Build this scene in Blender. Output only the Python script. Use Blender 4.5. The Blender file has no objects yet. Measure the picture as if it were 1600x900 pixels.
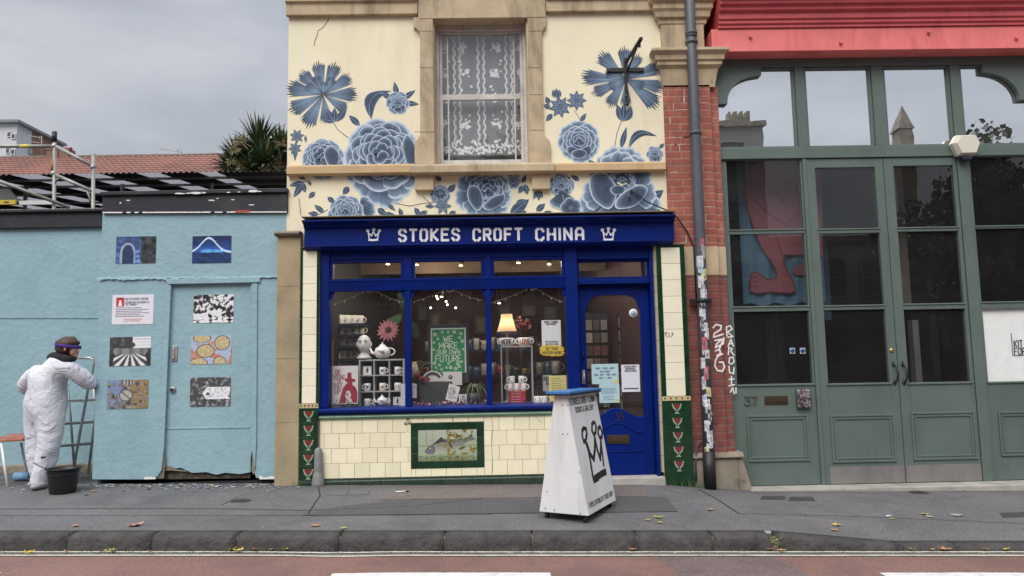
import bpy, math, random
from math import sin, cos, pi, radians, sqrt
from mathutils import Vector, Matrix
random.seed(7)
scn = bpy.context.scene
COL = scn.collection
# ---------------------------------------------------------------- camera
FPX = 1155.0                      # focal length in photo pixels (1600 wide)
D = 7.6                           # distance of the lens from the shop wall plane (y = 0)
RI = Vector((0.99969325, -0.01550144, -0.01931622))
UP = Vector((0.01763544, -0.10207303, 0.99462057))
FW = Vector((0.01738972, 0.99465612, 0.10176834))
def ray(px, py):
    return FW + RI * ((px - 800) / FPX) - UP * ((py - 450) / FPX)
_r = ray(800, 753)
H = -_r.z / _r.y * D              # eye height above the foot of the wall
CAM = Vector((0, -D, H))
def F(px, py, Y=0.0):
    """photo pixel -> (x, z) on the vertical plane y = Y"""
    r = ray(px, py); t = (Y + D) / r.y
    return (r.x * t, H + r.z * t)
def gs(x): return -.010 - .0185 * max(-30, min(30, x))     # the street falls gently to the right
def G(px, py, z=0.0):
    """photo pixel -> (x, y) at height z above the falling street"""
    r = ray(px, py); t = (z - .01 - H) / (r.z + .0185 * r.x)
    return (r.x * t, -D + r.y * t)
def RC(a, b, c, d, Y=0.0):
    """pixel corners top-left (a,b), bottom-right (c,d) -> x0,x1,z0,z1"""
    x0, z1 = F(a, b, Y); x1, z0 = F(c, d, Y)
    return x0, x1, z0, z1
cam = bpy.data.cameras.new('camera'); camo = bpy.data.objects.new('camera', cam)
COL.objects.link(camo)
camo.matrix_world = Matrix(((RI.x, UP.x, -FW.x, CAM.x), (RI.y, UP.y, -FW.y, CAM.y), (RI.z, UP.z, -FW.z, CAM.z), (0, 0, 0, 1)))
cam.sensor_width = 36; cam.lens = 36 * FPX / 1600; cam.clip_end = 3000; cam.clip_start = 0.05
scn.camera = camo
# ---------------------------------------------------------------- light
SUN_EL, SUN_AZ = 48, 200          # soft overcast sun, high behind the camera
w = bpy.data.worlds.new('World'); scn.world = w; w.use_nodes = True
nt = w.node_tree; N = nt.nodes; L = nt.links
for n in list(N): N.remove(n)
out = N.new('ShaderNodeOutputWorld'); bg = N.new('ShaderNodeBackground')
sky = N.new('ShaderNodeTexSky'); sky.sky_type = 'NISHITA'; sky.sun_disc = False
sky.sun_elevation = radians(SUN_EL); sky.sun_rotation = radians(SUN_AZ)
sky.air_density = 1.5; sky.dust_density = 3
tc = N.new('ShaderNodeTexCoord'); mp = N.new('ShaderNodeMapping'); mp.inputs['Scale'].default_value = (1, 1, 2.6)
nz = N.new('ShaderNodeTexNoise'); nz.inputs['Scale'].default_value = 2.6; nz.inputs['Detail'].default_value = 6; nz.inputs['Roughness'].default_value = .5
nz.inputs['Distortion'].default_value = .3
cr = N.new('ShaderNodeValToRGB')
cr.color_ramp.elements[0].position = .3; cr.color_ramp.elements[0].color = (3.6, 3.85, 4.4, 1)
cr.color_ramp.elements[1].position = .72; cr.color_ramp.elements[1].color = (7.2, 7.45, 8.1, 1)
mx = N.new('ShaderNodeMixRGB'); mx.inputs[0].default_value = .93
L.new(tc.outputs['Generated'], mp.inputs[0]); L.new(mp.outputs[0], nz.inputs['Vector']); L.new(nz.outputs['Fac'], cr.inputs[0])
sz = N.new('ShaderNodeSeparateXYZ'); L.new(tc.outputs['Generated'], sz.inputs[0])      # overcast sky: brightest overhead
zr = N.new('ShaderNodeMapRange'); zr.inputs['From Min'].default_value = .42; zr.inputs['From Max'].default_value = .95; zr.inputs['To Min'].default_value = .60; zr.inputs['To Max'].default_value = 2.3; L.new(sz.outputs[2], zr.inputs[0])
mv = N.new('ShaderNodeVectorMath'); mv.operation = 'SCALE'; L.new(cr.outputs[0], mv.inputs[0]); L.new(zr.outputs[0], mv.inputs['Scale'])
L.new(sky.outputs[0], mx.inputs[1]); L.new(mv.outputs[0], mx.inputs[2]); L.new(mx.outputs[0], bg.inputs[0])
bg.inputs[1].default_value = .088; L.new(bg.outputs[0], out.inputs[0])
sl = bpy.data.lights.new('sun', 'SUN'); sl.energy = 1.5; sl.angle = radians(40); sl.color = (1, .965, .92)
so = bpy.data.objects.new('sun', sl); COL.objects.link(so)
az = radians(SUN_AZ); el = radians(SUN_EL)
d = Vector((sin(az) * cos(el), cos(az) * cos(el), sin(el)))
so.rotation_euler = d.to_track_quat('Z', 'Y').to_euler(); so.location = (0, -20, 30)
vs = scn.view_settings
vs.view_transform = 'Standard'; vs.look = 'None'; vs.gamma = 1; vs.use_curve_mapping = False; vs.exposure = .80
scn.cycles.max_bounces = 8; scn.cycles.transparent_max_bounces = 16; scn.cycles.transmission_bounces = 6
scn.cycles.sample_clamp_indirect = 4
# ---------------------------------------------------------------- materials
def newmat(name):
    m = bpy.data.materials.new(name); m.use_nodes = True
    n = m.node_tree.nodes; l = m.node_tree.links
    b = n['Principled BSDF']
    return m, n, l, b
def vec(n, l, world=False, scale=None):
    if world:
        g = n.new('ShaderNodeNewGeometry'); o = g.outputs['Position']
    else:
        g = n.new('ShaderNodeTexCoord'); o = g.outputs['Object']
    if scale:
        mp = n.new('ShaderNodeMapping'); mp.inputs['Scale'].default_value = scale; l.new(o, mp.inputs[0]); o = mp.outputs[0]
    return o
def noise(n, l, v, scale, detail=5, rough=.6, dist=0):
    t = n.new('ShaderNodeTexNoise'); t.inputs['Scale'].default_value = scale; t.inputs['Detail'].default_value = detail
    t.inputs['Roughness'].default_value = rough; t.inputs['Distortion'].default_value = dist
    l.new(v, t.inputs['Vector']); return t.outputs['Fac']
def ramp(n, l, f, stops, const=False):
    r = n.new('ShaderNodeValToRGB'); e = r.color_ramp.elements
    if const: r.color_ramp.interpolation = 'CONSTANT'
    while len(e) < len(stops): e.new(.5)
    for k, (p, c) in enumerate(stops):
        e[k].position = p; e[k].color = (c[0], c[1], c[2], 1) if not isinstance(c, (int, float)) else (c, c, c, 1)
    l.new(f, r.inputs[0]); return r.outputs[0]
def mix(n, l, f, a, b, mode='MIX'):
    r = n.new('ShaderNodeMixRGB'); r.blend_type = mode
    for k, x in enumerate((f, a, b)):
        if isinstance(x, (int, float)): r.inputs[k].default_value = x if k == 0 else (x, x, x, 1)
        elif isinstance(x, tuple): r.inputs[k].default_value = (*x[:3], 1)
        else: l.new(x, r.inputs[k])
    return r.outputs[0]
def bump(n, l, b, h, strength, dist=.01):
    p = n.new('ShaderNodeBump'); p.inputs['Strength'].default_value = strength; p.inputs['Distance'].default_value = dist
    l.new(h, p.inputs['Height']); l.new(p.outputs[0], b.inputs['Normal'])
def paint(name, col, rough=.5, var=.15, scale=3, stain=None, stain_amt=.4, stain_scale=1.5, bmp=.1, bscale=60, metal=0, world=False, spec=.5, streak=False, bd=.004):
    """general painted / stone surface: soft tone variation, shaped stains, fine bump"""
    m, n, l, b = newmat(name)
    v = vec(n, l, world)
    f = noise(n, l, v, scale)
    c = tuple(col)
    o = ramp(n, l, f, [(.25, tuple(x * (1 - var) for x in c)), (.75, tuple(min(1, x * (1 + var)) for x in c))])
    if stain:
        v2 = vec(n, l, world, (1, 1, .22)) if streak else v
        s = noise(n, l, v2, stain_scale, 8, .7, .4)
        sf = ramp(n, l, s, [(.5, 0.0), (.72, stain_amt)])
        o = mix(n, l, sf, o, stain)
    l.new(o, b.inputs['Base Color']); b.inputs['Roughness'].default_value = rough; b.inputs['Metallic'].default_value = metal
    b.inputs['Specular IOR Level'].default_value = spec
    if bmp: bump(n, l, b, noise(n, l, v, bscale, 4), bmp, bd)
    return m
def plain(name, col, rough=.5, metal=0, emit=0):
    m, n, l, b = newmat(name)
    b.inputs['Base Color'].default_value = (*col, 1); b.inputs['Roughness'].default_value = rough; b.inputs['Metallic'].default_value = metal
    if emit:
        b.inputs['Emission Color'].default_value = (*col, 1); b.inputs['Emission Strength'].default_value = emit
    return m
def vcol(name, rough=.6, var=.12, scale=40):
    """paint whose colours are carried by the mesh (artwork, prints)"""
    m, n, l, b = newmat(name)
    a = n.new('ShaderNodeVertexColor'); a.layer_name = 'col'
    v = vec(n, l, True)
    f = ramp(n, l, noise(n, l, v, scale, 4), [(.2, 1 - var), (.8, 1 + var)])
    l.new(mix(n, l, 1.0, a.outputs[0], f, 'MULTIPLY'), b.inputs['Base Color']); b.inputs['Roughness'].default_value = rough
    return m
def glassmat(name, tint=(1, 1, 1), refl=.0, rough=0.0, dirt=.012):
    """thin window glass: clear, Fresnel reflection, a little surface dirt"""
    m, n, l, b = newmat(name); n.remove(b)
    o = n['Material Output']
    tr = n.new('ShaderNodeBsdfTransparent'); tr.inputs[0].default_value = (*tint, 1)
    gl = n.new('ShaderNodeBsdfGlossy'); gl.inputs['Roughness'].default_value = rough; gl.inputs['Color'].default_value = (.95, .97, 1, 1)
    fr = n.new('ShaderNodeFresnel'); fr.inputs[0].default_value = 1.5
    mt = n.new('ShaderNodeMath'); mt.operation = 'MULTIPLY_ADD'; mt.inputs[1].default_value = 1.9; mt.inputs[2].default_value = refl
    l.new(fr.outputs[0], mt.inputs[0])
    gg = n.new('ShaderNodeNewGeometry'); fb = n.new('ShaderNodeMath'); fb.operation = 'SUBTRACT'; fb.inputs[0].default_value = 1; l.new(gg.outputs['Backfacing'], fb.inputs[1])   # one reflection per sheet
    mf = n.new('ShaderNodeMath'); mf.operation = 'MULTIPLY'; mf.use_clamp = True; l.new(mt.outputs[0], mf.inputs[0]); l.new(fb.outputs[0], mf.inputs[1])
    s1 = n.new('ShaderNodeMixShader'); l.new(mf.outputs[0], s1.inputs[0]); l.new(tr.outputs[0], s1.inputs[1]); l.new(gl.outputs[0], s1.inputs[2])
    df = n.new('ShaderNodeBsdfDiffuse'); df.inputs[0].default_value = (.5, .5, .48, 1)
    s2 = n.new('ShaderNodeMixShader')
    v = vec(n, l, True); f = noise(n, l, v, 2.5, 8, .7, .5)
    fm = n.new('ShaderNodeMath'); fm.operation = 'MULTIPLY'; fm.inputs[1].default_value = dirt * 2; l.new(f, fm.inputs[0])
    l.new(fm.outputs[0], s2.inputs[0]); l.new(s1.outputs[0], s2.inputs[1]); l.new(df.outputs[0], s2.inputs[2])
    # gently uneven old glass
    p = n.new('ShaderNodeBump'); p.inputs['Strength'].default_value = .025; p.inputs['Distance'].default_value = .02
    l.new(noise(n, l, v, 2.2, 2), p.inputs['Height']); l.new(p.outputs[0], gl.inputs['Normal'])
    l.new(s2.outputs[0], o.inputs[0])
    return m
# ---------------------------------------------------------------- mesh helpers
ORG = {}
class MB:
    def __init__(s): s.v = []; s.f = []; s.m = []; s.c = []; s.hasc = False; s.sm = []
    def add(s, vs, fs, mi=0, col=None, smooth=False):
        o = len(s.v); s.v += [tuple(p) for p in vs]
        if col is None: s.c += [(1, 1, 1)] * len(vs)
        elif isinstance(col, tuple): s.c += [col] * len(vs); s.hasc = True
        else: s.c += list(col); s.hasc = True
        for f in fs: s.f.append([o + i for i in f]); s.m.append(mi); s.sm.append(smooth)
        return s
    def box(s, x0, x1, y0, y1, z0, z1, mi=0, col=None):
        if x0 > x1: x0, x1 = x1, x0
        if y0 > y1: y0, y1 = y1, y0
        if z0 > z1: z0, z1 = z1, z0
        vs = [(x0, y0, z0), (x1, y0, z0), (x1, y1, z0), (x0, y1, z0), (x0, y0, z1), (x1, y0, z1), (x1, y1, z1), (x0, y1, z1)]
        return s.add(vs, [(0, 3, 2, 1), (4, 5, 6, 7), (0, 1, 5, 4), (1, 2, 6, 5), (2, 3, 7, 6), (3, 0, 4, 7)], mi, col)
    def pbox(s, a, b, c, d, y0, y1, mi=0, col=None):
        """box whose front face (plane y0) covers the photo rectangle (a,b)-(c,d)"""
        x0, x1, z0, z1 = RC(a, b, c, d, y0)
        return s.box(x0, x1, y0, y1, z0, z1, mi, col)
    def prism(s, pts, y0, y1, mi=0, col=None):
        A = sum(pts[i][0] * pts[(i + 1) % len(pts)][1] - pts[(i + 1) % len(pts)][0] * pts[i][1] for i in range(len(pts)))
        if A < 0: pts = pts[::-1]
        n = len(pts)
        vs = [(p[0], y0, p[1]) for p in pts] + [(p[0], y1, p[1]) for p in pts]
        fs = [tuple(range(n)), tuple(range(2 * n - 1, n - 1, -1))] + [(i, n + i, n + (i + 1) % n, (i + 1) % n) for i in range(n)]
        return s.add(vs, fs, mi, col)
    def pprism(s, pts, y0, y1, mi=0, col=None):
        return s.prism([F(p[0], p[1], y0) for p in pts], y0, y1, mi, col)
    def xprism(s, prof, x0, x1, mi=0, col=None):
        """profile of (y,z) swept along x (mouldings)"""
        n = len(prof)
        A = sum(prof[i][0] * prof[(i + 1) % n][1] - prof[(i + 1) % n][0] * prof[i][1] for i in range(n))
        if A < 0: prof = prof[::-1]
        vs = [(x0, p[0], p[1]) for p in prof] + [(x1, p[0], p[1]) for p in prof]
        fs = [tuple(range(n - 1, -1, -1)), tuple(range(n, 2 * n))] + [(i, (i + 1) % n, n + (i + 1) % n, n + i) for i in range(n)]
        return s.add(vs, fs, mi, col)
    def hull8(s, lo, hi, mi=0, col=None):
        """two quads (lists of 4 points) joined as a solid"""
        return s.add(list(lo) + list(hi), [(3, 2, 1, 0), (4, 5, 6, 7), (0, 1, 5, 4), (1, 2, 6, 5), (2, 3, 7, 6), (3, 0, 4, 7)], mi, col)
    def tube(s, pts, r, seg=8, mi=0, col=None, caps=True, flat=None):
        pts = [Vector(p) for p in pts]; n = len(pts)
        rs = r if isinstance(r, (list, tuple)) else [r] * n
        vs = []; up = None
        for i, p in enumerate(pts):
            t = (pts[min(i + 1, n - 1)] - pts[max(i - 1, 0)])
            if t.length < 1e-9: t = Vector((0, 0, 1))
            t.normalize()
            if up is None:
                up = t.orthogonal().normalized()
            up = (up - t * up.dot(t))
            if up.length < 1e-6: up = t.orthogonal()
            up.normalize(); sd = t.cross(up)
            for k in range(seg):
                a = 2 * pi * k / seg
                vs.append(p + up * (cos(a) * rs[i]) + sd * (sin(a) * rs[i]))
        fs = [(i * seg + k, i * seg + (k + 1) % seg, (i + 1) * seg + (k + 1) % seg, (i + 1) * seg + k) for i in range(n - 1) for k in range(seg)]
        s.add(vs, fs, mi, col, True)
        if caps:
            o = len(s.v) - len(vs)
            s.f.append([o + k for k in range(seg - 1, -1, -1)]); s.m.append(mi); s.sm.append(False)
            s.f.append([o + (n - 1) * seg + k for k in range(seg)]); s.m.append(mi); s.sm.append(False)
        return s
    def lathe(s, prof, c=(0, 0, 0), seg=20, mi=0, col=None, axis='z', sx=1, sy=1):
        vs = []; n = len(prof)
        for (r, h) in prof:
            for k in range(seg):
                a = 2 * pi * k / seg; p = (r * cos(a) * sx, r * sin(a) * sy, h)
                if axis == 'y': p = (p[0], p[2], p[1])
                vs.append((p[0] + c[0], p[1] + c[1], p[2] + c[2]))
        fs = []
        for i in range(n - 1):
            for k in range(seg):
                q = (i * seg + k, i * seg + (k + 1) % seg, (i + 1) * seg + (k + 1) % seg, (i + 1) * seg + k)
                fs.append(q if axis == 'z' else q[::-1])
        return s.add(vs, fs, mi, col, True)
    def ball(s, c, rx, ry, rz, mi=0, col=None, seg=14, rings=9):
        vs = []; 
        for i in range(rings + 1):
            th = pi * i / rings
            for k in range(seg):
                a = 2 * pi * k / seg
                vs.append((c[0] + rx * sin(th) * cos(a), c[1] + ry * sin(th) * sin(a), c[2] - rz * cos(th)))
        fs = [(i * seg + k, i * seg + (k + 1) % seg, (i + 1) * seg + (k + 1) % seg, (i + 1) * seg + k) for i in range(rings) for k in range(seg)]
        return s.add(vs, fs, mi, col, True)
    def build(s, name, mats, parent=None, bevel=0, org=None, solid=0):
        if not isinstance(mats, (list, tuple)): mats = [mats]
        if parent is not None: o = ORG[parent.name]
        elif org is not None: o = Vector(org)
        else:
            xs = [p[0] for p in s.v]; ys = [p[1] for p in s.v]; zs = [p[2] for p in s.v]
            o = Vector(((min(xs) + max(xs)) / 2, (min(ys) + max(ys)) / 2, min(zs)))
        me = bpy.data.meshes.new(name)
        me.from_pydata([(p[0] - o[0], p[1] - o[1], p[2] - o[2]) for p in s.v], [], s.f)
        for m in mats: me.materials.append(m)
        me.polygons.foreach_set('material_index', s.m); me.polygons.foreach_set('use_smooth', s.sm)
        if s.hasc:
            a = me.color_attributes.new('col', 'FLOAT_COLOR', 'POINT')
            fl = []
            for c in s.c: fl += [c[0], c[1], c[2], 1]
            a.data.foreach_set('color', fl)
        me.update()
        ob = bpy.data.objects.new(name, me); COL.objects.link(ob)
        if parent is not None: ob.parent = parent; ORG[ob.name] = o
        else: ob.location = o; ORG[ob.name] = o
        if bevel:
            b = ob.modifiers.new('bevel', 'BEVEL'); b.width = bevel; b.segments = 2; b.limit_method = 'ANGLE'; b.angle_limit = radians(35)
        if solid:
            b = ob.modifiers.new('solid', 'SOLIDIFY'); b.thickness = solid
        return ob
def E(name, loc, label, cat, group=None, local=False, rz=0):
    o = bpy.data.objects.new(name, None); COL.objects.link(o); o.location = loc; o.rotation_euler.z = rz
    o.empty_display_size = .1
    ORG[o.name] = Vector((0, 0, 0)) if local else Vector(loc)
    return tag(o, label, cat, group)
def tag(o, label=None, cat=None, group=None, kind=None):
    if label: o['label'] = label
    if cat: o['category'] = cat
    if group: o['group'] = group
    if kind: o['kind'] = kind
    return o
def children(o): return [c for c in bpy.data.objects if c.parent == o]
def copy_tree(o, parent=None):
    c = o.copy(); COL.objects.link(c)
    if parent is not None: c.parent = parent
    ORG[c.name] = ORG[o.name]
    for ch in children(o): copy_tree(ch, c)
    return c
def arc(cx, cy, rx, ry, a0, a1, n=8):
    return [(cx + rx * cos(radians(a0 + (a1 - a0) * i / n)), cy + ry * sin(radians(a0 + (a1 - a0) * i / n))) for i in range(n + 1)]
# --- condensed stroke lettering on a 4 x 6 grid, thick bars; gaps make it a stencil
GL = {
'A': ['0,0 0,4.6 1,6 3,6 4,4.6 4,0', '0,2.4 4,2.4'], 'B': ['0,0 0,6 3,6 4,5.2 4,4 3,3.2 4,2.2 4,.8 3,0 0,0', '0,3.2 3,3.2'],
'C': ['4,4.6 4,5.1 3.1,6 .9,6 0,5.1 0,.9 .9,0 3.1,0 4,.9 4,1.4'], 'D': ['0,0 0,6 3,6 4,5 4,1 3,0 0,0'],
'E': ['4,0 0,0 0,6 4,6', '0,3.1 3.2,3.1'], 'F': ['0,0 0,6 4,6', '0,3.1 3.2,3.1'], 'G': ['4,4.8 4,5.1 3.1,6 .9,6 0,5.1 0,.9 .9,0 3.1,0 4,.9 4,2.8 2.2,2.8'],
'H': ['0,0 0,6', '4,0 4,6', '0,3 4,3'], 'I': ['0,0 0,6'], 'J': ['0,.9 .8,0 2.2,0 3,.9 3,6'], 'K': ['0,0 0,6', '4,6 .6,3 4,0'],
'L': ['0,6 0,0 3.6,0'], 'M': ['0,0 0,6 2.4,2 4.8,6 4.8,0'], 'N': ['0,0 0,6 4,0 4,6'], 'O': ['0,.9 0,5.1 .9,6 3.1,6 4,5.1 4,.9 3.1,0 .9,0 0,.9'],
'P': ['0,0 0,6 3.1,6 4,5.2 4,3.6 3.1,2.8 0,2.8'], 'Q': ['0,.9 0,5.1 .9,6 3.1,6 4,5.1 4,.9 3.1,0 .9,0 0,.9', '2.4,1.6 4.2,-.4'],
'R': ['0,0 0,6 3.1,6 4,5.2 4,3.7 3.1,3 0,3', '2,3 4,0'], 'S': ['4,4.8 4,5.1 3.1,6 .9,6 0,5.1 0,4.1 .9,3.3 3.1,2.7 4,1.9 4,.9 3.1,0 .9,0 0,.9 0,1.2'],
'T': ['0,6 4,6', '2,6 2,0'], 'U': ['0,6 0,.9 .9,0 3.1,0 4,.9 4,6'], 'V': ['0,6 2,0 4,6'], 'W': ['0,6 1.2,0 2.5,4 3.8,0 5,6'], 'X': ['0,0 4,6', '0,6 4,0'],
'Y': ['0,6 2,3 4,6', '2,3 2,0'], 'Z': ['0,6 4,6 0,0 4,0'],
'0': ['0,.9 0,5.1 .9,6 3.1,6 4,5.1 4,.9 3.1,0 .9,0 0,.9'], '1': ['.5,5 1.6,6 1.6,0'], '2': ['0,5 1,6 3,6 4,5 4,4 0,0 4,0'],
'3': ['0,6 4,6 2,3.6 3.1,3.6 4,2.6 4,.9 3.1,0 .9,0 0,.9'], '4': ['3,0 3,6 0,2 4,2'], '5': ['4,6 .4,6 0,3.4 3.1,3.6 4,2.8 4,.9 3.1,0 .9,0 0,.9'],
'6': ['3.6,6 1,6 0,4.6 0,.9 .9,0 3.1,0 4,.9 4,2.6 3.1,3.4 0,3.4'], '7': ['0,6 4,6 1.6,0'], '8': ['.9,3.2 0,4 0,5.2 .9,6 3.1,6 4,5.2 4,4 3.1,3.2 .9,3.2 0,2.4 0,.8 .9,0 3.1,0 4,.8 4,2.4 3.1,3.2'],
'9': ['.4,0 3,0 4,1.4 4,5.1 3.1,6 .9,6 0,5.1 0,3.4 .9,2.6 4,2.6'], '&': ['4,0 .8,4.4 .8,5.4 1.6,6 2.4,5.4 2.4,4.6 0,1.6 0,.7 .9,0 2.4,0 4,2'],
'!': ['0,6 0,2', '0,.6 0,0'], '-': ['.5,3 3,3'], '.': ['0,.5 0,0'], ':': ['0,4.4 0,3.9', '0,1.4 0,.9'], "'": ['0,6 0,4.8'], '+': ['0,3 4,3', '2,1 2,5'], '?': ['0,5 1,6 3,6 4,5 4,4 2,2.8 2,1.8', '2,.4 2,0'], '/': ['0,0 3,6'],
}
CUTS = {'S': [(2, 0), (2, 6)], 'O': [(2, 0), (2, 6)], 'C': [(1.9, 0), (1.9, 6)], 'T': [], 'H': [(2, 3)], 'A': [(2, 2.4)]}
def strokes(segs, y, t, mb, mi=0, col=None, thick=.002, M=None, step=.0001):
    """flat bars for polylines given in (x,z); M maps (x,depth,z)->world"""
    k = 0
    for pl in segs:
        for i in range(len(pl) - 1):
            ax, az = pl[i]; bx_, bz = pl[i + 1]; dx, dz = bx_ - ax, bz - az; Ln = sqrt(dx * dx + dz * dz)
            if Ln < 1e-7: continue
            ux, uz = dx / Ln, dz / Ln
            e = t * .32
            ax -= ux * e; az -= uz * e; bx_ += ux * e; bz += uz * e
            nx, nz_ = -uz * t / 2, ux * t / 2
            yy = y - thick - step * (k % 7); k += 1
            q = [(ax - nx, az - nz_), (bx_ - nx, bz - nz_), (bx_ + nx, bz + nz_), (ax + nx, az + nz_)]
            vs = [(p[0], yy, p[1]) for p in q] + [(p[0], y + .0005, p[1]) for p in q]
            if M is not None: vs = [tuple(M @ Vector(p)) for p in vs]
            mb.add(vs, [(0, 1, 2, 3), (4, 7, 6, 5), (0, 4, 5, 1), (1, 5, 6, 2), (2, 6, 7, 3), (3, 7, 4, 0)], mi, col)
def text(mb, s, x0, z0, w, h, y, t=.8, gap=1.6, mi=0, col=None, stencil=False, thick=.002, M=None, italic=0, fit=True, rnd=0):
    """lettering of width w, height h, lower-left (x0,z0); t is bar width in grid units"""
    adv = []
    X = 0
    for ch in s:
        if ch == ' ': X += 3.0; continue
        if ch not in GL: continue
        W = max(float(p.split(',')[0]) for st in GL[ch] for p in st.split())
        adv.append((ch, X)); X += W + gap
    tot = X - gap; sx = w / tot; sz = h / 6
    segs = []
    for ch, ox in adv:
        oz = random.uniform(-rnd, rnd)
        for st in GL[ch]:
            pl = [tuple(map(float, p.split(','))) for p in st.split()]
            if stencil:
                cuts = CUTS.get(ch, [])
                out = []; cur = [pl[0]]
                for i in range(len(pl) - 1):
                    a, b = pl[i], pl[i + 1]; Ls = sqrt((b[0] - a[0]) ** 2 + (b[1] - a[1]) ** 2); done = False
                    for cxx, czz in cuts:
                        tt = ((cxx - a[0]) * (b[0] - a[0]) + (czz - a[1]) * (b[1] - a[1])) / (Ls * Ls)
                        if -.001 <= tt <= 1.001:
                            dx = a[0] + tt * (b[0] - a[0]) - cxx; dz = a[1] + tt * (b[1] - a[1]) - czz
                            if dx * dx + dz * dz < .15:
                                g = .42 * abs(sz / sx if abs(b[0] - a[0]) > abs(b[1] - a[1]) else 1) / Ls + (t * .32 * .5) / Ls
                                if tt - g > 0: cur.append((a[0] + (tt - g) * (b[0] - a[0]), a[1] + (tt - g) * (b[1] - a[1]))); out.append(cur)
                                cur = [(a[0] + (tt + g) * (b[0] - a[0]), a[1] + (tt + g) * (b[1] - a[1]))] if tt + g < 1 else [b]
                                done = True
                    if not (done and cur[0] == b): cur.append(b)
                out.append(cur)
            else: out = [pl]
            for q in out:
                segs.append([(x0 + (p[0] + ox + italic * p[1]) * sx, z0 + (p[1] + oz) * sz) for p in q])
    strokes(segs, y, t * min(sx, sz) if not stencil else t * sz, mb, mi, col, thick, M)
def lines(mb, x0, x1, z0, z1, n, y, col=(.1, .1, .1), h=.35, mi=0, rag=.3):
    """rows of tiny unreadable print"""
    for k in range(n):
        z = z1 - (k + .5) * (z1 - z0) / n; x = x0; e = x1 - random.random() * rag * (x1 - x0)
        hh = (z1 - z0) / n * h
        while x < e:
            wd = random.uniform(1.2, 4.5) * hh
            mb.box(x, min(x + wd, e), y - .0012, y, z - hh / 2, z + hh / 2, mi, col); x += wd + hh * .7
# ================================================================ palette
M = {}
def brickmat(name, c1, c2, mortar, scale_w=.225, row=.075, ms=.011, rough=.8, dark=None, offs=(0, 0)):
    m, n, l, b = newmat(name)
    g = n.new('ShaderNodeNewGeometry'); sx = n.new('ShaderNodeSeparateXYZ'); l.new(g.outputs['Position'], sx.inputs[0])
    ad = n.new('ShaderNodeMath'); ad.operation = 'ADD'; l.new(sx.outputs[0], ad.inputs[0]); l.new(sx.outputs[1], ad.inputs[1])
    cb = n.new('ShaderNodeCombineXYZ'); l.new(ad.outputs[0], cb.inputs[0]); l.new(sx.outputs[2], cb.inputs[1])
    mp = n.new('ShaderNodeMapping'); mp.inputs['Location'].default_value = (offs[0], offs[1], 0); l.new(cb.outputs[0], mp.inputs[0])
    t = n.new('ShaderNodeTexBrick'); t.inputs['Scale'].default_value = 1; t.inputs['Brick Width'].default_value = scale_w
    t.inputs['Row Height'].default_value = row; t.inputs['Mortar Size'].default_value = ms; t.inputs['Mortar Smooth'].default_value = .3
    t.inputs['Color1'].default_value = (*c1, 1); t.inputs['Color2'].default_value = (*c2, 1); t.inputs['Mortar'].default_value = (*mortar, 1)
    l.new(mp.outputs[0], t.inputs['Vector'])
    v = g.outputs['Position']
    o = mix(n, l, 1, t.outputs['Color'], ramp(n, l, noise(n, l, v, 9, 6), [(.2, .65), (.8, 1.3)]), 'MULTIPLY')
    if dark:
        o = mix(n, l, ramp(n, l, noise(n, l, v, 1.7, 7, .7), [(.45, 0.0), (.7, .6)]), o, dark)
    l.new(o, b.inputs['Base Color']); b.inputs['Roughness'].default_value = rough
    h = mix(n, l, .25, t.outputs['Fac'], noise(n, l, v, 60, 4))
    p = n.new('ShaderNodeBump'); p.invert = True; p.inputs['Strength'].default_value = .7; p.inputs['Distance'].default_value = .008
    l.new(h, p.inputs['Height']); l.new(p.outputs[0], b.inputs['Normal'])
    return m
M['cream'] = paint('cream_render', (.82, .745, .545), .75, .06, 2.0, (.48, .41, .29), .5, 1.1, .35, 25, world=True, spec=.2, streak=True)
M['stone'] = paint('bath_stone', (.50, .395, .26), .85, .2, 4, (.09, .07, .05), .75, 2.6, .5, 40, world=True, spec=.2, streak=True)
M['stone_new'] = paint('sandstone_band', (.55, .39, .22), .85, .14, 5, (.30, .24, .17), .5, 2.5, .3, 50, world=True, spec=.2)
M['stone_dark'] = paint('weathered_stone', (.26, .225, .175), .9, .25, 6, (.05, .045, .04), .8, 3, .7, 30, world=True, spec=.2)
M['blue'] = paint('royal_blue_gloss', (.0015, .0135, .140), .42, .18, 4, (.006, .012, .06), .6, 3.5, .12, 30, world=True, streak=True, spec=.15)
M['ctile'] = vcol('cream_glazed_tile', .16, .05, 12)
M['gtile'] = paint('green_glazed_tile', (.008, .038, .016), .12, .45, 9, (.004, .018, .010), .6, 6, .05, 20, world=True)
M['gtile_pale'] = paint('sage_glazed_tile', (.16, .30, .18), .15, .25, 9, (.08, .14, .08), .6, 6, .05, 20, world=True)
M['grout'] = paint('old_grout', (.30, .27, .20), .9, .2, 8, world=True)
M['turq'] = paint('turquoise_masonry_paint', (.27, .41, .455), .62, .06, 1.8, (.19, .31, .35), .5, 2.0, .6, 16, world=True, spec=.35, bd=.014)
M['black'] = paint('flaking_black_paint', (.012, .013, .019), .6, .3, 8, (.05, .05, .055), .6, 3, .4, 25, world=True)
M['flake'] = paint('bare_white_flake', (.75, .75, .72), .8, .1, 20)
M['redflake'] = paint('old_red_paint', (.42, .05, .04), .7, .1, 20)
M['brick'] = brickmat('red_brick', (.37, .115, .078), (.29, .085, .06), (.36, .17, .13), dark=(.18, .06, .045))
M['brick_low'] = brickmat('sooty_brick', (.26, .075, .058), (.20, .058, .046), (.20, .10, .08), dark=(.10, .035, .032))
M['brick_pale'] = brickmat('pale_brick', (.50, .42, .30), (.44, .38, .28), (.36, .32, .26), dark=(.2, .17, .12))
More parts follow.
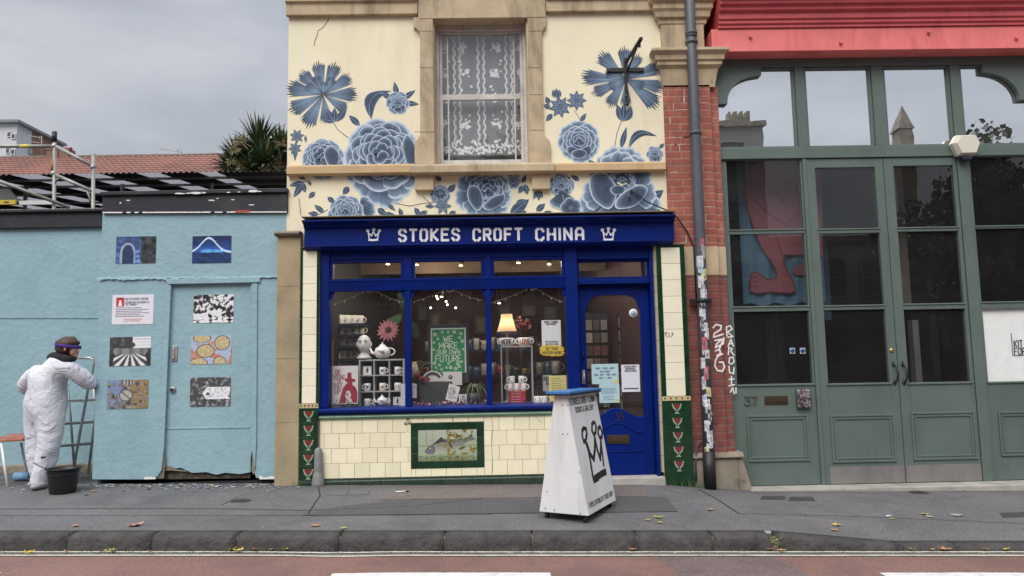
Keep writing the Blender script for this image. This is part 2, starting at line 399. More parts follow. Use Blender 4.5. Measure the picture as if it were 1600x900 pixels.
M['red'] = paint('salmon_red_paint', (.80, .20, .19), .42, .10, 3, (.42, .05, .055), .5, 3.5, .15, 30, world=True, streak=True)
M['red2'] = paint('crimson_moulding_paint', (.60, .10, .11), .42, .12, 3, (.30, .04, .045), .6, 3.5, .15, 30, world=True, streak=True)
M['sage'] = paint('sage_green_paint', (.106, .142, .124), .5, .10, 3, (.06, .085, .07), .45, 2.2, .12, 30, world=True, streak=True)
M['sash'] = paint('weathered_white_paint', (.55, .52, .47), .7, .18, 12, (.16, .13, .10), .55, 6, .4, 40, world=True)
M['white'] = paint('white_paint', (.76, .76, .75), .5, .04, 6, (.55, .54, .50), .35, 3, .1, 30)
M['iron'] = paint('black_iron', (.012, .012, .013), .5, .3, 10, bmp=.2)
M['pipe'] = paint('grey_pipe_paint', (.085, .092, .108), .5, .18, 4, (.035, .036, .04), .5, 4, .15, 30, world=True, streak=True)
M['metal'] = paint('scuffed_aluminium', (.42, .42, .41), .42, .2, 14, (.15, .14, .12), .6, 9, .2, 40, metal=.6)
M['galv'] = paint('galvanised_tube', (.33, .33, .31), .55, .28, 7, (.13, .12, .10), .6, 5, .2, 30, metal=.35)
M['brass'] = paint('brass', (.50, .34, .10), .35, .2, 12, metal=.9)
M['bronze'] = paint('aged_bronze', (.08, .055, .035), .45, .3, 12, metal=.6)
M['dark'] = plain('dark_interior', (.018, .017, .018), .8)
M['dark_floor'] = plain('dark_floorboards', (.05, .035, .025), .7)
M['maroon'] = paint('maroon_wall', (.040, .010, .014), .7, .3, 2)
M['navy_shelf'] = plain('navy_shelf', (.010, .018, .045), .6)
M['glass'] = glassmat('window_glass')
M['glass_hi'] = glassmat('skyward_glass', (.5, .5, .5), .8, 0, .06)
M['glass_sash'] = glassmat('old_sash_glass', (1, 1, 1), .05, 0, .04)
M['art'] = vcol('painted_artwork', .7, .10, 30)
M['print'] = vcol('printed_paper', .45, .05, 30)
M['china'] = plain('white_china', (.80, .79, .76), .2)
M['chinap'] = vcol('decorated_china', .22, .04, 20)
M['leafy'] = paint('leaf_green', (.05, .13, .03), .5, .4, 20)
M['rubber'] = plain('black_rubber', (.02, .02, .02), .7)
M['kick'] = paint('steel_kick_plate', (.26, .24, .23), .38, .15, 4, (.12, .11, .10), .6, 3, .1, 20, metal=.3, world=True, streak=True)
# asphalt
def asphalt(name, c, var=.25, patch=None, rough=.88, speck=.5):
    m, n, l, b = newmat(name); v = vec(n, l, True)
    o = ramp(n, l, noise(n, l, v, .9, 7, .65, .3), [(.3, tuple(x * (1 - var) for x in c)), (.7, tuple(x * (1 + var) for x in c))])
    vo = n.new('ShaderNodeTexVoronoi'); vo.inputs['Scale'].default_value = 95; l.new(v, vo.inputs['Vector'])
    o = mix(n, l, speck, o, ramp(n, l, vo.outputs['Distance'], [(.1, tuple(min(1, x * 2.6) for x in c)), (.5, tuple(x * .62 for x in c))]))
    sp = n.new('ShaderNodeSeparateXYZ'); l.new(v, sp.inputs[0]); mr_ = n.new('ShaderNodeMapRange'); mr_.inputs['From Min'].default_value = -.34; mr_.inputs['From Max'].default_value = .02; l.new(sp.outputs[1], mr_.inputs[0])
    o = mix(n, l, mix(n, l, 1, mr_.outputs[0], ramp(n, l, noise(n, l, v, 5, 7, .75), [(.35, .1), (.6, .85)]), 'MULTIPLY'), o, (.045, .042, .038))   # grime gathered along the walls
    o = mix(n, l, ramp(n, l, noise(n, l, v, 3.1, 9, .8, 1), [(.56, 0.0), (.66, .45)]), o, tuple(x * .5 for x in c))
    gum = noise(n, l, v, 22, 2, .5)
    o = mix(n, l, ramp(n, l, gum, [(.73, 0.0), (.76, .35)]), o, (.18, .18, .18))
    if patch:
        o = mix(n, l, ramp(n, l, noise(n, l, v, 1.6, 9, .75, .5), [(.48, 0.0), (.62, .7)]), o, patch)
    l.new(o, b.inputs['Base Color']); b.inputs['Roughness'].default_value = rough
    bump(n, l, b, vo.outputs['Distance'], .5, .006)
    return m
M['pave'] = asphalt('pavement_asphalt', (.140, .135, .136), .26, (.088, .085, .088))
M['pave_dark'] = asphalt('dark_asphalt_patch', (.088, .085, .088), .15, (.07, .068, .07))
M['pave_red'] = asphalt('reddish_asphalt_patch', (.165, .135, .125), .18, (.12, .10, .10))
M['gutter'] = asphalt('gutter_asphalt', (.15, .145, .14), .2, (.09, .088, .085))
M['redroad'] = asphalt('red_road_surface', (.21, .115, .095), .18, (.145, .085, .075), speck=.35)
M['oldroad'] = asphalt('worn_road_surface', (.16, .115, .11), .14, (.10, .07, .068))
M['yellow'] = paint('faded_yellow_line', (.60, .56, .44), .7, .15, 12, (.24, .21, .17), .75, 9, .2, 40, world=True)
M['whiteline'] = paint('white_road_paint', (.66, .66, .64), .7, .08, 12, (.3, .29, .28), .5, 9, .2, 40, world=True)
M['kerb'] = paint('old_kerb_stone', (.055, .051, .047), .8, .45, 9, (.030, .028, .027), .8, 5, 1, 14, world=True, bd=.03)

# ================================================================ the ground
# kerb runs parallel to the shops; heights fall a little towards the road
_a, _b = G(0, 836, -.05), G(1150, 836, -.05); KS = (_b[1] - _a[1]) / (_b[0] - _a[0])   # the kerb is not quite parallel to the fronts
KY = _a[1] - KS * _a[0]            # top front arris of the kerb at x = 0
def ky(x): return KY + KS * x
KW = .155
ZP = -.05                          # pavement level at the kerb
ZR = -.168                         # gutter level
XD0 = XD1 = None
def drop(x):
    if XD0 is None: return 0
    t = min(1, max(0, (x - XD0) / (XD1 - XD0))); return -.075 * t
def zp(x, y):
    """height of the pavement surface"""
    k = -ky(x) - KW
    return gs(x) - .07 * min(1, max(0, (x - 1.6) / .8)) * max(0, 1 + min(0, y) / 1.6) + ZP * min(1, max(0, -y / k)) + drop(x) * min(1, max(0, -(y + .3) / (k - .3)))
def pave_sheet(name, pts, m, lift, kind='structure'):
    """flat patch following the fall of the pavement"""
    mb = MB()
    vs = [(p[0], p[1], zp(*p) + lift) for p in pts]
    A = sum(vs[i][0] * vs[(i + 1) % len(vs)][1] - vs[(i + 1) % len(vs)][0] * vs[i][1] for i in range(len(vs)))
    if A < 0: vs = vs[::-1]
    mb.add(vs, [tuple(range(len(vs)))])
    return tag(mb.build(name, m), kind=kind)
def GP(px, py):
    x, y = G(px, py, -.02)
    for _ in range(3): x, y = G(px, py, zp(x, y) - gs(x))
    return x, y
# dropped kerb on the right: level offset as a function of x
a_, b_ = GP(1228, 840)[0], GP(1400, 850)[0]; XD0, XD1 = a_, b_
mb = MB(); nx = 90; xs = [-9 + 20 * i / nx for i in range(nx + 1)]; ys = [-.4, 0, .18, .35, .52, .7, .88, 1]
vs = []
for t_ in ys:
    for x in xs:
        y = t_ * (ky(x) + KW); vs.append((x, y, zp(x, y)))
mb.add(vs, [((j + 1) * (nx + 1) + i, (j + 1) * (nx + 1) + i + 1, j * (nx + 1) + i + 1, j * (nx + 1) + i) for j in range(len(ys) - 1) for i in range(nx)], 0, None, False)
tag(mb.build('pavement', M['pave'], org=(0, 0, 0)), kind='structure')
TILT = []
def strip(name, X_, f0, f1, z, m):
    mb = MB(); mb.add([(x, f(x), z) for x in X_ for f in (f0, f1)], [(2 * i, 2 * i + 2, 2 * i + 3, 2 * i + 1) for i in range(len(X_) - 1)]); TILT.append(tag(mb.build(name, m, org=(0, 0, 0)), kind='structure'))
strip('ground', (-60, -30, 30, 60), lambda x: .55, lambda x: 130, -.012, M['pave_dark'])
for x0, x1 in ((-60, -9), (11, 60)):
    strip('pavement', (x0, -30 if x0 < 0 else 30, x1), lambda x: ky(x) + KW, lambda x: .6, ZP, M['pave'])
strip('road', (-400, -30, -15, 0, 15, 30, 400), lambda x: -400, lambda x: ky(x) + .12, ZR - .01, M['pave_dark'])
# kerb stones with worn arrises (one continuous kerb line)
ends = [GP(p, 836)[0] for p in (-130, 104, 236, 368, 530, 694, 832, 996, 1115, 1206)]
ends2 = [GP(p, 845)[0] for p in (1230, 1393, 1480, 1640, 1800)]
ends = [-9, -7.5] + ends; ends2 = ends2 + [7.5, 9, 11]
def kerbstone(mb, x0, x1, top0, top1, seed, y0=None):
    y0 = KY if y0 is None else y0
    rnd = random.Random(seed); n = 14; prof = [(y0 + KW, -.30), (y0 + KW, .0), (y0 + .05, .004), (y0 + .022, -.006), (y0 + .004, -.026), (y0 - .002, -.06), (y0 - .004, -.14), (y0, -.30)]
    vs = []; wob = [rnd.uniform(-.007, .007) for _ in range(n + 1)]; wz = [rnd.uniform(-.004, .004) for _ in range(n + 1)]
    for i in range(n + 1):
        x = x0 + (x1 - x0) * i / n; t = i / n; sk = KS * x; zt = top0 + (top1 - top0) * t
        ez = -.012 if i in (0, n) else 0
        for j, (y, z) in enumerate(prof):
            k = 1 if 2 <= j <= 6 else 0
            vs.append((x, sk + y + k * wob[i] + (.006 if i in (0, n) and k else 0) + k * rnd.uniform(-.003, .003), zt + z + k * (wz[i] + ez)))
    p = len(prof)
    fs = [(i * p + j, (i + 1) * p + j, (i + 1) * p + j + 1, i * p + j + 1) for i in range(n) for j in range(p - 1)]
    fs += [tuple(range(p)), tuple(n * p + j for j in range(p - 1, -1, -1))]
    mb.add(vs, [f[::-1] for f in fs], 0, None, True)
mb = MB()
for i in range(len(ends) - 1): kerbstone(mb, ends[i] + .006, ends[i + 1] - .006, ZP, ZP, i)
for i in range(len(ends2) - 1):
    kerbstone(mb, ends2[i] + .006, ends2[i + 1] - .006, ZP + drop(ends2[i]), ZP + drop(ends2[i + 1]), 40 + i, KY - .0)
TILT.append(tag(mb.build('kerb', M['kerb'], org=(0, 0, 0)), kind='structure'))
# dirt that fills the joint between kerb and pavement and the open gully notch
mb = MB(); yk = ky(ends[-1]); mb.box(ends[-1] - .01, ends2[0] + .01, yk + .03, yk + KW, -.3, -.09)
for (a, b_, zt) in ((-9, ends[-1], -.075), (ends2[0], 11, -.15)): mb.hull8([(a, ky(a) + .035, -.35), (b_, ky(b_) + .035, -.35), (b_, ky(b_) + .5, -.35), (a, ky(a) + .5, -.35)], [(a, ky(a) + .035, zt), (b_, ky(b_) + .035, zt), (b_, ky(b_) + .5, zt), (a, ky(a) + .5, zt)])
TILT.append(tag(mb.build('kerb_joint_dirt', M['stone_dark'], org=(0, 0, 0)), kind='structure'))
# gutter strip, red surface, lines
ya = KY + .05; gk = lambda p, q_: G(p, q_, ZR)[1] - KS * G(p, q_, ZR)[0]; y_l1 = gk(800, 863.5); y_l2 = gk(800, 869); y_red = gk(800, 870.5); y_w = gk(700, 896)
def rs(name, x0, x1, ya_, yb, m, lift):
    q = MB(); n_ = 24; vs = []
    for i in range(n_ + 1):
        x = x0 + (x1 - x0) * i / n_
        for y in (ya_, yb): vs.append((x, y + KS * x, ZR + lift))
    q.add(vs, [(2 * i, 2 * i + 2, 2 * i + 3, 2 * i + 1) for i in range(n_)])
    TILT.append(tag(q.build(name, m, org=(0, 0, 0)), kind='structure'))
rs('gutter', -30, 30, y_red, ya, M['gutter'], 0)
xr0 = G(1060, 880, ZR)[0]; xr1 = G(1245, 880, ZR)[0]
# red surface in three sheets, the middle one an old worn repair with slanting joints
def redsheet(pts, m, lift):
    q = MB(); q.add([(p[0], p[1] + KS * p[0], ZR + lift) for p in pts], [tuple(range(4))]); TILT.append(tag(q.build('road_surface', m, org=(0, 0, 0)), kind='structure'))
yn = -6.9
redsheet([(-30, yn), (xr0 + .42, yn), (xr0 - .12, y_red), (-30, y_red)], M['redroad'], .002)
redsheet([(xr0 + .42, yn), (xr1 + .75, yn), (xr1 - .12, y_red), (xr0 - .12, y_red)], M['oldroad'], .002)
redsheet([(xr1 + .75, yn), (30, yn), (30, y_red), (xr1 - .12, y_red)], M['redroad'], .002)
def roadline(x0, x1, y, wd, m, lift, wob=.006, seed=0):
    q = MB(); n_ = 260; r_ = random.Random(seed); vs = []; o = 0
    for i in range(n_ + 1):
        x = x0 + (x1 - x0) * i / n_; o = o * .85 + r_.uniform(-wob, wob)
        # the lines bow round a filled trench
        b = .028 * math.exp(-((x - GP(500, 860)[0]) / .28) ** 2) * -1 + KS * x
        vs += [(x, y + o + wd / 2 + r_.uniform(-.002, .002) + b, ZR + lift), (x, y + o - wd / 2 + r_.uniform(-.002, .002) + b, ZR + lift)]
    q.add(vs, [(2 * i, 2 * i + 1, 2 * i + 3, 2 * i + 2) for i in range(n_)])
    TILT.append(tag(q.build('road_marking', m, org=(0, 0, 0)), kind='structure'))
roadline(-9, 9, y_l1, .030, M['yellow'], .006, .0018, 1)
roadline(-9, 9, y_l2, .030, M['yellow'], .006, .0018, 2)
def xg(p): return G(p, 897, ZR)[0]
for a, b_ in ((-700, 0), (520, 860), (1375, 2300)):
    roadline(xg(a), xg(b_), y_w - .075, .15, M['whiteline'], .006, .002, a)
for o_ in TILT:
    for v_ in o_.data.vertices: v_.co.z += gs(v_.co.x)
# pavement repairs, seams and covers
M['seam'] = plain('tar_seam', (.035, .033, .032), .9)
def crack(pts, wd=.008, lift=.004, m='seam'):
    P = [GP(*p) for p in pts]; q = MB()
    for i in range(len(P) - 1):
        a, b_ = P[i], P[i + 1]; dx, dy = b_[0] - a[0], b_[1] - a[1]; Ln = sqrt(dx * dx + dy * dy); nx_, ny_ = -dy / Ln * wd / 2, dx / Ln * wd / 2
        vs = [(a[0] - nx_, a[1] - ny_), (b_[0] - nx_, b_[1] - ny_), (b_[0] + nx_, b_[1] + ny_), (a[0] + nx_, a[1] + ny_)]
        q.add([(v[0], v[1], zp(*v) + lift + .0002 * i) for v in vs], [(0, 1, 2, 3)])
    return tag(q.build('pavement_seam', M[m], org=(0, 0, 0)), kind='structure')
pave_sheet('pavement_patch', [GP(470, 806), GP(760, 803), GP(752, 780), GP(620, 783), GP(540, 790)], M['pave_dark'], .004)
pave_sheet('pavement_patch', [GP(590, 782), GP(752, 779), GP(1012, 776), GP(1008, 757), GP(900, 756), GP(640, 759)], M['pave_red'], .004)
pave_sheet('pavement_patch', [GP(760, 803), GP(1060, 800), GP(1040, 777), GP(754, 781)], M['pave_dark'], .005)
crack([(-40, 796), (160, 795), (330, 795), (480, 798), (640, 792), (752, 780)], .012)
crack([(0, 806), (200, 806), (420, 806), (560, 806), (770, 804)], .008)
crack([(1092, 765), (1120, 780), (1155, 803)], .010)
crack([(1155, 803), (1300, 806), (1600, 818)], .008)
crack([(480, 805), (500, 775), (497, 757)], .012)
crack([(752, 780), (756, 803)], .008)
crack([(345, 790), (372, 777)], .008)
def cover(label, pts, m, cat='access cover'):
    P = [GP(*p) for p in pts]; q = MB(); q.hull8([(p[0], p[1], zp(*p) - .004) for p in P], [(p[0], p[1], zp(*p) + .006) for p in P])
    return tag(q.build('access_cover', m, bevel=.002), label, cat)
M['slab'] = paint('worn_slab', (.12, .12, .125), .8, .2, 9, (.06, .06, .06), .5, 5, .4, 30)
M['castiron'] = paint('cast_iron_cover', (.05, .048, .046), .6, .3, 20, bmp=.6, bscale=90)
cover('left one of two small grey slabs set in the pavement below the shop window', [(508, 775), (541, 774), (545, 767), (514, 768)], M['slab'])
cover('right one of two small grey slabs set in the pavement below the shop window', [(543, 774), (574, 773), (580, 766), (547, 767)], M['slab'])
def roundcover(label, px, py, r):
    x, y = GP(px, py); q = MB(); q.lathe([(r, -.01), (r, .006), (r * .86, .006), (r * .84, .003), (.001, .003)], (x, y, zp(x, y)), 24)
    for k in range(-3, 4):
        for j in range(-3, 4):
            if k * k + j * j < 10: q.box(x + k * r * .23 - .006, x + k * r * .23 + .006, y + j * r * .23 - .006, y + j * r * .23 + .006, zp(x, y) + .003, zp(x, y) + .0065)
    tag(q.build('round_cover', M['castiron']), label, 'access cover')
roundcover('small round iron cover in the pavement in front of the turquoise hut', 376, 783, .085)
roundcover('small round dark iron cover in the pavement before the green double doors', 1436, 770, .09)
cover('left one of two dark iron covers in the pavement by the brick pier', [(1188, 781), (1228, 781), (1226, 776), (1190, 776)], M['castiron'])
cover('right one of two dark iron covers in the pavement by the brick pier', [(1232, 783), (1274, 783), (1270, 777), (1234, 777)], M['castiron'])
cover('square iron cover near the right end of the pavement', [(1568, 809), (1606, 808), (1600, 801), (1562, 802)], M['castiron'])
# ================================================================ the china shop
XL = F(449.5, 180)[0]; XR = F(1037, 180)[0]
XP0 = F(435.5, 560)[0]; XT0 = F(472.5, 560)[0]; XT1 = F(501.5, 560)[0]
XQ0 = F(1024, 560)[0]; XQ1 = F(1068, 560)[0]
ZTOP = F(750, 24)[1]; ZF1 = F(750, 340)[1]; ZF0 = F(750, 380)[1]; ZPC = F(455, 372)[1]
shop = E('china_shop', (0, 0, 0), 'cream rendered shop with blue flower mural, royal blue shopfront and tiled base', 'shop building')
WX0, WX1 = F(678, 140)[0], F(825.5, 140)[0]; WZ0, WZ1 = F(750, 257)[1], F(750, 28)[1]
mb = MB(); T = .32
mb.box(XL, WX0, 0, T, ZF0 - .1, 9); mb.box(WX1, XR, 0, T, ZF0 - .1, 9); mb.box(WX0, WX1, 0.0, T, ZF0 - .1, WZ0); mb.box(WX0, WX1, 0, T, WZ1, 9)
mb.box(XL, XT0 + .002, 0.001, T, ZPC - .02, ZF0 - .1)
wall = mb.build('wall', M['cream'], shop)
# body of the building behind: side walls, back wall, roof, floor between
DP = 6.2
mb = MB(); mb.box(XP0, XP0 + .3, T, DP, -.05, 9); mb.box(XR - .25, XR, T, DP, -.05, 9); mb.box(XP0 + .3, XR - .25, DP - .3, DP, -.05, 9)
mb.box(XL, XR, 0.01, DP + .1, 9, 9.25)
mb.build('side_wall', M['cream'], shop)
# cracks in the render
mb = MB()
for pl in ([(514, 28), (512, 33), (505, 43), (497, 48), (495, 58), (492, 63), (491, 71)], [(467, 310), (469, 324), (470, 336)], [(610, 316), (640, 322), (660, 318), (700, 314)]):
    strokes([[F(*p) for p in pl]], 0, .008, mb, 0)
mb.build('render_crack', M['stone_dark'], wall)
# cornice, sill band, window surround
def molding(name, m, prof, x0, x1, parent, bevel=.006):
    q = MB(); q.xprism(prof, x0, x1); return q.build(name, m, parent, bevel)
zc = ZTOP
molding('cornice', M['stone'], [(0, zc), (-.055, zc), (-.055, zc + .125), (-.085, zc + .14), (-.085, zc + .45), (0, zc + .45)], XL - .02, F(653, 20)[0], shop)
molding('cornice', M['stone'], [(0, zc + .01), (-.055, zc + .01), (-.055, zc + .13), (-.085, zc + .14), (-.085, zc + .45), (0, zc + .45)], F(853, 20)[0], XR - .01, shop)
mb = MB(); mb.pbox(653, -60, 853, 27, -.045, .02); mb.build('lintel', M['stone'], shop, .006)
SL = [(646, 27), (646, 43), (650, 44), (654, 48), (656, 53), (656.5, 210), (654, 216), (649, 220), (647.5, 224), (648, 257.5), (679, 257.5), (677.5, 140), (676, 27)]
SR = [(824, 27), (826, 140), (828, 257.5), (860, 257), (860, 224), (858, 218), (852, 213), (849, 207), (846.5, 52), (849, 46), (853, 41), (854, 27)]
mb = MB(); mb.pprism(SL, -.04, .01); mb.pprism(SR, -.04, .01); 
# reveals
mb.box(WX0 - .002, WX0 + .012, .0, .20, WZ0, WZ1); mb.box(WX1 - .012, WX1 + .002, .0, .20, WZ0, WZ1); mb.box(WX0 + .012, WX1 - .012, .0, .20, WZ1 - .02, WZ1)
sur = mb.build('window_surround', M['stone'], shop, .004)
mb = MB()
for p in ([(646.5, 51), (676, 51)], [(656, 108), (677, 108)], [(648, 208), (678.5, 208)], [(825, 51), (853, 51)], [(826, 108), (846, 108)], [(827, 150), (847, 150)], [(827.5, 205), (849, 205)]):
    strokes([[F(*q) for q in p]], -.04, .006, mb)
mb.build('joint', M['stone_dark'], sur)
zs0, zs1 = F(750, 268)[1], F(750, 257)[1]
def band(name, a, b, pz0, pz1, dep, m):
    x0, z1 = F(a, pz1[0], -dep); x1, z0 = F(b, pz0[1], -dep)
    q = MB(); q.xprism([(0, z0), (-dep + .02, z0), (-dep, z0 + .012), (-dep, z1 - .02), (-dep + .012, z1), (0, z1 + .004)], x0, x1); return q.build(name, m, shop, .004)
band('sill_band', 447.5, 647, (270.5, 270.5), (258, 258), .08, M['stone_new'])
band('sill_band', 865, 1041, (266, 266), (254, 253), .08, M['stone_new'])
band('window_sill', 642, 866, (269, 268), (256.5, 255), .13, M['stone'])
for c_ in ((648, 270, 677.5, 296.5), (831, 268, 860, 295)): mb = MB(); mb.pbox(*c_, -.06, .01); mb.build('sill_corbel', M['stone'], shop, .005)
# ---- sash window
yf = .13
sw = MB(); 
x0, x1, z0, z1 = WX0 + .012, WX1 - .012, WZ0, WZ1 - .02
zb = F(750, 36)[1]
sw.box(x0, x0 + .035, yf, yf + .1, z0 + .03, z1); sw.box(x1 - .035, x1, yf, yf + .1, z0 + .03, z1); sw.box(x0 + .035, x1 - .035, yf, yf + .1, zb - .02, z1)
sw.box(x0, x1, yf - .05, yf + .1, z0, z0 + .03)
sash = sw.build('sash_window', M['sash'], shop, .003)
zm1, zm0 = F(750, 139.5)[1], F(750, 148)[1]; zlo = F(750, 244.5)[1]
q = MB(); a, b_ = x0 + .037, x1 - .037
q.box(a, a + .03, yf + .03, yf + .07, zm0, zb - .021); q.box(b_ - .03, b_, yf + .03, yf + .07, zm0, zb - .021); q.box(a + .03, b_ - .03, yf + .03, yf + .07, zb - .05, zb - .021)
q.box(a, b_, yf + .012, yf + .07, zm0, zm1)
for px in (699, 803): xx = F(px, 90, yf)[0]; q.box(xx - .008, xx + .008, yf + .025, yf + .06, zm1, zb - .05)
q.build('upper_sash', M['sash'], sash, .002)
q = MB(); q.box(a, a + .035, yf + .0, yf + .029, z0 + .031, zm0 - .001); q.box(b_ - .035, b_, yf + .0, yf + .029, z0 + .031, zm0 - .001); q.box(a + .035, b_ - .035, yf, yf + .029, z0 + .031, zlo)
for px in (701, 805): xx = F(px, 190, yf)[0]; q.box(xx - .008, xx + .008, yf + .002, yf + .027, zlo, zm0 - .001)
q.build('lower_sash', M['sash'], sash, .002)
q = MB(); q.box(a + .03, b_ - .03, yf + .045, yf + .049, zm1, zb - .05); q.build('pane', M['glass_sash'], sash)
q = MB(); q.box(a + .035, b_ - .035, yf + .012, yf + .016, zlo, zm0 - .001); q.build('pane', M['glass_sash'], sash)
# lace curtain: a see-through net carrying woven flowers
def netmat():
    m, n, l, b = newmat('lace_net'); v = vec(n, l, True)
    sx = n.new('ShaderNodeSeparateXYZ'); l.new(v, sx.inputs[0])
    def math_(op, a_, b2=None):
        t = n.new('ShaderNodeMath'); t.operation = op
        for i, q_ in enumerate((a_, b2)):
            if q_ is None: continue
            if isinstance(q_, (int, float)): t.inputs[i].default_value = q_
            else: l.new(q_, t.inputs[i])
        return t.outputs[0]
    k = 330
    s1 = math_('ABSOLUTE', math_('SINE', math_('MULTIPLY', math_('ADD', sx.outputs[0], sx.outputs[2]), k)))
    s2 = math_('ABSOLUTE', math_('SINE', math_('MULTIPLY', math_('SUBTRACT', sx.outputs[0], sx.outputs[2]), k)))
    mn = math_('MINIMUM', s1, s2)
    f = math_('LESS_THAN', mn, .36)
    o = n['Material Output']; tr = n.new('ShaderNodeBsdfTransparent'); ms = n.new('ShaderNodeMixShader')
    b.inputs['Base Color'].default_value = (.55, .57, .60, 1); b.inputs['Roughness'].default_value = .9
    l.new(f, ms.inputs[0]); l.new(tr.outputs[0], ms.inputs[1]); l.new(b.outputs[0], ms.inputs[2]); l.new(ms.outputs[0], o.inputs[0])
    return m
M['net'] = netmat(); M['lace'] = plain('woven_lace', (.9, .91, .92), .9)
yc = .27
q = MB(); cx0, cx1 = WX0 + .05, WX1 - .05; czt = zb; czb = F(750, 243, yc)[1]
nn = 60; vs = []
def cy(x): return yc + .006 * sin((x - cx0) * 38) + .004 * sin(x * 71)
for i in range(nn + 1):
    x = cx0 + (cx1 - cx0) * i / nn; vs += [(x, cy(x), czb), (x, cy(x), czt)]
q.add(vs, [(2 * i, 2 * i + 2, 2 * i + 3, 2 * i + 1) for i in range(nn)])
cur = q.build('lace_curtain', M['net'], shop)
q = MB(); rl = random.Random(3)
def blob(cx_, cz_, r_, lob, q_, rot=0):
    pts = []
    for i in range(lob * 6):
        a_ = 2 * pi * i / (lob * 6); rr = r_ * (.72 + .28 * abs(cos(a_ * lob / 2 + rot))); pts.append((cx_ + rr * cos(a_), cz_ + rr * sin(a_)))
    q_.add([(p[0], cy(p[0]) - .003 - rl.random() * .001, p[1]) for p in pts], [tuple(range(len(pts)))])
cw = (cx1 - cx0)
for ci, cxx in enumerate((.04, .30, .68, .96)):
    for k in range(5):
        X = cx0 + cw * cxx + rl.uniform(-.01, .01); Z = czt - .16 - k * .29
        if Z < czb + .12: continue
        for j in range(5): blob(X + rl.uniform(-.035, .035), Z + rl.uniform(-.03, .03), rl.uniform(.018, .032), 5, q, rl.random() * 3)
        for j in range(5):
            a_ = rl.uniform(0, 6.28); blob(X + .06 * cos(a_), Z + .055 * sin(a_), .013, 3, q, rl.random() * 3)
        blob(X + rl.choice((-.06, .06)), Z + .14, .018, 3, q, 1); blob(X + rl.choice((-.04, .05)), Z + .10, .012, 3, q, 2)
for cxx in (.17, .24, .46, .53, .80, .87):
    for s_ in (-1, 1):
        pl = [(cx0 + cw * cxx + .012 * sin(z_ * 60 * s_ + (s_ > 0) * 1.57), czb + .12 + z_) for z_ in [i * .012 for i in range(int((czt - czb - .12) / .012))]]
        for i in range(len(pl) - 1):
            a_, c_ = pl[i], pl[i + 1]; q.add([(a_[0] - .005, cy(a_[0]) - .003, a_[1]), (a_[0] + .005, cy(a_[0]) - .003, a_[1]), (c_[0] + .005, cy(c_[0]) - .003, c_[1]), (c_[0] - .005, cy(c_[0]) - .003, c_[1])], [(0, 1, 2, 3)])
for i in range(60):
    X = cx0 + cw * (i + .5) / 60; hgt = .09 + .07 * (1 if (int(i / 60 * 7 + .5) % 2) else 0) * abs(sin(i * .35))
    for j in range(3): blob(X + rl.uniform(-.01, .01), czb + .02 + rl.random() * hgt, rl.uniform(.010, .018), 4, q, rl.random())
q.build('lace_pattern', M['lace'], cur)
# dark room behind
mb = MB(); rx0, rx1, rz0, rz1, ry0, ry1 = XL + .3, XR - .3, F(750, 300)[1], WZ1 + .3, T + .002, 3.5
mb.add([(rx0, ry1, rz0), (rx1, ry1, rz0), (rx1, ry1, rz1), (rx0, ry1, rz1)], [(0, 1, 2, 3)])
mb.box(rx0 - .02, rx0, ry0, ry1, rz0, rz1); mb.box(rx1, rx1 + .02, ry0, ry1, rz0, rz1); mb.box(rx0, rx1, ry0, ry1, rz1, rz1 + .02); mb.box(rx0, rx1, ry0, ry1, rz0 - .02, rz0)
mb.build('upper_room', plain('grey_room', (.05, .05, .055), .9), shop)
# ---- stone pier at the left, cap
mb = MB(); mb.box(XP0, XT0 - .002, -.10, .32, -.02, ZPC)
pier = mb.build('stone_pier', paint('mottled_pier_stone', (.37, .295, .185), .88, .2, 3, (.19, .20, .13), .6, 1.7, .6, 30, world=True, spec=.2), shop, .008)
mb = MB()
for py in (447, 560, 660): z = F(455, py, -.1)[1]; mb.box(XP0 + .005, XT0 - .008, -.1015, -.098, z - .003, z + .003)
mb.build('joint', M['stone_dark'], pier)
mb = MB(); mb.xprism([(.1, ZPC), (-.13, ZPC), (-.16, ZPC + .02), (-.16, ZPC + .035), (-.12, ZPC + .055), (.1, ZPC + .06)], XP0 - .02, XT0 - .003); mb.build('pier_cap', M['stone_dark'], shop, .006)
# ---- fascia
fx0, fx1 = F(472, 360, -.24)[0], F(1056.5, 360, -.24)[0]
Yb = -.16
zA = F(750, 339.5, -.26)[1]; zB = F(750, 352, -.2)[1]; zC = F(750, 379, Yb)[1]; zD = F(750, 388, -.1)[1]; zE = F(750, 401, -.06)[1]
mb = MB()
mb.xprism([(.0, zC), (Yb, zC), (Yb, zB), (Yb - .03, zB + .01), (Yb - .035, zB + .03), (Yb - .07, zB + .045), (Yb - .09, zA - .02), (Yb - .10, zA - .015), (Yb - .10, zA), (0, zA + .03)], fx0, fx1)
fas = mb.build('fascia', M['blue'], shop, .003)
mb = MB(); mb.box(fx0 - .005, fx1 + .005, Yb - .104, 0, zA + .0305, zA + .037)
mb.add([(fx0, Yb - .1, zA + .002), (fx1, Yb - .1, zA + .002), (fx1, 0, zA + .035), (fx0, 0, zA + .035)], [(0, 1, 2, 3)])
mb.build('lead_flashing', M['stone_dark'], fas)
mb = MB(); mb.xprism([(0, zD), (Yb + .05, zD), (Yb + .03, zD + .01), (Yb - .012, zC - .016), (Yb - .012, zC - .001), (0, zC - .001)], fx0 + .002, fx1 - .01)
mb.build('fascia_moulding', M['blue'], fas, .002)
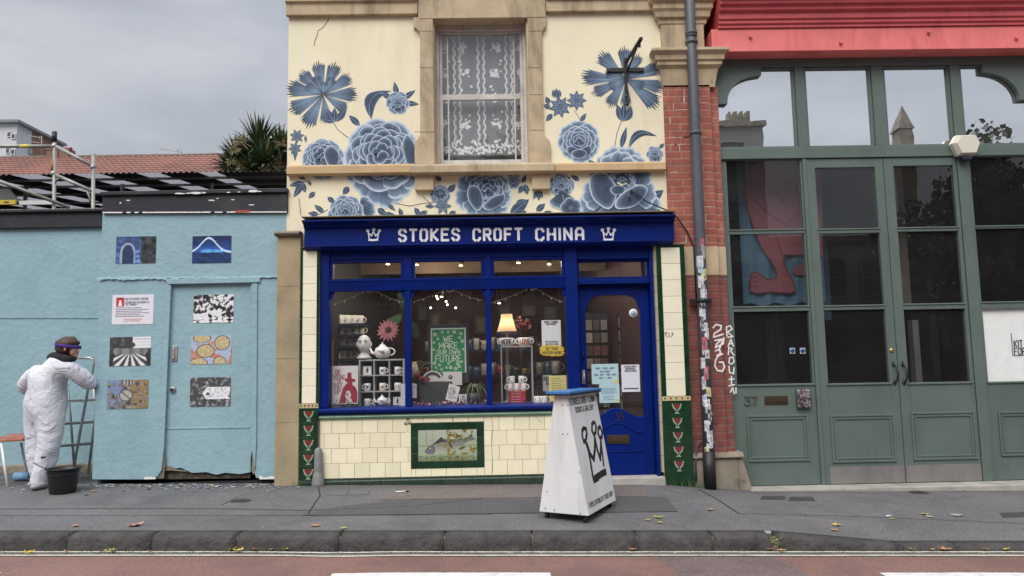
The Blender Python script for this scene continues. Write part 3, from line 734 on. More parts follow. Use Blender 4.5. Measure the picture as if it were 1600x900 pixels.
# lettering
mb = MB()
def ptext(mb, s, a, b, c, d, Y, **k):
    """letters filling the photo box (a,b)-(c,d) on plane Y"""
    x0, x1, z0, z1 = RC(a, b, c, d, Y); text(mb, s, x0, z0, x1 - x0, z1 - z0, Y, **k)
M['signwhite'] = paint('sign_white', (.74, .74, .76), .45, .06, 30)
def word(s, a, c):
    z1_ = F((a + c) / 2, 356.8 - (a - 620) * .006, Yb)[1]; z0_ = F((a + c) / 2, 377.6 - (a - 620) * .006, Yb)[1]
    x0_ = F(a, 367, Yb)[0]; x1_ = F(c, 367, Yb)[0]
    text(mb, s, x0_ + .02, z0_ + .012, x1_ - x0_ - .04, z1_ - z0_ - .024, Yb, t=1.3, gap=2.8, stencil=True, col=None, thick=.003)
word('STOKES', 621, 720); word('CROFT', 737, 818); word('CHINA', 835, 914)
mb.build('lettering', M['signwhite'], fas)
def crown(name, cx_, cy_, w_, h_, Y, parent, m, t=.012, M_=None):
    """hand drawn three-point crown: loops on the points, bar below (unit box scaled)"""
    x0_, z0_ = (F(cx_ - w_ / 2, cy_ + h_ / 2, Y) if M_ is None else (-w_ / 2, -h_ / 2)); x1_, z1_ = (F(cx_ + w_ / 2, cy_ - h_ / 2, Y) if M_ is None else (w_ / 2, h_ / 2))
    W_, Hh = x1_ - x0_, z1_ - z0_
    P = lambda a, b__: (x0_ + a * W_, z0_ + b__ * Hh)
    seg = [[P(.2, .22), P(.14, .68), P(.36, .42), P(.5, .78), P(.66, .40), P(.88, .70), P(.80, .22)], [P(.17, .05), P(.5, .02), P(.82, .06)], [P(.17, .12), P(.5, .09), P(.82, .13)]]
    for (ca, cb) in ((.10, .84), (.52, .93), (.92, .83)):
        seg.append([P(ca + .075 * cos(radians(t_)), cb + .085 * sin(radians(t_))) for t_ in range(0, 361, 40)])
    q = MB(); strokes(seg, Y, t, q, thick=.003, M=M_); return q.build(name, m, parent)
crown('crown_emblem', 583.5, 367, 22, 19, Yb, fas, M['signwhite']); crown('crown_emblem', 950.5, 366, 22, 20, Yb, fas, M['signwhite'])
# ---- pilasters with glazed tiles
def tulip_tile(q, x0, x1, z0, z1, y):
    """mi 0 green, 1 sage, 2 red"""
    cx_, cz_ = (x0 + x1) / 2, (z0 + z1) / 2; w_, h_ = (x1 - x0) / 2, (z1 - z0) / 2
    g = .0015
    q.prism([(x0 + g, z0 + g), (x1 - g, z0 + g), (x1 - g, z1 - g), (x0 + g, z1 - g)], y - .008, y, 0)
    def P(l): return [(cx_ + a * w_, cz_ + b * h_) for a, b in l]
    q.prism(P([(-.72, .55), (-.55, -.05), (-.25, -.35), (-.12, -.62), (-.42, -.82), (.42, -.82), (.12, -.62), (.25, -.35), (.55, -.05), (.72, .55), (.5, .62), (.28, .05), (0, -.3), (-.28, .05), (-.5, .62)]), y - .0100, y - .008, 1)
    q.prism(P([(-.2, -.15), (-.5, .35), (-.58, .6), (-.3, .42), (-.22, .72), (0, .45), (.22, .72), (.3, .42), (.58, .6), (.5, .35), (.2, -.15)]), y - .0120, y - .010, 2)
    q.prism(P([(-.08, -.55), (.08, -.55), (.08, -.15), (-.08, -.15)]), y - .0122, y - .010, 0)
M['tulip'] = plain('red_glaze', (.20, .03, .03), .2); M['motif'] = plain('pale_green_glaze', (.28, .38, .27), .2)
def pilaster(x0, x1, py_top, yq, edge_w, extra_left=False):
    q = MB(); zt = F(480 if x0 < 0 else 1040, py_top, yq)[1]; zmid = F(750, 625, yq)[1]; zb_ = F(750, 746, yq)[1]
    q.box(x0, x1, yq + .009, .25, -.1, zt); core = q.build('pilaster', M['grout'], shop)
    q = MB(); n_ = 11; hgt = (zt - .03 - zmid) / n_
    # cap strip
    q.box(x0, x1, yq - .006, yq + .009, zt - .03, zt)
    for k in range(n_):
        a = zmid + k * hgt
        q.box(x0, x0 + edge_w, yq - .004, yq + .009, a + .0015, a + hgt - .0015); q.box(x1 - edge_w, x1, yq - .004, yq + .009, a + .0015, a + hgt - .0015)
    q.box(x0 - .004, x1 + .004, yq - .012, yq + .009, -.1, .055); q.box(x0 - .004, x1 + .004, yq - .010, yq + .009, .058, zb_ - .002 if zb_ > .07 else .07)
    q.build('green_tile', M['gtile'], core, .002)
    q = MB(); r_ = random.Random(int(x0 * 10))
    zz = zmid
    m_ = 9
    hh = (zt - .03 - zmid) / m_
    for k in range(m_):
        c = .93 + r_.random() * .12; q.box(x0 + edge_w + .002, x1 - edge_w - .002, yq, yq + .009, zmid + k * hh + .0015, zmid + (k + 1) * hh - .0015, 0, (.84 * c, .78 * c, .60 * c))
    q.build('cream_tile', M['ctile'], core, .0015)
    # frieze tile
    zf_ = zmid - .045; q = MB(); q.box(x0, x1, yq - .004, yq + .009, zf_, zmid - .002, 0, (.55, .45, .25))
    for k in range(5): 
        xx = x0 + (x1 - x0) * (k + .5) / 5
        q.add([(xx + .011 * cos(t_) , yq - .0048, (zf_ + zmid) / 2 + .011 * sin(t_)) for t_ in [i * pi / 4 for i in range(8)]], [tuple(range(8))], 0, (.32, .04, .03) if k % 2 else (.05, .15, .06))
    q.build('frieze_tile', M['ctile'], core)
    nT = 5; th = (zf_ - .002 - max(zb_, .07)) / nT; zb2 = max(zb_, .07)
    for k in range(nT):
        q = MB(); ew = (x1 - x0 - th) / 2
        z_ = zb2 + k * th
        xa, xb = max(x0 + .008, (x0 + x1) / 2 - th / 2), min(x1 - .008, (x0 + x1) / 2 + th / 2)
        tulip_tile(q, xa, xb, z_, z_ + th, yq + .006)
        q.box(x0, xa - .001, yq - .003, yq + .009, z_ + .001, z_ + th - .001, 0); q.box(xb + .001, x1, yq - .003, yq + .009, z_ + .001, z_ + th - .001, 0)
        q.build('tulip_tile', [M['gtile'], M['motif'], M['tulip']], core, .0012)
    return core
pilaster(XT0, XT1, 386.5, -.10, .022)
XQL = F(1029, 560, -.06)[0]; 
pilaster(XQL + .012, XQ1 + .03, 382, -.10, .045)
# the splayed cream return beside the door
mb = MB(); r_ = random.Random(5); zt = F(1025, 383)[1]
for k in range(14):
    z_ = .07 + k * (zt - .07) / 14; c = .9 + r_.random() * .12
    mb.hull8([(F(1019.5, 560, .05)[0], .05, z_ + .002), (XQL + .008, -.085, z_ + .002), (XQL + .008, .1, z_ + .002), (F(1019.5, 560, .05)[0], .1, z_ + .002)],
             [(F(1019.5, 560, .05)[0], .05, z_ + (zt - .07) / 14 - .002), (XQL + .008, -.085, z_ + (zt - .07) / 14 - .002), (XQL + .008, .1, z_ + (zt - .07) / 14 - .002), (F(1019.5, 560, .05)[0], .1, z_ + (zt - .07) / 14 - .002)], 0, (.62 * c, .57 * c, .42 * c))
mb.build('return_tile', M['ctile'], shop)
# ---- stall riser
rz1 = F(700, 651, -.06)[1]; rx0_, rx1_ = XT1 + .004, F(896, 700, -.06)[0]; rz0 = F(700, 744, -.06)[1]
mb = MB(); mb.box(rx0_, rx1_, -.052, .2, -.08, rz1); riser = mb.build('stall_riser', M['grout'], shop)
px0, px1, pz0, pz1 = RC(642, 661, 757, 730, -.06)
q = MB(); ts = .1525; rows = 4; r_ = random.Random(11)
ht = (rz1 - rz0) / rows
for k in range(rows):
    z_ = rz1 - (k + 1) * ht; x = rx0_ + (-.5 * ts if k % 2 else 0) - .03
    while x < rx1_:
        for (xa, xb) in [(max(x, rx0_), min(x + ts, rx1_))]:
            if xb - xa < .01: continue
            # cut out the picture panel
            parts_ = []
            if z_ + ht <= pz0 or z_ >= pz1: parts_ = [(xa, xb, z_, z_ + ht)]
            else:
                for (qa, qb) in ((xa, min(xb, px0)), (max(xa, px1), xb)):
                    if qb - qa > .004: parts_.append((qa, qb, z_, z_ + ht))
                ma, mb_ = max(xa, px0), min(xb, px1)
                if mb_ - ma > .004:
                    if z_ < pz0 < z_ + ht: parts_.append((ma, mb_, z_, pz0))
                    if z_ < pz1 < z_ + ht: parts_.append((ma, mb_, pz1, z_ + ht))
            c = .93 + r_.random() * .11; g_ = 1 - r_.random() * .05
            for (A_, B_, C_, D_) in parts_:
                if B_ - A_ < .006 or D_ - C_ < .006: continue
                dy = r_.uniform(-.0012, .0012); e = .0016
                q.hull8([(A_ + e, -.0605 + dy, C_ + e), (B_ - e, -.0605 - dy, C_ + e), (B_ - e, -.05, C_ + e), (A_ + e, -.05, C_ + e)], [(A_ + e, -.0605 + dy * .5, D_ - e), (B_ - e, -.0605 - dy, D_ - e), (B_ - e, -.05, D_ - e), (A_ + e, -.05, D_ - e)], 0, (.86 * c, .79 * c, .58 * c * g_))
        x += ts
q.build('cream_tile', M['ctile'], riser, .0015)
q = MB(); strokes([[F(*p, -.062) for p in pl] for pl in ([(765, 643), (769, 658), (770, 672), (768, 690), (770, 738)], [(706, 650), (708, 662)], [(836, 650), (846, 660)])], -.0622, .004, q, thick=.0004)
for (a, b_) in ((637, 655), (640, 661), (634, 662)): 
    x, z = F(a, b_, -.063); q.lathe([(.001, -.003), (.016, -.001), (.02, .002)], (x, -.0625, z), 9, axis='y')
q.build('chip', M['stone_dark'], riser)
# sage nosing under the blue sill; dark plinth
q = MB(); za, zb2 = F(700, 652, -.08)[1], F(700, 644.5, -.08)[1]
x = rx0_
while x < rx1_ - .01: q.xprism([(-.05, za), (-.075, za), (-.088, (za + zb2) / 2), (-.075, zb2), (-.05, zb2)], x + .001, min(x + .152, rx1_) - .001); x += .152
q.build('nosing_tile', M['gtile_pale'], riser)
q = MB(); x = rx0_
while x < rx1_ - .01: q.xprism([(-.05, -.08), (-.082, -.08), (-.082, rz0 - .028), (-.07, rz0 - .016), (-.05, rz0 - .016)], x + .001, min(x + .305, rx1_) - .001); x += .305
q.xprism([(-.05, rz0 - .013), (-.066, rz0 - .013), (-.066, rz0 - .004), (-.05, rz0 - .004)], rx0_, rx1_)
q.build('plinth_tile', paint('grimy_green_tile', (.022, .045, .028), .35, .4, 12, (.05, .05, .04), .7, 9, .2, 30, world=True), riser, .0015)
# ---- picture panel of a fish among weed
q = MB()
n1 = 6; bw = F(653.5, 700, -.06)[0] - px0
ix0, ix1, iz0, iz1 = px0 + bw, px1 - bw, pz0 + bw, pz1 - bw
def gt(a, b_, c, d): q.box(a + .001, b_ - .001, -.066, -.05, c + .001, d - .001)
for k in range(3): gt(px0, ix0, pz0 + (pz1 - pz0) * k / 3, pz0 + (pz1 - pz0) * (k + 1) / 3); gt(ix1, px1, pz0 + (pz1 - pz0) * k / 3, pz0 + (pz1 - pz0) * (k + 1) / 3)
for k in range(4):
    gt(ix0 + (ix1 - ix0) * k / 4, ix0 + (ix1 - ix0) * (k + 1) / 4, pz0, iz0); gt(ix0 + (ix1 - ix0) * k / 4, ix0 + (ix1 - ix0) * (k + 1) / 4, iz1, pz1)
pan = q.build('picture_panel', M['gtile'], riser, .0015)
q = MB(); nx_, nz_ = 40, 22; vs = []; cs = []
for j in range(nz_ + 1):
    for i in range(nx_ + 1):
        u, v_ = i / nx_, j / nz_; vs.append((ix0 + (ix1 - ix0) * u, -.062, iz0 + (iz1 - iz0) * v_))
        base = Vector((.30, .36, .22)).lerp(Vector((.42, .45, .36)), v_ + .15 * sin(u * 9 + v_ * 5)); 
        if v_ < .18: base = base.lerp(Vector((.10, .14, .05)), .5 + .4 * sin(u * 30) * sin(v_ * 60))
        cs.append(tuple(base))
q.add(vs, [(j * (nx_ + 1) + i, j * (nx_ + 1) + i + 1, (j + 1) * (nx_ + 1) + i + 1, (j + 1) * (nx_ + 1) + i) for j in range(nz_) for i in range(nx_)], 0, cs)
def PP(u, v_): return (ix0 + (ix1 - ix0) * u, iz0 + (iz1 - iz0) * v_)
def shape(q, pts, y, c0, c1=None):
    P_ = [PP(*p) for p in pts]; c1 = c1 or c0
    zs_ = [p[1] for p in P_]; lo, hi = min(zs_), max(zs_)
    q.add([(p[0], y, p[1]) for p in P_], [tuple(range(len(P_)))], 0, [tuple(Vector(c0).lerp(Vector(c1), (p[1] - lo) / (hi - lo + 1e-6))) for p in P_])
fish = [(.10, .30), (.16, .22), (.28, .20), (.45, .24), (.62, .34), (.78, .52), (.88, .62), (.98, .66), (.93, .74), (.92, .86), (.82, .72), (.66, .68), (.48, .70), (.40, .74), (.26, .56), (.16, .44)]
shape(q, fish, -.0625, (.42, .42, .34), (.06, .07, .09))
shape(q, [(.24, .52), (.40, .78), (.42, .66), (.52, .64)], -.0628, (.05, .05, .06))
shape(q, [(.10, .30), (.16, .22), (.27, .22), (.29, .36), (.26, .54), (.16, .44)], -.0628, (.16, .17, .20), (.10, .11, .14))
shape(q, [(.19, .40), (.21, .38), (.22, .41), (.20, .43)], -.0631, (.7, .6, .2))
rl = random.Random(4)
for k in range(34):
    u0, v0 = rl.uniform(.45, .98), rl.uniform(.15, .95); a_ = rl.uniform(-.6, 2.2); ln = rl.uniform(.14, .34)
    du, dv = cos(a_) * ln * .5, sin(a_) * ln
    c = rl.choice([(.16, .12, .02), (.25, .19, .04), (.09, .09, .02), (.30, .25, .08)])
    shape(q, [(u0, v0), (u0 + du * .5 - dv * .10, v0 + dv * .5 + du * .25), (min(1, u0 + du), min(1, v0 + dv)), (u0 + du * .5 + dv * .10, v0 + dv * .5 - du * .25)], -.0635 - k * .00004, c)
for k in range(26):
    u0 = rl.uniform(.02, .95); shape(q, [(u0, .02), (u0 + rl.uniform(-.04, .04), rl.uniform(.08, .26)), (u0 + .02, .02)], -.0634 - k * .00002, rl.choice([(.12, .14, .03), (.2, .18, .05)]))
strokes([[PP(.15, .95), PP(.13, .7), PP(.16, .45)]], -.0626, .004, q, 0, (.2, .17, .08), .0003)
q.build('fish_picture', M['ctile'], pan)
q = MB()
for k in (1, 2, 3): xx = ix0 + (ix1 - ix0) * k / 4; q.box(xx - .0008, xx + .0008, -.0655, -.062, iz0, iz1)
q.box(ix0, ix1, -.0655, -.062, (iz0 + iz1) / 2 - .0008, (iz0 + iz1) / 2 + .0008); q.build('joint', M['grout'], pan)
# ================================================================ shopfront joinery (royal blue)
YG = .0                            # plane of the shop glass
yF = -.055                         # face of the frame
fr = MB()
X = lambda px, py=540, Y=yF: F(px, py, Y)[0]
Z = lambda py, px=700, Y=yF: F(px, py, Y)[1]
zs1 = Z(634, 700, -.1); zs0 = Z(645, 700, -.1)
zt0, zt1 = Z(440.5), Z(451.5)      # transom rail
ztop = Z(403); zhead = zC - .02
xs0 = XT1 + .002; xs1 = X(905)
xl, xm1a, xm1b, xm2a, xm2b, xr = X(514), X(632.5), X(642), X(759.5), X(768), X(885.5)
fr.box(xs0, xl, yF - .01, .06, zs1, zhead)
fr.box(xm1a, xm1b, yF, .05, zs1, zt0); fr.box(xm2a, xm2b, yF, .05, zs1, zt0)
fr.box(xr, xs1, yF - .015, .06, 0.0, zhead)
fr.box(xl, xr, yF + .01, .06, ztop, zhead)                     # head
fr.box(xm1a - .01, xm1b + .012, yF, .05, zt1, ztop); fr.box(xm2a - .01, xm2b + .012, yF, .05, zt1, ztop)
frame = fr.build('shopfront_frame', M['blue'], shop, .004)
q = MB(); q.xprism([(.05, zt0), (yF + .005, zt0), (yF - .012, zt0 + .012), (yF - .028, zt0 + .022), (yF - .028, zt0 + .045), (yF - .005, zt1 - .008), (yF - .005, zt1), (.05, zt1)], xl + .001, xr - .001)
q.build('transom_rail', M['blue'], frame, .002)
q = MB(); q.xprism([(.25, zs0), (-.09, zs0), (-.105, zs0 + .02), (-.12, zs0 + .028), (-.12, zs1 - .02), (-.10, zs1 - .004), (.25, zs1 + .004)], xs0 + .001, xr - .001)
q.build('window_sill', M['blue'], frame, .003)
# beads round each light
def ring(q, x0, x1, z0, z1, w_, y0, y1):
    q.box(x0, x1, y0, y1, z0, z0 + w_); q.box(x0, x1, y0, y1, z1 - w_, z1); q.box(x0, x0 + w_, y0 + .0005, y1, z0 + w_, z1 - w_); q.box(x1 - w_, x1, y0 + .0005, y1, z0 + w_, z1 - w_)
lights = []
for (a, b_) in ((xl, xm1a), (xm1b, xm2a), (xm2b, xr)):
    q = MB(); w2 = X(521) - xl; ring(q, a + (0 if a == xl else .011), b_ - (0 if b_ == xr else .011), zt1, ztop, .03, yF + .02, .04); q.build('transom_bead', M['blue'], frame, .004)
    q = MB(); q.box(a, b_, YG + .012, YG + .017, zt1, ztop); q.build('pane', M['glass'], frame)
    q = MB(); q.box(a, b_, YG + .006, YG + .011, zs1 - .004, zt0); q.build('pane', M['glass'], frame)
    # shaped corner brackets
    W_, R_ = b_ - a, .17
    for s_ in (0, 1):
        cxx = a if s_ == 0 else b_; sg = 1 if s_ == 0 else -1
        pts = [(0, 0), (R_ * 1.0, 0), (R_ * 1.0, -.028), (R_ * .86, -.03)] + [(R_ * .86 - (R_ * .72) * sin(t_), -.03 - (R_ * .74) * (1 - cos(t_))) for t_ in [i * pi / 16 for i in range(1, 9)]] + [(R_ * .02 + .008, -R_ * .92), (.006, -R_ * .93), (0, -R_ * .95)]
        q = MB(); q.prism([(cxx + sg * p[0], zt0 + p[1]) for p in pts], yF + .015, YG + .004); q.build('corner_bracket', M['blue'], frame, .002)
# ---- door
xd0, xd1 = X(906), F(1018.5, 560, .02)[0]; yD = .05
ztb = Z(447, 955, yD); zta = Z(438, 955, yD)
q = MB(); q.box(xd1, X(1025), yF, .10, .0, zhead); q.box(xs1 + .001, xd1, yF + .03, .10, zta - .045, zta + .005); q.box(xs1 + .001, xd1, yF + .02, .10, Z(404, 955), zhead); q.build('door_frame', M['blue'], shop, .004)
q = MB(); ring(q, xs1 + .002, xd1 - .001, zta + .006, Z(404, 955) - .001, .025, .0, .07); q.build('transom_bead', M['blue'], frame, .003)
q = MB(); q.box(xs1, xd1, .03, .034, zta, Z(404, 955)); q.build('pane', M['glass'], frame)
droot_z = .035
DT = zta - .047
door = MB()
# leaf as stiles, rails and a shaped bottom panel
ga, gb = F(917, 560, yD)[0], F(1003, 560, yD)[0]; gt_ = F(955, 461, yD)[1]
door.box(xd0 + .004, ga, yD, yD + .045, droot_z, DT); door.box(gb, xd1 - .004, yD, yD + .045, droot_z, DT); door.box(ga, gb, yD, yD + .045, gt_, DT)
c_ = (ga + gb) / 2; hw = (gb - ga) / 2
zq = F(955, 652, yD)[1]; zpk = F(955, 637.5, yD)[1]
wave = [(ga + (gb - ga) * i / 24, zq + (zpk - zq) * (.5 + .5 * cos(pi * min(1, abs(i - 12) / 10.0)))) for i in range(25)]
door.prism([(ga, droot_z)] + [(gb, droot_z)] + wave[::-1], yD, yD + .045)
leaf = door.build('door', M['blue'], shop, .003)
for s_ in (0, 1):
    cxx = ga if s_ == 0 else gb; sg = 1 if s_ == 0 else -1
    pts = [(0, 0), (.13, 0), (.13, -.012), (.115, -.014)] + [(.115 - .095 * sin(t_), -.014 - .11 * (1 - cos(t_))) for t_ in [i * pi / 16 for i in range(1, 9)]] + [(.012, -.14), (0, -.142)]
    q = MB(); q.prism([(cxx + sg * p[0], gt_ + p[1]) for p in pts], yD + .004, yD + .035); q.build('corner_bracket', M['blue'], leaf, .002)
q = MB(); q.box(ga, gb, yD + .022, yD + .026, zq - .02, gt_); q.build('pane', M['glass'], leaf)
# raised mouldings of the lower panel (arched) and bottom rail line
q = MB(); za = F(955, 661, yD)[1]; zr = F(955, 700, yD)[1]
archp = [(ga + .02 + (gb - ga - .04) * i / 20, F(955, 676, yD)[1] + (za - F(955, 676, yD)[1]) * (.5 + .5 * cos(pi * min(1, abs(i - 10) / 9.0)))) for i in range(21)]
strokes([archp], yD - .0, .012, q, thick=.008); strokes([[(ga + .02, F(955, 706, yD)[1]), (gb - .02, F(955, 706, yD)[1])]], yD, .010, q, thick=.007)
q.build('panel_moulding', M['blue'], leaf, .002)
q = MB(); a, b_, c, d_ = RC(948, 680, 984, 693, yD); q.box(a, b_, yD - .008, yD, c, d_); q.box(a + .02, b_ - .02, yD - .014, yD - .008, c + .02, d_ - .02); q.build('letter_plate', M['bronze'], leaf, .002)
q = MB(); ptext(q, '35', 961, 646, 975, 657, yD, t=.75, gap=1.5, thick=.006); q.build('house_number', M['bronze'], leaf)
q = MB(); hx = F(911, 560, yD)[0]; z0_, z1_ = F(911, 600, yD)[1], F(911, 578, yD)[1]; q.box(hx - .016, hx + .016, yD - .008, yD, z0_ + .0, z1_); q.tube([(hx, yD - .01, z1_ - .03), (hx, yD - .05, z1_ - .04), (hx, yD - .05, z0_ + .03), (hx, yD - .01, z0_ + .02)], .009); q.build('door_handle', M['metal'], leaf)
q = MB(); q.tube([(hx, yD - .01, F(911, 548, yD)[1]), (hx, yD - .035, F(911, 553, yD)[1]), (hx, yD - .01, F(911, 562, yD)[1])], .006); q.build('pull_handle', M['iron'], leaf)
q = MB(); x_, z_ = F(990, 489, yD); q.lathe([(.001, -.003), (.045, -.003), (.045, 0)], (x_, yD + .02, z_), 24, axis='y'); q.lathe([(.001, -.0045), (.026, -.0045), (.026, -.003)], (x_, yD + .02, z_), 20, axis='y', mi=1); q.build('round_sticker', [M['white'], plain('sticker_blue', (.35, .42, .6), .5)], leaf)
q = MB(); q.box(X(898), XQL + .008, -.13, .25, -.1, .032); q.build('doorstep', paint('pale_step_stone', (.42, .40, .36), .8, .15, 6, (.15, .14, .12), .5, 4), shop, .006)
# ---- interior of the shop: floor, ceiling, walls, window deck
ix0, ix1 = XP0 + .31, XR - .26; cz = 2.78; iy = 5.4
q = MB(); q.box(ix0, ix1, .12, iy, -.02, .03); q.build('shop_floor', M['dark_floor'], shop)
q = MB(); q.box(ix0, ix1, .06, iy, cz, cz + .05); q.box(ix0, ix1, .3, .31, 2.55, cz); q.build('shop_ceiling', plain('dim_ceiling', (.15, .125, .10), .8), shop)
q = MB(); q.box(ix0 + .001, ix0 + .02, .06, iy, .03, cz); q.build('inner_wall', M['dark'], shop)
q = MB(); q.box(ix1 - .02, ix1 - .001, .12, iy, .03, cz); q.box(ix0 + .02, ix1 - .02, iy - .02, iy, .03, cz); q.build('inner_wall', M['maroon'], shop)
q = MB(); dz = zs1 - .02; q.box(xs0 + .01, xr + .02, .021, .75, dz - .04, dz); q.build('window_deck', plain('display_deck', (.16, .15, .13), .6), shop)
# dark back screen behind the left window and ceiling beam
q = MB(); q.box(ix0 + .03, ix1 - .03, 2.6, 2.66, 2.45, cz - .002); q.box(ix0 + .03, ix1 - .03, 1.2, 1.25, 2.62, cz - .002); q.build('ceiling_beam', plain('beam_brown', (.10, .07, .05), .8), shop)
# track spots (lit lamps)
em = plain('lamp_glow', (1, .82, .55), .5, emit=4)
lampn = 0
def spot(px, py, Y, tilt=0.0):
    x, z = F(px, py, Y); r = E('spotlight', (x, Y, z), 'lit track spotlight under the shop ceiling seen through the shop glass', 'spotlight', 'spotlights on the shop ceiling')
    q = MB(); q.tube([(x, Y, cz), (x, Y, z + .07)], .008, 6); q.build('stem', M['iron'], r)
    q = MB(); q.tube([(x + .01, Y + .05, z + .085), (x, Y, z + .008)], [.028, .034], 12); q.build('lamp_can', M['iron'], r)
    q = MB(); q.lathe([(.001, 0), (.026, 0), (.026, .006)], (x, Y - .004, z - .004), 14); q.ball((x, Y - .004, z + .0), .022, .02, .009); q.build('bulb', em, r)
    return x, z
spots = [(606, 413, 2.0), (651, 414, 1.9), (720, 415, 2.2), (810, 411, 2.3), (858, 413, 2.6), (690, 464, 4.4), (760, 462, 4.2), (780, 474, 4.6), (941, 466, 4.6), (947, 471, 5.0)]
for s_ in spots:
    x, z = spot(*s_)
for (x, y, e_) in ((-.9, 2.2, 5), (.45, 1.8, 5), (-1.6, .5, 8), (-.5, .5, 8), (.5, .5, 8), (.9, 3.8, 2.5), (-.8, 4.4, 2)):  # unseen fill lights: rear ones carry the spots, front ones brighten the display
    ld = bpy.data.lights.new('shop_fill_light', 'POINT'); ld.energy = e_ * 1.5; ld.color = (1, .80, .58); ld.shadow_soft_size = .08
    lo = bpy.data.objects.new('shop_fill_light', ld); COL.objects.link(lo); lo.location = (x, y, 2.5); ld.color = (1, .80, .58) if y > 1 else (1, .9, .78)
# distant cluster of bare bulbs
for (px, py) in ((682, 463), (684, 467), (697, 471), (699, 476), (712, 481), (673, 481)):
    x, z = F(px, py, 4.0); q = MB(); r9_ = .016; q.ball((x, 4.0, z), r9_, r9_, r9_); tag(q.build('bulb', em), 'small bare glowing bulb at the back of the shop behind the middle window', 'light bulb', 'bare bulbs at the back of the shop')
# ================================================================ painted mural (blue china flowers) - paint on the wall, artist's own light and dark
SC = (F(800, 200)[0] - F(700, 200)[0]) / 100    # metres per photo pixel on the wall
DK, MD, LT, RM = Vector((.020, .034, .062)), Vector((.055, .090, .150)), Vector((.19, .27, .38)), Vector((.56, .64, .72))
mr = random.Random(21)
class Mural:
    def __init__(s): s.q = MB(); s.k = 0
    def patch(s, base, outline, rings=7, rim=.93, dark=DK, mid=MD, lite=LT, rimc=RM, streak=.25, mode='peony', seed=0):
        """outline polygon fanned towards its base point"""
        r_ = random.Random(seed + s.k); s.k += 1; y = -.0015 - .00008 * s.k
        n = len(outline); vs = [(base[0], y, base[1])]; cs = [tuple(dark)]
        st = [r_.uniform(-1, 1) for _ in range(n)]
        mxr = max(sqrt((p[0] - base[0]) ** 2 + (p[1] - base[1]) ** 2) for p in outline)
        lv = [0.22, .45, .65, .80, .90, .955, 1.0]
        for li, t0 in enumerate(lv):
            for i, p in enumerate(outline):
                t = t0
                vs.append((base[0] + (p[0] - base[0]) * t, y, base[1] + (p[1] - base[1]) * t))
                if mode == 'peony':
                    c = dark.lerp(mid, .2 + .8 * min(1, (t / .72)) ** 1.2).lerp(lite, .9 * max(0, (t - .66) / .26) ** 1.1 if t > .66 else 0)
                    if li == 5: c = c.lerp(rimc, .75)
                    if li == 6: c = c.lerp(rimc, .95)
                elif mode == 'carn':
                    t = t * sqrt((p[0] - base[0]) ** 2 + (p[1] - base[1]) ** 2) / mxr
                    c = dark.lerp(lite, min(1, .3 + t * 2)).lerp(mid, min(1, max(0, t - .4) * 2.2)).lerp(dark, max(0, t - .75))
                    if i % 2: c = c * .78
                elif mode == 'cup':
                    c = dark.lerp(mid, .45 + .3 * t).lerp(lite, .8 * max(0, (t - .7) / .25))
                    if li >= 5: c = c.lerp(rimc, .9)
                elif mode == 'leaf':
                    c = dark.lerp(mid, t) if li < 5 else mid.lerp(lite, .6)
                elif mode == 'star':
                    c = lite.lerp(mid, t)
                    if li >= 5: c = dark.lerp(mid, .4)
                f = 1 + streak * st[i] * (1 if t < .93 else .3); c = c * f
                cs.append(tuple(max(.01, v_) for v_ in c))
        fs = [(0, 1 + i, 1 + (i + 1) % n) for i in range(n)]
        for li in range(len(lv) - 1):
            a = 1 + li * n
            fs += [(a + i, a + n + i, a + n + (i + 1) % n, a + (i + 1) % n) for i in range(n)]
        s.q.add(vs, fs, 0, cs)
    def build(s, name, parent): return s.q.build(name, M['art'], parent)
def P2(px, py): return F(px, py)
def petal(mu, cx_, cz_, ang, r0, r1, wid, lobes=3, mode='peony', serr=0, seed=0, streak=.2):
    """petal from radius r0 to r1 (pixels) at ang degrees; wid is the half width in degrees"""
    bx_, bz = P2(cx_, cz_); a0 = radians(ang)
    def pt(a, r): return (bx_ + cos(a) * r * SC, bz + sin(a) * r * SC)
    n = 8 * lobes if not serr else serr * 2
    out = []
    hw = radians(wid)
    out.append(pt(a0 - hw, r0 + .02 * r1))
    for i in range(n + 1):
        t = i / n; a = a0 - hw + 2 * hw * t
        if serr: r = r1 * (.90 + .10 * sin(pi * t)) * (1.0 if i % 2 == 0 else .85) + (r1 * .04 * ((i * 37 + seed) % 5 - 2) / 2)
        else: r = r0 + (r1 - r0) * (.82 + .13 * sin(pi * t) + .06 * abs(sin(pi * lobes * t)))
        out.append(pt(a, r))
    out.append(pt(a0 + hw, r0 + .02 * r1))
    mu.patch(pt(a0, r0 * .6), out[::1], mode=mode, seed=seed, streak=streak)
def cupp(mu, cx_, cy_, rx, ry, rot=0, seed=0):
    """one big rounded front petal with a pale rim"""
    b = P2(cx_, cy_); ca, sa = cos(radians(rot)), sin(radians(rot)); rr = random.Random(seed); o = []
    for i in range(26):
        a = 2 * pi * i / 26; f = 1 + .05 * sin(2 * a + seed) + .03 * sin(5 * a + seed); u, v = rx * cos(a) * f, ry * sin(a) * f * (.8 if sin(a) > 0 else 1.1); o.append((b[0] + (u * ca - v * sa) * SC, b[1] + (u * sa + v * ca) * SC))
    mu.patch((b[0] + rx * .35 * SC, b[1] - ry * .1 * SC), o, mode='cup', seed=seed, streak=.12)
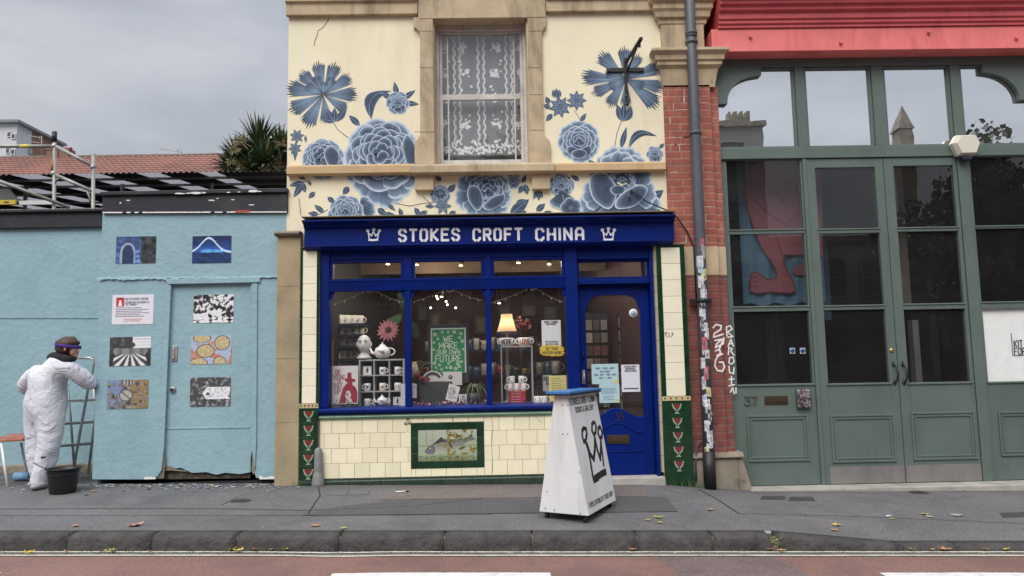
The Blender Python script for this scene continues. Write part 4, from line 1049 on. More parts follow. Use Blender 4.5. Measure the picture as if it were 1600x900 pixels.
def leafp(mu, x0, y0, x1, y1, w_, bend=0, lift=0):
    a = Vector(P2(x0, y0)); b_ = Vector(P2(x1, y1)); d_ = b_ - a; nrm = Vector((-d_.y, d_.x)); L_ = []; R_ = []
    n = 8
    for i in range(n + 1):
        t = i / n; c = a + d_ * t + nrm * bend * 4 * t * (1 - t); w__ = w_ * SC * (sin(pi * t ** .8)) ** .9
        u = nrm.normalized(); L_.append(c + u * w__); R_.append(c - u * w__)
    c = a + d_ * .45 + nrm * bend
    mu.patch(tuple(c), [tuple(p) for p in L_] + [tuple(p) for p in R_[::-1][1:-1]], mode='leaf', streak=.18)
    strokes([[tuple(a + d_ * (i / 6) + nrm * bend * 4 * (i / 6) * (1 - i / 6)) for i in range(6)]], -.00165 - .00008 * mu.k, .9 * SC, mu.q, 0, tuple(LT), .0003)
def stem(mu, pts, w_=1.0):
    mu.k += 1; strokes([[P2(*p) for p in pts]], -.0012 - .00008 * mu.k, w_ * SC, mu.q, 0, tuple(MD), .0003)
def peony(mu, cx_, cy_, R_, sy=1, outer=8, rot=0, cup=True, seed=0):
    # outer skirt
    rr = random.Random(seed * 13 + 1)
    lay = [(outer, 1.0, .30, 30), (outer, .82, .22, 27), (7, .64, .16, 29), (6, .47, .1, 33), (5, .31, .05, 38), (3, .17, 0, 58)]; last = [(-.10, .06), (.11, .05), (0, -.05)]
    for li, (n, R1, R0, wd) in enumerate(lay):
        off = rot + li * 23
        order = list(range(n)); order.sort(key=lambda k: -sin(radians(off + 360 * k / n)))   # top ones first
        for k in order:
            a = off + 360 * k / n + rr.uniform(-6, 6)
            petal(mu, cx_, cy_ + R_ * .06 * li * 0 - R_ * .10 * (1 - R1), a, R_ * R0 * .4, R_ * R1 * rr.uniform(.94, 1.05), wd * rr.uniform(.95, 1.1), rr.choice((1, 2, 2, 3)), seed=seed * 100 + li * 10 + k)
    for (u, v) in last: petal(mu, cx_ + u * R_, cy_ + v * R_ + R_ * .05, 90, 0, R_ * .2, 88, 1, seed=seed)
    if cup:
        for (a, wd, r1) in ((-128, 40, .74), (-52, 42, .72), (-92, 36, .60)):
            cupp(mu, cx_ + R_ * .42 * cos(radians(a)), cy_ + R_ * .1 - R_ * .42 * sin(radians(a)), R_ * .34, R_ * .24, a + 90 if a != -92 else 0, seed)
def cabbage(mu, cx_, cy_, R_, seed=0, rows=5, skirt=True, sx=1.0):
    """rows of overlapping scallops heaped towards the middle"""
    rr = random.Random(seed)
    if skirt:
        for k in range(9): petal(mu, cx_, cy_ + R_ * .1, 20 + k * 40 + rr.uniform(-6, 6), R_ * .2, R_ * 1.02, 30, rr.choice((1, 2)), seed=seed + k)
    for li in range(rows):
        R1 = .80 - li * .145; n = max(4, int(11 - li * 1.6))
        for k in sorted(range(n), key=lambda k: -sin(radians(360 * k / n + li * 17))):
            a = radians(360 * k / n + li * 17 + rr.uniform(-5, 5))
            ox, oy = cos(a) * R_ * R1 * .62, -sin(a) * R_ * R1 * .55
            petal(mu, cx_ + ox, cy_ + oy, math.degrees(a), 0, R_ * (.33 - li * .022) * rr.uniform(.9, 1.15), rr.uniform(70, 88), rr.choice((1, 1, 2)), seed=seed + li * 31 + k)
    for (u, v) in ((-.12, .02), (.13, .0), (0, -.1), (.03, .12)): petal(mu, cx_ + u * R_, cy_ + v * R_ + R_ * .06, 90, 0, R_ * .19, 88, 1, seed=seed)
def carnation(mu, cx_, cy_, R_, angs, seed=0):
    for k, (a, r_, w_) in enumerate(angs): petal(mu, cx_, cy_, a, 1, R_ * r_ * 1.03, w_ * .76, 1, 'carn', serr=7, seed=seed + k, streak=.42)
def star(mu, cx_, cy_, R_, n=7, rot=0):
    for k in range(n):
        a = radians(rot + 360 * k / n); 
        x1_, y1_ = cx_ + cos(a) * R_, cy_ - sin(a) * R_; b0 = P2(cx_, cy_); t0 = P2(x1_, y1_)
        l0 = P2(cx_ + cos(a + .42) * R_ * .58, cy_ - sin(a + .42) * R_ * .58); r0_ = P2(cx_ + cos(a - .42) * R_ * .58, cy_ - sin(a - .42) * R_ * .58)
        mu.patch(P2(cx_ + cos(a) * R_ * .45, cy_ - sin(a) * R_ * .45), [b0, r0_, t0, l0], mode='star', streak=.1)
    for k in range(6):
        a = k * pi / 3; petal(mu, cx_ + cos(a) * R_ * .2, cy_ - sin(a) * R_ * .2, math.degrees(a), 0, R_ * .16, 170, 1, seed=k)
def mural(fn):
    mu = Mural(); fn(mu); return mu.build('painted_flower', wall)
def f1(mu):   # carnation upper left
    stem(mu, [(520, 190), (528, 203), (545, 216)]); 
    carnation(mu, 505, 148, 52, [(167, 1.12, 21), (134, 1.0, 19), (100, 1.05, 17), (68, 1.05, 18), (34, 1.0, 18), (0, 1.02, 20), (-34, .86, 19), (206, 1.1, 20), (242, 1.1, 20), (278, .9, 19), (150, .62, 24), (112, .66, 22), (60, .62, 22), (84, .42, 30)], 5)
    leafp(mu, 521, 190, 510, 170, 5); leafp(mu, 523, 190, 541, 165, 5.5, -.08); leafp(mu, 522, 190, 503, 186, 4); leafp(mu, 522, 190, 523, 168, 5)
def f2(mu):
    leafp(mu, 580, 187, 612, 142, 10, .33); leafp(mu, 562, 196, 545, 180, 5)
    for k, a in enumerate((100, 35, -5, 150)): leafp(mu, 622 + 8 * cos(radians(a)), 160 - 8 * sin(radians(a)), 622 + 33 * cos(radians(a)), 160 - 33 * sin(radians(a)), 4.5)
    peony(mu, 622, 161, 19, outer=6, seed=3)
def f3(mu):
    for k, (a, r_) in enumerate(((205, 64), (240, 66), (272, 74), (305, 66), (335, 66), (15, 62), (170, 62))): petal(mu, 600, 252, a, 12, r_, 28, 3, seed=300 + k)
    cabbage(mu, 597, 236, 58, 9, 5, True)
    cupp(mu, 640, 236, 10, 34, 12, 7)
def f4(mu): cabbage(mu, 505, 246, 33, 14, 4, True); cupp(mu, 518, 243, 11, 20, 15, 8)
def f5(mu):
    leafp(mu, 461, 228, 461, 252, 3); star(mu, 464, 213, 12, 7, 10); star(mu, 461, 232, 11, 7, 30); leafp(mu, 478, 222, 477, 211, 2)
    stem(mu, [(466, 283), (474, 285), (483, 282)]); leafp(mu, 475, 285, 452, 290, 4); leafp(mu, 473, 286, 459, 308, 5); leafp(mu, 473, 286, 477, 301, 4); leafp(mu, 482, 283, 486, 290, 2.5); leafp(mu, 466, 274, 478, 281, 3)
def f6(mu):
    leafp(mu, 506, 332, 491, 320, 4); leafp(mu, 498, 335, 481, 333, 4); stem(mu, [(498, 335), (512, 328)])
    for k, a in enumerate((10, -20)): petal(mu, 560, 330, a + 30, 3, 27, 40, 2, seed=k)
    peony(mu, 540, 331, 28, outer=7, seed=17)
    leafp(mu, 605, 318, 618, 329, 3); leafp(mu, 600, 333, 620, 338, 3.5); leafp(mu, 655, 336, 648, 324, 4); leafp(mu, 628, 337, 624, 325, 3.5); stem(mu, [(660, 306), (672, 318), (678, 324)], .8); leafp(mu, 678, 322, 664, 322, 3)
def f7(mu): cabbage(mu, 688, 303, 16, 22, 3, True); star(mu, 692, 322, 14, 6, 0)
def f8(mu):
    leafp(mu, 797, 336, 827, 311, 8.5); leafp(mu, 800, 337, 823, 330, 6)
    for k, (a, r_) in enumerate(((200, 46), (235, 42), (275, 40), (320, 48), (345, 45), (150, 44), (120, 38), (60, 40), (25, 44))): petal(mu, 755, 300, a, 8, r_, 27, 3, seed=500 + k)
    cabbage(mu, 762, 294, 34, 31, 4, False)
    cupp(mu, 742, 306, 12, 21, 12, 4); cupp(mu, 772, 315, 20, 9, 28, 6)
def f9(mu):
    peony(mu, 802, 283, 13, outer=6, seed=40); leafp(mu, 818, 290, 810, 302, 4); leafp(mu, 820, 288, 824, 304, 4.5); leafp(mu, 816, 286, 822, 273, 3.5); leafp(mu, 818, 290, 828, 298, 3)
    leafp(mu, 840, 298, 833, 311, 3); leafp(mu, 841, 298, 842, 313, 3.5); leafp(mu, 842, 298, 848, 309, 3)
def f10(mu):
    peony(mu, 877, 290, 21, outer=7, seed=50); petal(mu, 877, 300, 250, 3, 28, 34, 2, seed=1); petal(mu, 880, 300, 300, 3, 24, 30, 2, seed=2)
    for k in range(5): petal(mu, 892, 325, 30 + 72 * k, 1, 17, 40, 1, seed=k)
    star(mu, 892, 325, 6, 5)
def f11(mu):
    for k, (a, r_) in enumerate(((215, 72), (250, 58), (290, 62), (322, 72), (350, 58), (190, 60))): petal(mu, 968, 298, a, 10, r_, 27, 3, seed=600 + k)
    for k, (a, r_) in enumerate(((160, 58), (130, 60), (100, 66), (72, 66), (45, 60), (18, 56))): petal(mu, 970, 286, a, 10, r_ * .9, 24, 3, seed=620 + k)
    for k, (a, r_) in enumerate(((140, 44), (112, 50), (84, 52), (56, 46))): petal(mu, 968, 286, a, 6, r_, 24, 2, seed=640 + k)
    cabbage(mu, 972, 282, 26, 61, 3, False)
    cupp(mu, 941, 293, 20, 32, 12, 9); cupp(mu, 985, 307, 30, 14, 34, 10); cupp(mu, 965, 296, 12, 8, 0, 12)
def f12(mu): leafp(mu, 1008, 318, 1037, 297, 9); petal(mu, 1005, 312, 10, 0, 22, 40, 2, seed=3)
def f13(mu): peony(mu, 905, 222, 34, outer=8, seed=70)
def f14(mu): leafp(mu, 1030, 232, 1038, 224, 3); peony(mu, 1023, 241, 14, outer=6, seed=80)
def f15(mu):
    stem(mu, [(972, 186), (964, 208), (960, 232)]); leafp(mu, 970, 232, 979, 198, 4.5); leafp(mu, 982, 232, 1027, 213, 6, .3)
    carnation(mu, 978, 124, 58, [(176, 1.22, 16), (134, 1.02, 19), (92, .92, 17), (60, .8, 17), (20, 1.02, 17), (-14, 1.06, 16), (-42, 1.15, 18), (203, 1.0, 15), (236, .9, 17), (268, .78, 17), (160, .6, 24), (205, .55, 24), (40, .5, 26), (-25, .55, 24)], 60)
    leafp(mu, 972, 189, 964, 163, 6); leafp(mu, 974, 189, 986, 165, 6.5, -.1); leafp(mu, 973, 189, 975, 162, 6)
def f16(mu):
    stem(mu, [(897, 172), (905, 184), (907, 190)], .7); leafp(mu, 907, 190, 916, 177, 3.5)
    star(mu, 875, 167, 18, 8, 12); star(mu, 901, 157, 16, 8, 0); leafp(mu, 870, 153, 869, 138, 4); leafp(mu, 866, 152, 864, 140, 3); leafp(mu, 874, 152, 874, 140, 3)
    leafp(mu, 860, 168, 849, 164, 4); leafp(mu, 858, 162, 853, 151, 4); leafp(mu, 863, 178, 853, 189, 4)
def f17(mu):
    for a in ((668, 330, 652, 338, 4), (700, 300, 712, 288, 5), (712, 330, 700, 338, 4), (806, 318, 822, 312, 4), (838, 330, 852, 318, 5), (848, 336, 862, 330, 4), (905, 282, 892, 274, 4), (590, 326, 604, 336, 5), (570, 320, 582, 326, 4), (512, 308, 524, 318, 4), (545, 292, 536, 304, 5), (492, 300, 482, 310, 4), (660, 276, 672, 284, 5), (690, 282, 680, 276, 4), (930, 262, 920, 250, 5), (1016, 262, 1030, 254, 4)): leafp(mu, *a)
for f_ in (f17, f1, f2, f3, f4, f5, f6, f7, f8, f9, f10, f11, f12, f13, f14, f15, f16): mural(f_)
# ================================================================ red brick building with green shopfront
ware = E('brick_building', (F(1350, 750)[0], 0, 0), 'red brick building with salmon red beam over tall sage green glazed doors', 'building')
bx0 = XR + .012; bx1 = F(1123, 560)[0]; bx2 = F(1146, 560)[0]
YB = -.03
zb1, zb0 = F(1100, 132, YB)[1], F(1100, 385, YB)[1]; zs_1, zs_0 = zb0, F(1100, 430, YB)[1]; zpl = F(1130, 712, YB)[1]
# narrow return of pale brick between the two fronts
q = MB(); q.box(XR + .001, F(1049, 300)[0], .03, .3, zF1 if False else F(1040, 345)[1], 9); q.build('pale_brick_strip', M['brick_pale'], ware)
pxa, pxb, pxc = F(1043, 300, YB)[0], F(1117, 300, YB)[0], F(1131.5, 300, YB)[0]
# the pier widens slightly below, follow the photo's plumb lines
q = MB(); q.box(pxa, pxb, YB, .5, zs_1, zb1); q.box(pxb, pxc, YB + .05, .5, zs_1, zb1); q.build('brick_pier', M['brick'], ware, .004)
q = MB(); q.box(pxa + .09, pxb, YB, .5, zpl, zs_0); q.box(pxb, pxc, YB + .05, .5, zpl, zs_0); q.build('brick_pier', M['brick_low'], ware, .004)
q = MB(); q.box(pxa + .05, pxb + .004, YB - .004, .5, zs_0, zs_1); q.box(pxb + .004, pxc + .003, YB + .046, .5, zs_0, zs_1); q.build('stone_band', M['stone'], ware, .005)
q = MB(); q.xprism([(.3, zpl - .02), (YB - .05, zpl - .02), (YB - .05, zpl), (YB, zpl + .035), (.3, zpl + .035)], pxa + .09, pxc + .06)
q.box(pxa + .09, pxc + .0, YB - .02, .5, -.22, zpl - .02)
q.hull8([(pxc, YB - .02, -.22), (pxc + .16, YB - .02, -.22), (pxc + .16, .2, -.22), (pxc, .2, -.22)], [(pxc, YB - .02, zpl - .03), (pxc + .05, YB - .02, zpl - .03), (pxc + .05, .2, zpl - .03), (pxc, .2, zpl - .03)])
q.build('plinth', M['stone_dark'], ware, .015)
# pale tags of old mortar
q = MB(); r_ = random.Random(2)
for k in range(34):
    x = r_.uniform(pxa + .03, pxb - .1); z = round((r_.uniform(zb0, zb1 - .1)) / .075) * .075
    if r_.random() < .5: q.box(x, x + r_.uniform(.05, .12), YB - .002, YB + .001, z - .004, z + .004)
    else: q.box(x, x + .008, YB - .002, YB + .001, z, z + .07)
q.build('pale_joint', plain('pale_mortar', (.55, .42, .34), .9), ware)
# capital and block above
def cap(x0, x1, prof, name, m=M['stone'], dy=0):
    n = len(prof); vs = []
    for (o, z) in prof:
        vs += [(x0 - o, YB - o - dy, z), (x1 + o, YB - o - dy, z), (x1 + o, .5, z), (x0 - o, .5, z)]
    fs = [(4 * i, 4 * i + 1, 4 * i + 5, 4 * i + 4) for i in range(n - 1)] + [(4 * i + 1, 4 * i + 2, 4 * i + 6, 4 * i + 5) for i in range(n - 1)] + [(4 * i + 3, 4 * i, 4 * i + 4, 4 * i + 7) for i in range(n - 1)] + [(3, 2, 1, 0), tuple(range(4 * n - 4, 4 * n))]
    q = MB(); q.add(vs, fs); return q.build(name, m, ware, .003)
ZZ = lambda p, Y=-.1: F(1095, p, Y)[1]
cap(pxa + .0, pxb + .06, [(0, ZZ(132)), (.0, ZZ(128)), (.01, ZZ(120)), (.03, ZZ(105)), (.065, ZZ(100)), (.065, ZZ(95)), (.085, ZZ(93)), (.09, ZZ(86)), (.13, ZZ(81)), (.13, ZZ(77)), (.02, ZZ(75))], 'capital')
q = MB(); q.box(pxa, pxb - .04, YB - .02, .5, ZZ(75.5), ZZ(34)); q.build('upper_block', M['stone'], ware, .006)
cap(pxa, pxb - .04, [(.02, ZZ(35)), (.03, ZZ(33)), (.03, ZZ(27)), (.06, ZZ(25)), (.07, ZZ(17)), (.09, ZZ(13)), (.09, ZZ(6)), (.13, ZZ(2)), (.13, ZZ(-8)), (.05, ZZ(-10)), (.05, 9)], 'upper_moulding')
# salmon beam and mouldings
rx0 = F(1112, 60, -.12)[0]; rx1 = 8.6
Zr = lambda p, Y=-.12: F(1350, p, Y)[1]
q = MB(); q.box(rx0, rx1, -.12, .32, Zr(78), Zr(43)); beam = q.build('red_beam', M['red'], ware, .004)
q = MB(); q.xprism([(.32, Zr(42.5)), (-.14, Zr(42.5)), (-.14, Zr(38)), (-.16, Zr(37)), (-.16, Zr(32)), (-.18, Zr(31)), (-.18, Zr(22)), (-.22, Zr(20)), (-.225, Zr(14)), (-.26, Zr(13)), (-.26, Zr(9)), (-.33, Zr(3)), (-.33, Zr(-2)), (.32, Zr(-4))], F(1124, 20, -.2)[0], rx1)
q.build('beam_moulding', M['red2'], beam, .002)
q = MB(); q.box(F(1124, 20, -.2)[0] - .01, rx1, -.34, .32, Zr(-2) + .004, Zr(-4) + .02); q.build('flashing', plain('lead_grey', (.25, .26, .27), .6), beam)
for px, py in ((1172, 58), (1313, 67), (1450, 51), (1587, 60)):
    x, z = F(px, py, -.12); q = MB(); q.box(x - .014, x + .014, -.15, -.12, z - .012, z + .012); q.lathe([(.001, -.155), (.009, -.15), (.009, -.12)], (x + .005, 0, z - .01), 8, axis='y'); q.build('bolt', M['red'], beam)
q = MB(); q.box(bx0 + .2, rx1, .32, .55, Zr(80), 9); q.box(bx0 + .25, rx1, 5.8, 6.1, -.05, 9); q.box(bx0 + .1, bx0 + .25, .5, 6.1, -.05, 9); q.box(rx1 - .3, rx1, .31, 6.1, -.3, Zr(79)); q.build('wall', M['brick'], ware)
# ---- green joinery
YS = .10
gx = lambda px, py=540, Y=YS: F(px, py, Y)[0]
gz = lambda py, px=1330, Y=YS: F(px, py, Y)[1]
zT0, zT1 = gz(247), gz(230)
zG1 = gz(104); zHd = gz(80)
xA0 = pxc - .004; xA1 = gx(1254, 300); xM = gx(1382.5, 300); xB1 = gx(1497, 300); xB2 = gx(1513, 300)
p1 = gx(1262, 300)
g = MB()
g.box(xA0, rx1 - .3, YS - .03, YS + .08, zT0, zT1)                    # transom
g.box(xA0, rx1 - .3, YS - .02, YS + .08, zG1 + .0, zHd)               # head
gf = g.build('green_frame', M['sage'], ware, .004)
def vp(x0, x1, z0, z1, y0, y1, name='post'):
    q = MB(); q.box(x0, x1, y0, y1, z0, z1); return q.build(name, M['sage'], gf, .004)
# posts of the upper lights
up = [(1244, 1259), (1364, 1383), (1487.5, 1503)]
for a, b_ in up: vp(gx(a, 165), gx(b_, 165), zT1 + .001, zG1 - .001, YS - .015, YS + .07)
upx = [xA0] + sum([[gx(a, 165), gx(b_, 165)] for a, b_ in up], []) + [gx(1640, 165)]
for i in range(4):
    a, b_ = upx[2 * i], upx[2 * i + 1]
    q = MB(); ring(q, a + .001, b_ - .001, zT1 + .002, zG1 - .002, .022, YS + .005, YS + .05); q.build('bead', M['sage'], gf, .003)
    q = MB(); q.box(a, b_, YS + .035, YS + .039, zT1, zG1); q.build('upper_pane', M['glass_hi'], gf)
def corner(cx_, sg, y0=YS - .025):
    R_ = gx(1188, 110) - xA0; zt = zG1 + .01
    RV = zt - gz(161)
    pts = [(0, 0), (R_, 0), (R_, -(zt - gz(117)))] + [(R_ * .96 - R_ * .72 * sin(t_), -(zt - gz(118)) - (RV - (zt - gz(118))) * .96 * (1 - cos(t_))) for t_ in [i * pi / 20 for i in range(1, 11)]] + [(R_ * .24, -RV), (0, -RV)]
    q = MB(); q.prism([(cx_ + sg * p[0], zt + p[1]) for p in pts], y0, YS + .03); return q.build('corner_bracket', M['sage'], gf, .003)
corner(xA0, 1); corner(gx(1606, 130), -1)
vp(gx(1606, 130), gx(1640, 130), zT1 + .001, zG1, YS - .02, YS + .08)
# left fixed bay
zb_ = F(1400, 754, .1)[1]
bot = lambda p, px=1330: gz(p, px)
def bay(x0, x1, gx0, gx1, rows, y0, name, panel=None, foot=True, proud=0.0, mats='sage'):
    """a leaf of stiles, rails, glazing bars, glass and a moulded lower panel"""
    q = MB(); top = zT0 - .004
    q.box(x0, gx0, y0, y0 + .05, zb_, top); q.box(gx1, x1, y0, y0 + .05, zb_, top); q.box(gx0, gx1, y0, y0 + .05, rows[0][1], top); q.box(gx0, gx1, y0, y0 + .05, zb_, rows[-1][0])
    leaf_ = q.build(name, M['sage'], ware, .004)
    for i in range(len(rows) - 1):
        q = MB(); a, b_ = rows[i + 1][1], rows[i][0]; q.box(gx0 - .01, gx1 + .01, y0 - .004, y0 + .045, a, b_); q.box(gx0 - .01, gx1 + .01, y0 - .014, y0 - .004, b_ - .016, b_ - .002); q.build('glazing_bar', M['sage'], leaf_, .003)
    q = MB(); q.box(gx0 - .02, gx1 + .02, y0 - .014, y0, rows[-1][0] - .02, rows[-1][0] - .002); q.build('sill_bead', M['sage'], leaf_, .003)
    for (a, b_) in rows:
        q = MB(); q.box(gx0, gx1, y0 + .02, y0 + .024, a, b_); q.build('pane', M['glass'], leaf_)
    if panel:
        a, b_, c, d_ = panel
        for k, (o, w_, hgt) in enumerate(((0, .022, .014), (.022, .012, .006), (.034, .016, .011))):
            q = MB(); ring(q, a + o, b_ - o, c + o, d_ - o, w_, y0 - hgt, y0 + .002); q.build('panel_moulding', M['sage'], leaf_, .003)
    return leaf_
rowsL = [(gz(358, 1195), gz(250, 1195)), (gz(478, 1200), gz(365.5, 1200)), (gz(600, 1205), gz(486.5, 1205))]
b1 = bay(xA0 + .002, xA1 + .008, gx(1137, 300), gx(1252.5, 300), rowsL, YS, 'fixed_bay', (gx(1168, 685), gx(1264, 685), gz(721, 1215), gz(648, 1215)))
vp(xA1 + .010, p1 - .004, zb_ - .012, zT0 - .002, YS - .02, YS + .06)
rows1 = [(gz(357, 1322), gz(262, 1322)), (gz(476.5, 1328), gz(364.5, 1328)), (gz(598.5, 1335), gz(484, 1335))]
rows2 = [(gz(354.7, 1445), gz(259, 1445)), (gz(474, 1452), gz(361.5, 1452)), (gz(597, 1465), gz(483, 1465))]
d1 = bay(p1, xM - .003, gx(1277, 330), gx(1371, 330), rows1, YS - .01, 'green_door', (gx(1298, 685), gx(1398, 685), gz(722, 1350), gz(647, 1350)))
d2 = bay(xM + .003, xB1, gx(1400, 330), gx(1494, 330), rows2, YS - .01, 'green_door', (gx(1424, 680), gx(1524, 680), gz(718, 1475), gz(643, 1475)))
vp(xB1 + .004, xB2, zb_ - .012, zT0 - .002, YS - .025, YS + .06)
q = MB(); q.tube([(xB1 + .03, YS - .035, .03), (xB1 + .03, YS - .035, zT0 - .3)], .012, 8); 
rowsR = [(gz(352, 1560), gz(243, 1560)), (gz(471, 1560), gz(357, 1560)), (gz(596, 1565), gz(482, 1565))]
b3 = bay(xB2 + .004, gx(1690, 400), gx(1522, 330), gx(1670, 330), rowsR, YS, 'fixed_bay', (gx(1562, 685), gx(1680, 685), gz(712, 1600), gz(642, 1600)))
# kick plates, bottom rail, handles, lock, letter plate, number
for dd, (a, b_) in ((d1, (p1 + .05, xM - .006)), (d2, (xM + .006, xB1 - .002))):
    q = MB(); q.box(a, b_, YS - .0125, YS - .0102, zb_ + .002, gz(727, 1400)); q.build('kick_plate', M['kick'], dd)
for dd, px in ((d1, 1396.5), (d2, 1411)):
    x0_, zt_ = F(px, 569, YS - .02); _, zl_ = F(px, 598, YS - .02); q = MB()
    for zz in (zt_, zl_): q.lathe([(.001, -.014), (.012, -.012), (.018, -.004), (.02, 0)], (x0_, YS - .0105, zz), 12, axis='y'); q.prism([(x0_ - .018, zz), (x0_, zz + .035), (x0_ + .018, zz), (x0_, zz - .035)], YS - .0165, YS - .0105)
    q.tube([(x0_, YS - .02, zt_), (x0_ + .012 * (1 if px < 1400 else 1), YS - .05, zt_ - .03), (x0_ + .02, YS - .06, (zt_ + zl_) / 2), (x0_ + .012, YS - .05, zl_ + .03), (x0_, YS - .02, zl_)], [.006, .009, .011, .009, .006], 8); q.build('door_handle', M['iron'], dd)
x_, z_ = F(1393.5, 547.5, YS - .02); q = MB(); q.lathe([(.001, -.012), (.02, -.01), (.024, 0)], (x_, YS - .0105, z_), 14, axis='y'); q.build('lock', M['brass'], d1)
a, b_, c, d_ = RC(1194, 619, 1231, 631.5, YS); q = MB(); q.box(a, b_, YS - .010, YS, c, d_); q.box(a + .025, b_ - .025, YS - .016, YS - .010, c + .02, d_ - .02); q.build('letter_plate', M['bronze'], b1, .002)
q = MB(); ptext(q, '37', 1163, 620, 1183, 632.5, YS, t=.95, gap=1.6, thick=.012); q.build('house_number', plain('dull_grey_metal', (.10, .11, .10), .5, .3), b1)
# small round stickers on the lower left pane
for px in (1238, 1254):
    x_, z_ = F(px, 548, YS + .02); q = MB(); q.box(x_ - .028, x_ + .028, YS + .017, YS + .019, z_ - .03, z_ + .03); q.lathe([(.001, -.002), (.024, -.002), (.024, 0)], (x_, YS + .017, z_), 18, axis='y', mi=1); q.build('sticker', [plain('pale_sticker', (.45, .48, .52), .5), plain('blue_sticker', (.03, .07, .25), .5)], b1)
q = MB(); q.box(xA0 + .1, gx(1690, 400), -.13, .35, -.3, zb_ - .006); q.build('threshold', paint('pale_threshold_stone', (.36, .34, .30), .85, .2, 5, (.13, .12, .11), .6, 4, .4, 30, world=True), ware, .01)
# interior
q = MB(); ia, ib = bx0 + .26, rx1 - .31
q.box(ia, ib, .20, 5.8, -.09, -.05); q.build('hall_floor', M['dark_floor'], ware); q = MB(); q.box(ia, ib, .2, 5.8, 4.6, 4.65); q.build('hall_ceiling', M['dark'], ware)
q = MB(); q.box(gx(1691, 400), rx1, -.02, .3, -.3, Zr(79)); q.build('brick_pier', M['brick'], ware, .004)
q = MB(); q.box(ia, ib, 5.7, 5.79, .02, 4.6); q.box(ia, ia + .05, .5, 5.7, .02, 4.6); q.box(ib - .05, ib, .2, 5.7, .02, 4.6); q.build('hall_wall', plain('dark_hall', (.075, .08, .085), .9), ware)
# pale board added behind the upper row of panes to brighten them
q = MB(); q.box(xA0 + .03, gx(1640, 165), .22, .23, zT1 - .05, zG1 + .1); q.build('pale_backing', plain('pale_backing_board', (.45, .47, .47), .9), ware)
q = MB(); q.box(gx(1533, 540, .16), gx(1680, 400), .135, .14, gz(597, 1565) - .01, gz(482, 1565) + .01)
backing = q.build('paper_backing', paint('mottled_tracing_paper', (.88, .89, .86), .8, .06, 10, (.74, .75, .73), .5, 5), b3)
q = MB()
strokes([[F(1580, 521, .13), F(1583, 555.5, .13), F(1625, 554, .13)]], .132, .006, q, 0, (.02, .02, .02)); ptext(q, 'KIT', 1584, 532, 1598, 542, .132, t=1.1, gap=1.8, col=(.02, .02, .02)); ptext(q, 'FORM', 1584.5, 544, 1609, 553.5, .132, t=1.1, gap=1.8, col=(.02, .02, .02))
q.build('lettering', M['print'], backing)
# long banner with a painted figure hanging behind the left bay
YBn = .55
ban = MB(); bnx0, bnz1 = F(1150, 245, YBn); bnx1, bnz0 = F(1290, 474, YBn)
nb = 40; vs = []; cs = []
for i in range(nb + 1):
    x = bnx0 + (bnx1 - bnx0) * i / nb; yy = YBn + .012 * sin(i * .9) + .008 * sin(i * .37)
    vs += [(x, yy, bnz0 + .02 * sin(i * .5)), (x, yy, bnz1)]; cs += [(.035, .10, .15), (.03, .085, .13)]
ban.add(vs, [(2 * i, 2 * i + 2, 2 * i + 3, 2 * i + 1) for i in range(nb)], 0, cs)
banner = tag(ban.build('banner', M['art']), 'teal cloth banner painted with a large pink striding leg, hung inside the left green bay', 'banner')
def fig(pts, c, lift): 
    q = MB(); q.add([(F(p[0], p[1], YBn - .03 - lift)[0], YBn - .03 - lift, F(p[0], p[1], YBn - .03 - lift)[1]) for p in pts], [tuple(range(len(pts)))], 0, c); return q.build('painted_figure', M['art'], banner)
body = [(1163, 292), (1172, 262), (1190, 250), (1285, 248), (1285, 400), (1262, 396), (1243, 398), (1225, 398), (1224, 410), (1233, 428), (1241, 442), (1243, 455), (1234, 458), (1205, 456), (1182, 458), (1173, 455), (1171, 440), (1174, 428), (1181, 424), (1190, 430), (1200, 437), (1213, 434), (1214, 425), (1205, 408), (1196, 396), (1190, 386), (1183, 370), (1176, 350), (1168, 325)]
fig(body, (.15, .04, .05), 0)
fig([(1237, 424), (1245, 415), (1262, 412), (1285, 414), (1285, 430), (1262, 430), (1245, 430)], (.15, .04, .05), .001)
q = MB()
for pl in (body[0:1] + body[-1:-6:-1], body[4:26], [(1175, 310), (1210, 340), (1228, 350), (1246, 335), (1250, 310), (1244, 290)], [(1213, 300), (1222, 316), (1232, 300), (1226, 285), (1250, 290)], [(1223, 398), (1218, 385), (1212, 368)], [(1174, 434), (1184, 432)], [(1173, 440), (1185, 440)], [(1172, 447), (1184, 448)], [(1229, 350), (1230, 362)]):
    strokes([[F(p[0], p[1], YBn - .034) for p in pl]], YBn - .034, .012, q, 0, (.09, .008, .015), .0005)
q.build('painted_outline', M['art'], banner)
# dim things in the hall
q = MB()
for (a, b_, c, d_, Y, col) in ((1270, 262, 1300, 500, 1.2, (.02, .05, .10)), (1395, 260, 1425, 480, 1.0, (.10, .09, .07)), (1425, 500, 1445, 640, .9, (.12, .12, .12))):
    x0_, x1_, z0_, z1_ = RC(a, b_, c, d_, Y); q.box(x0_, x1_, Y, Y + .1, max(.03, z0_), z1_, 0, col)
q.build('hall_pillar', M['art'], ware)
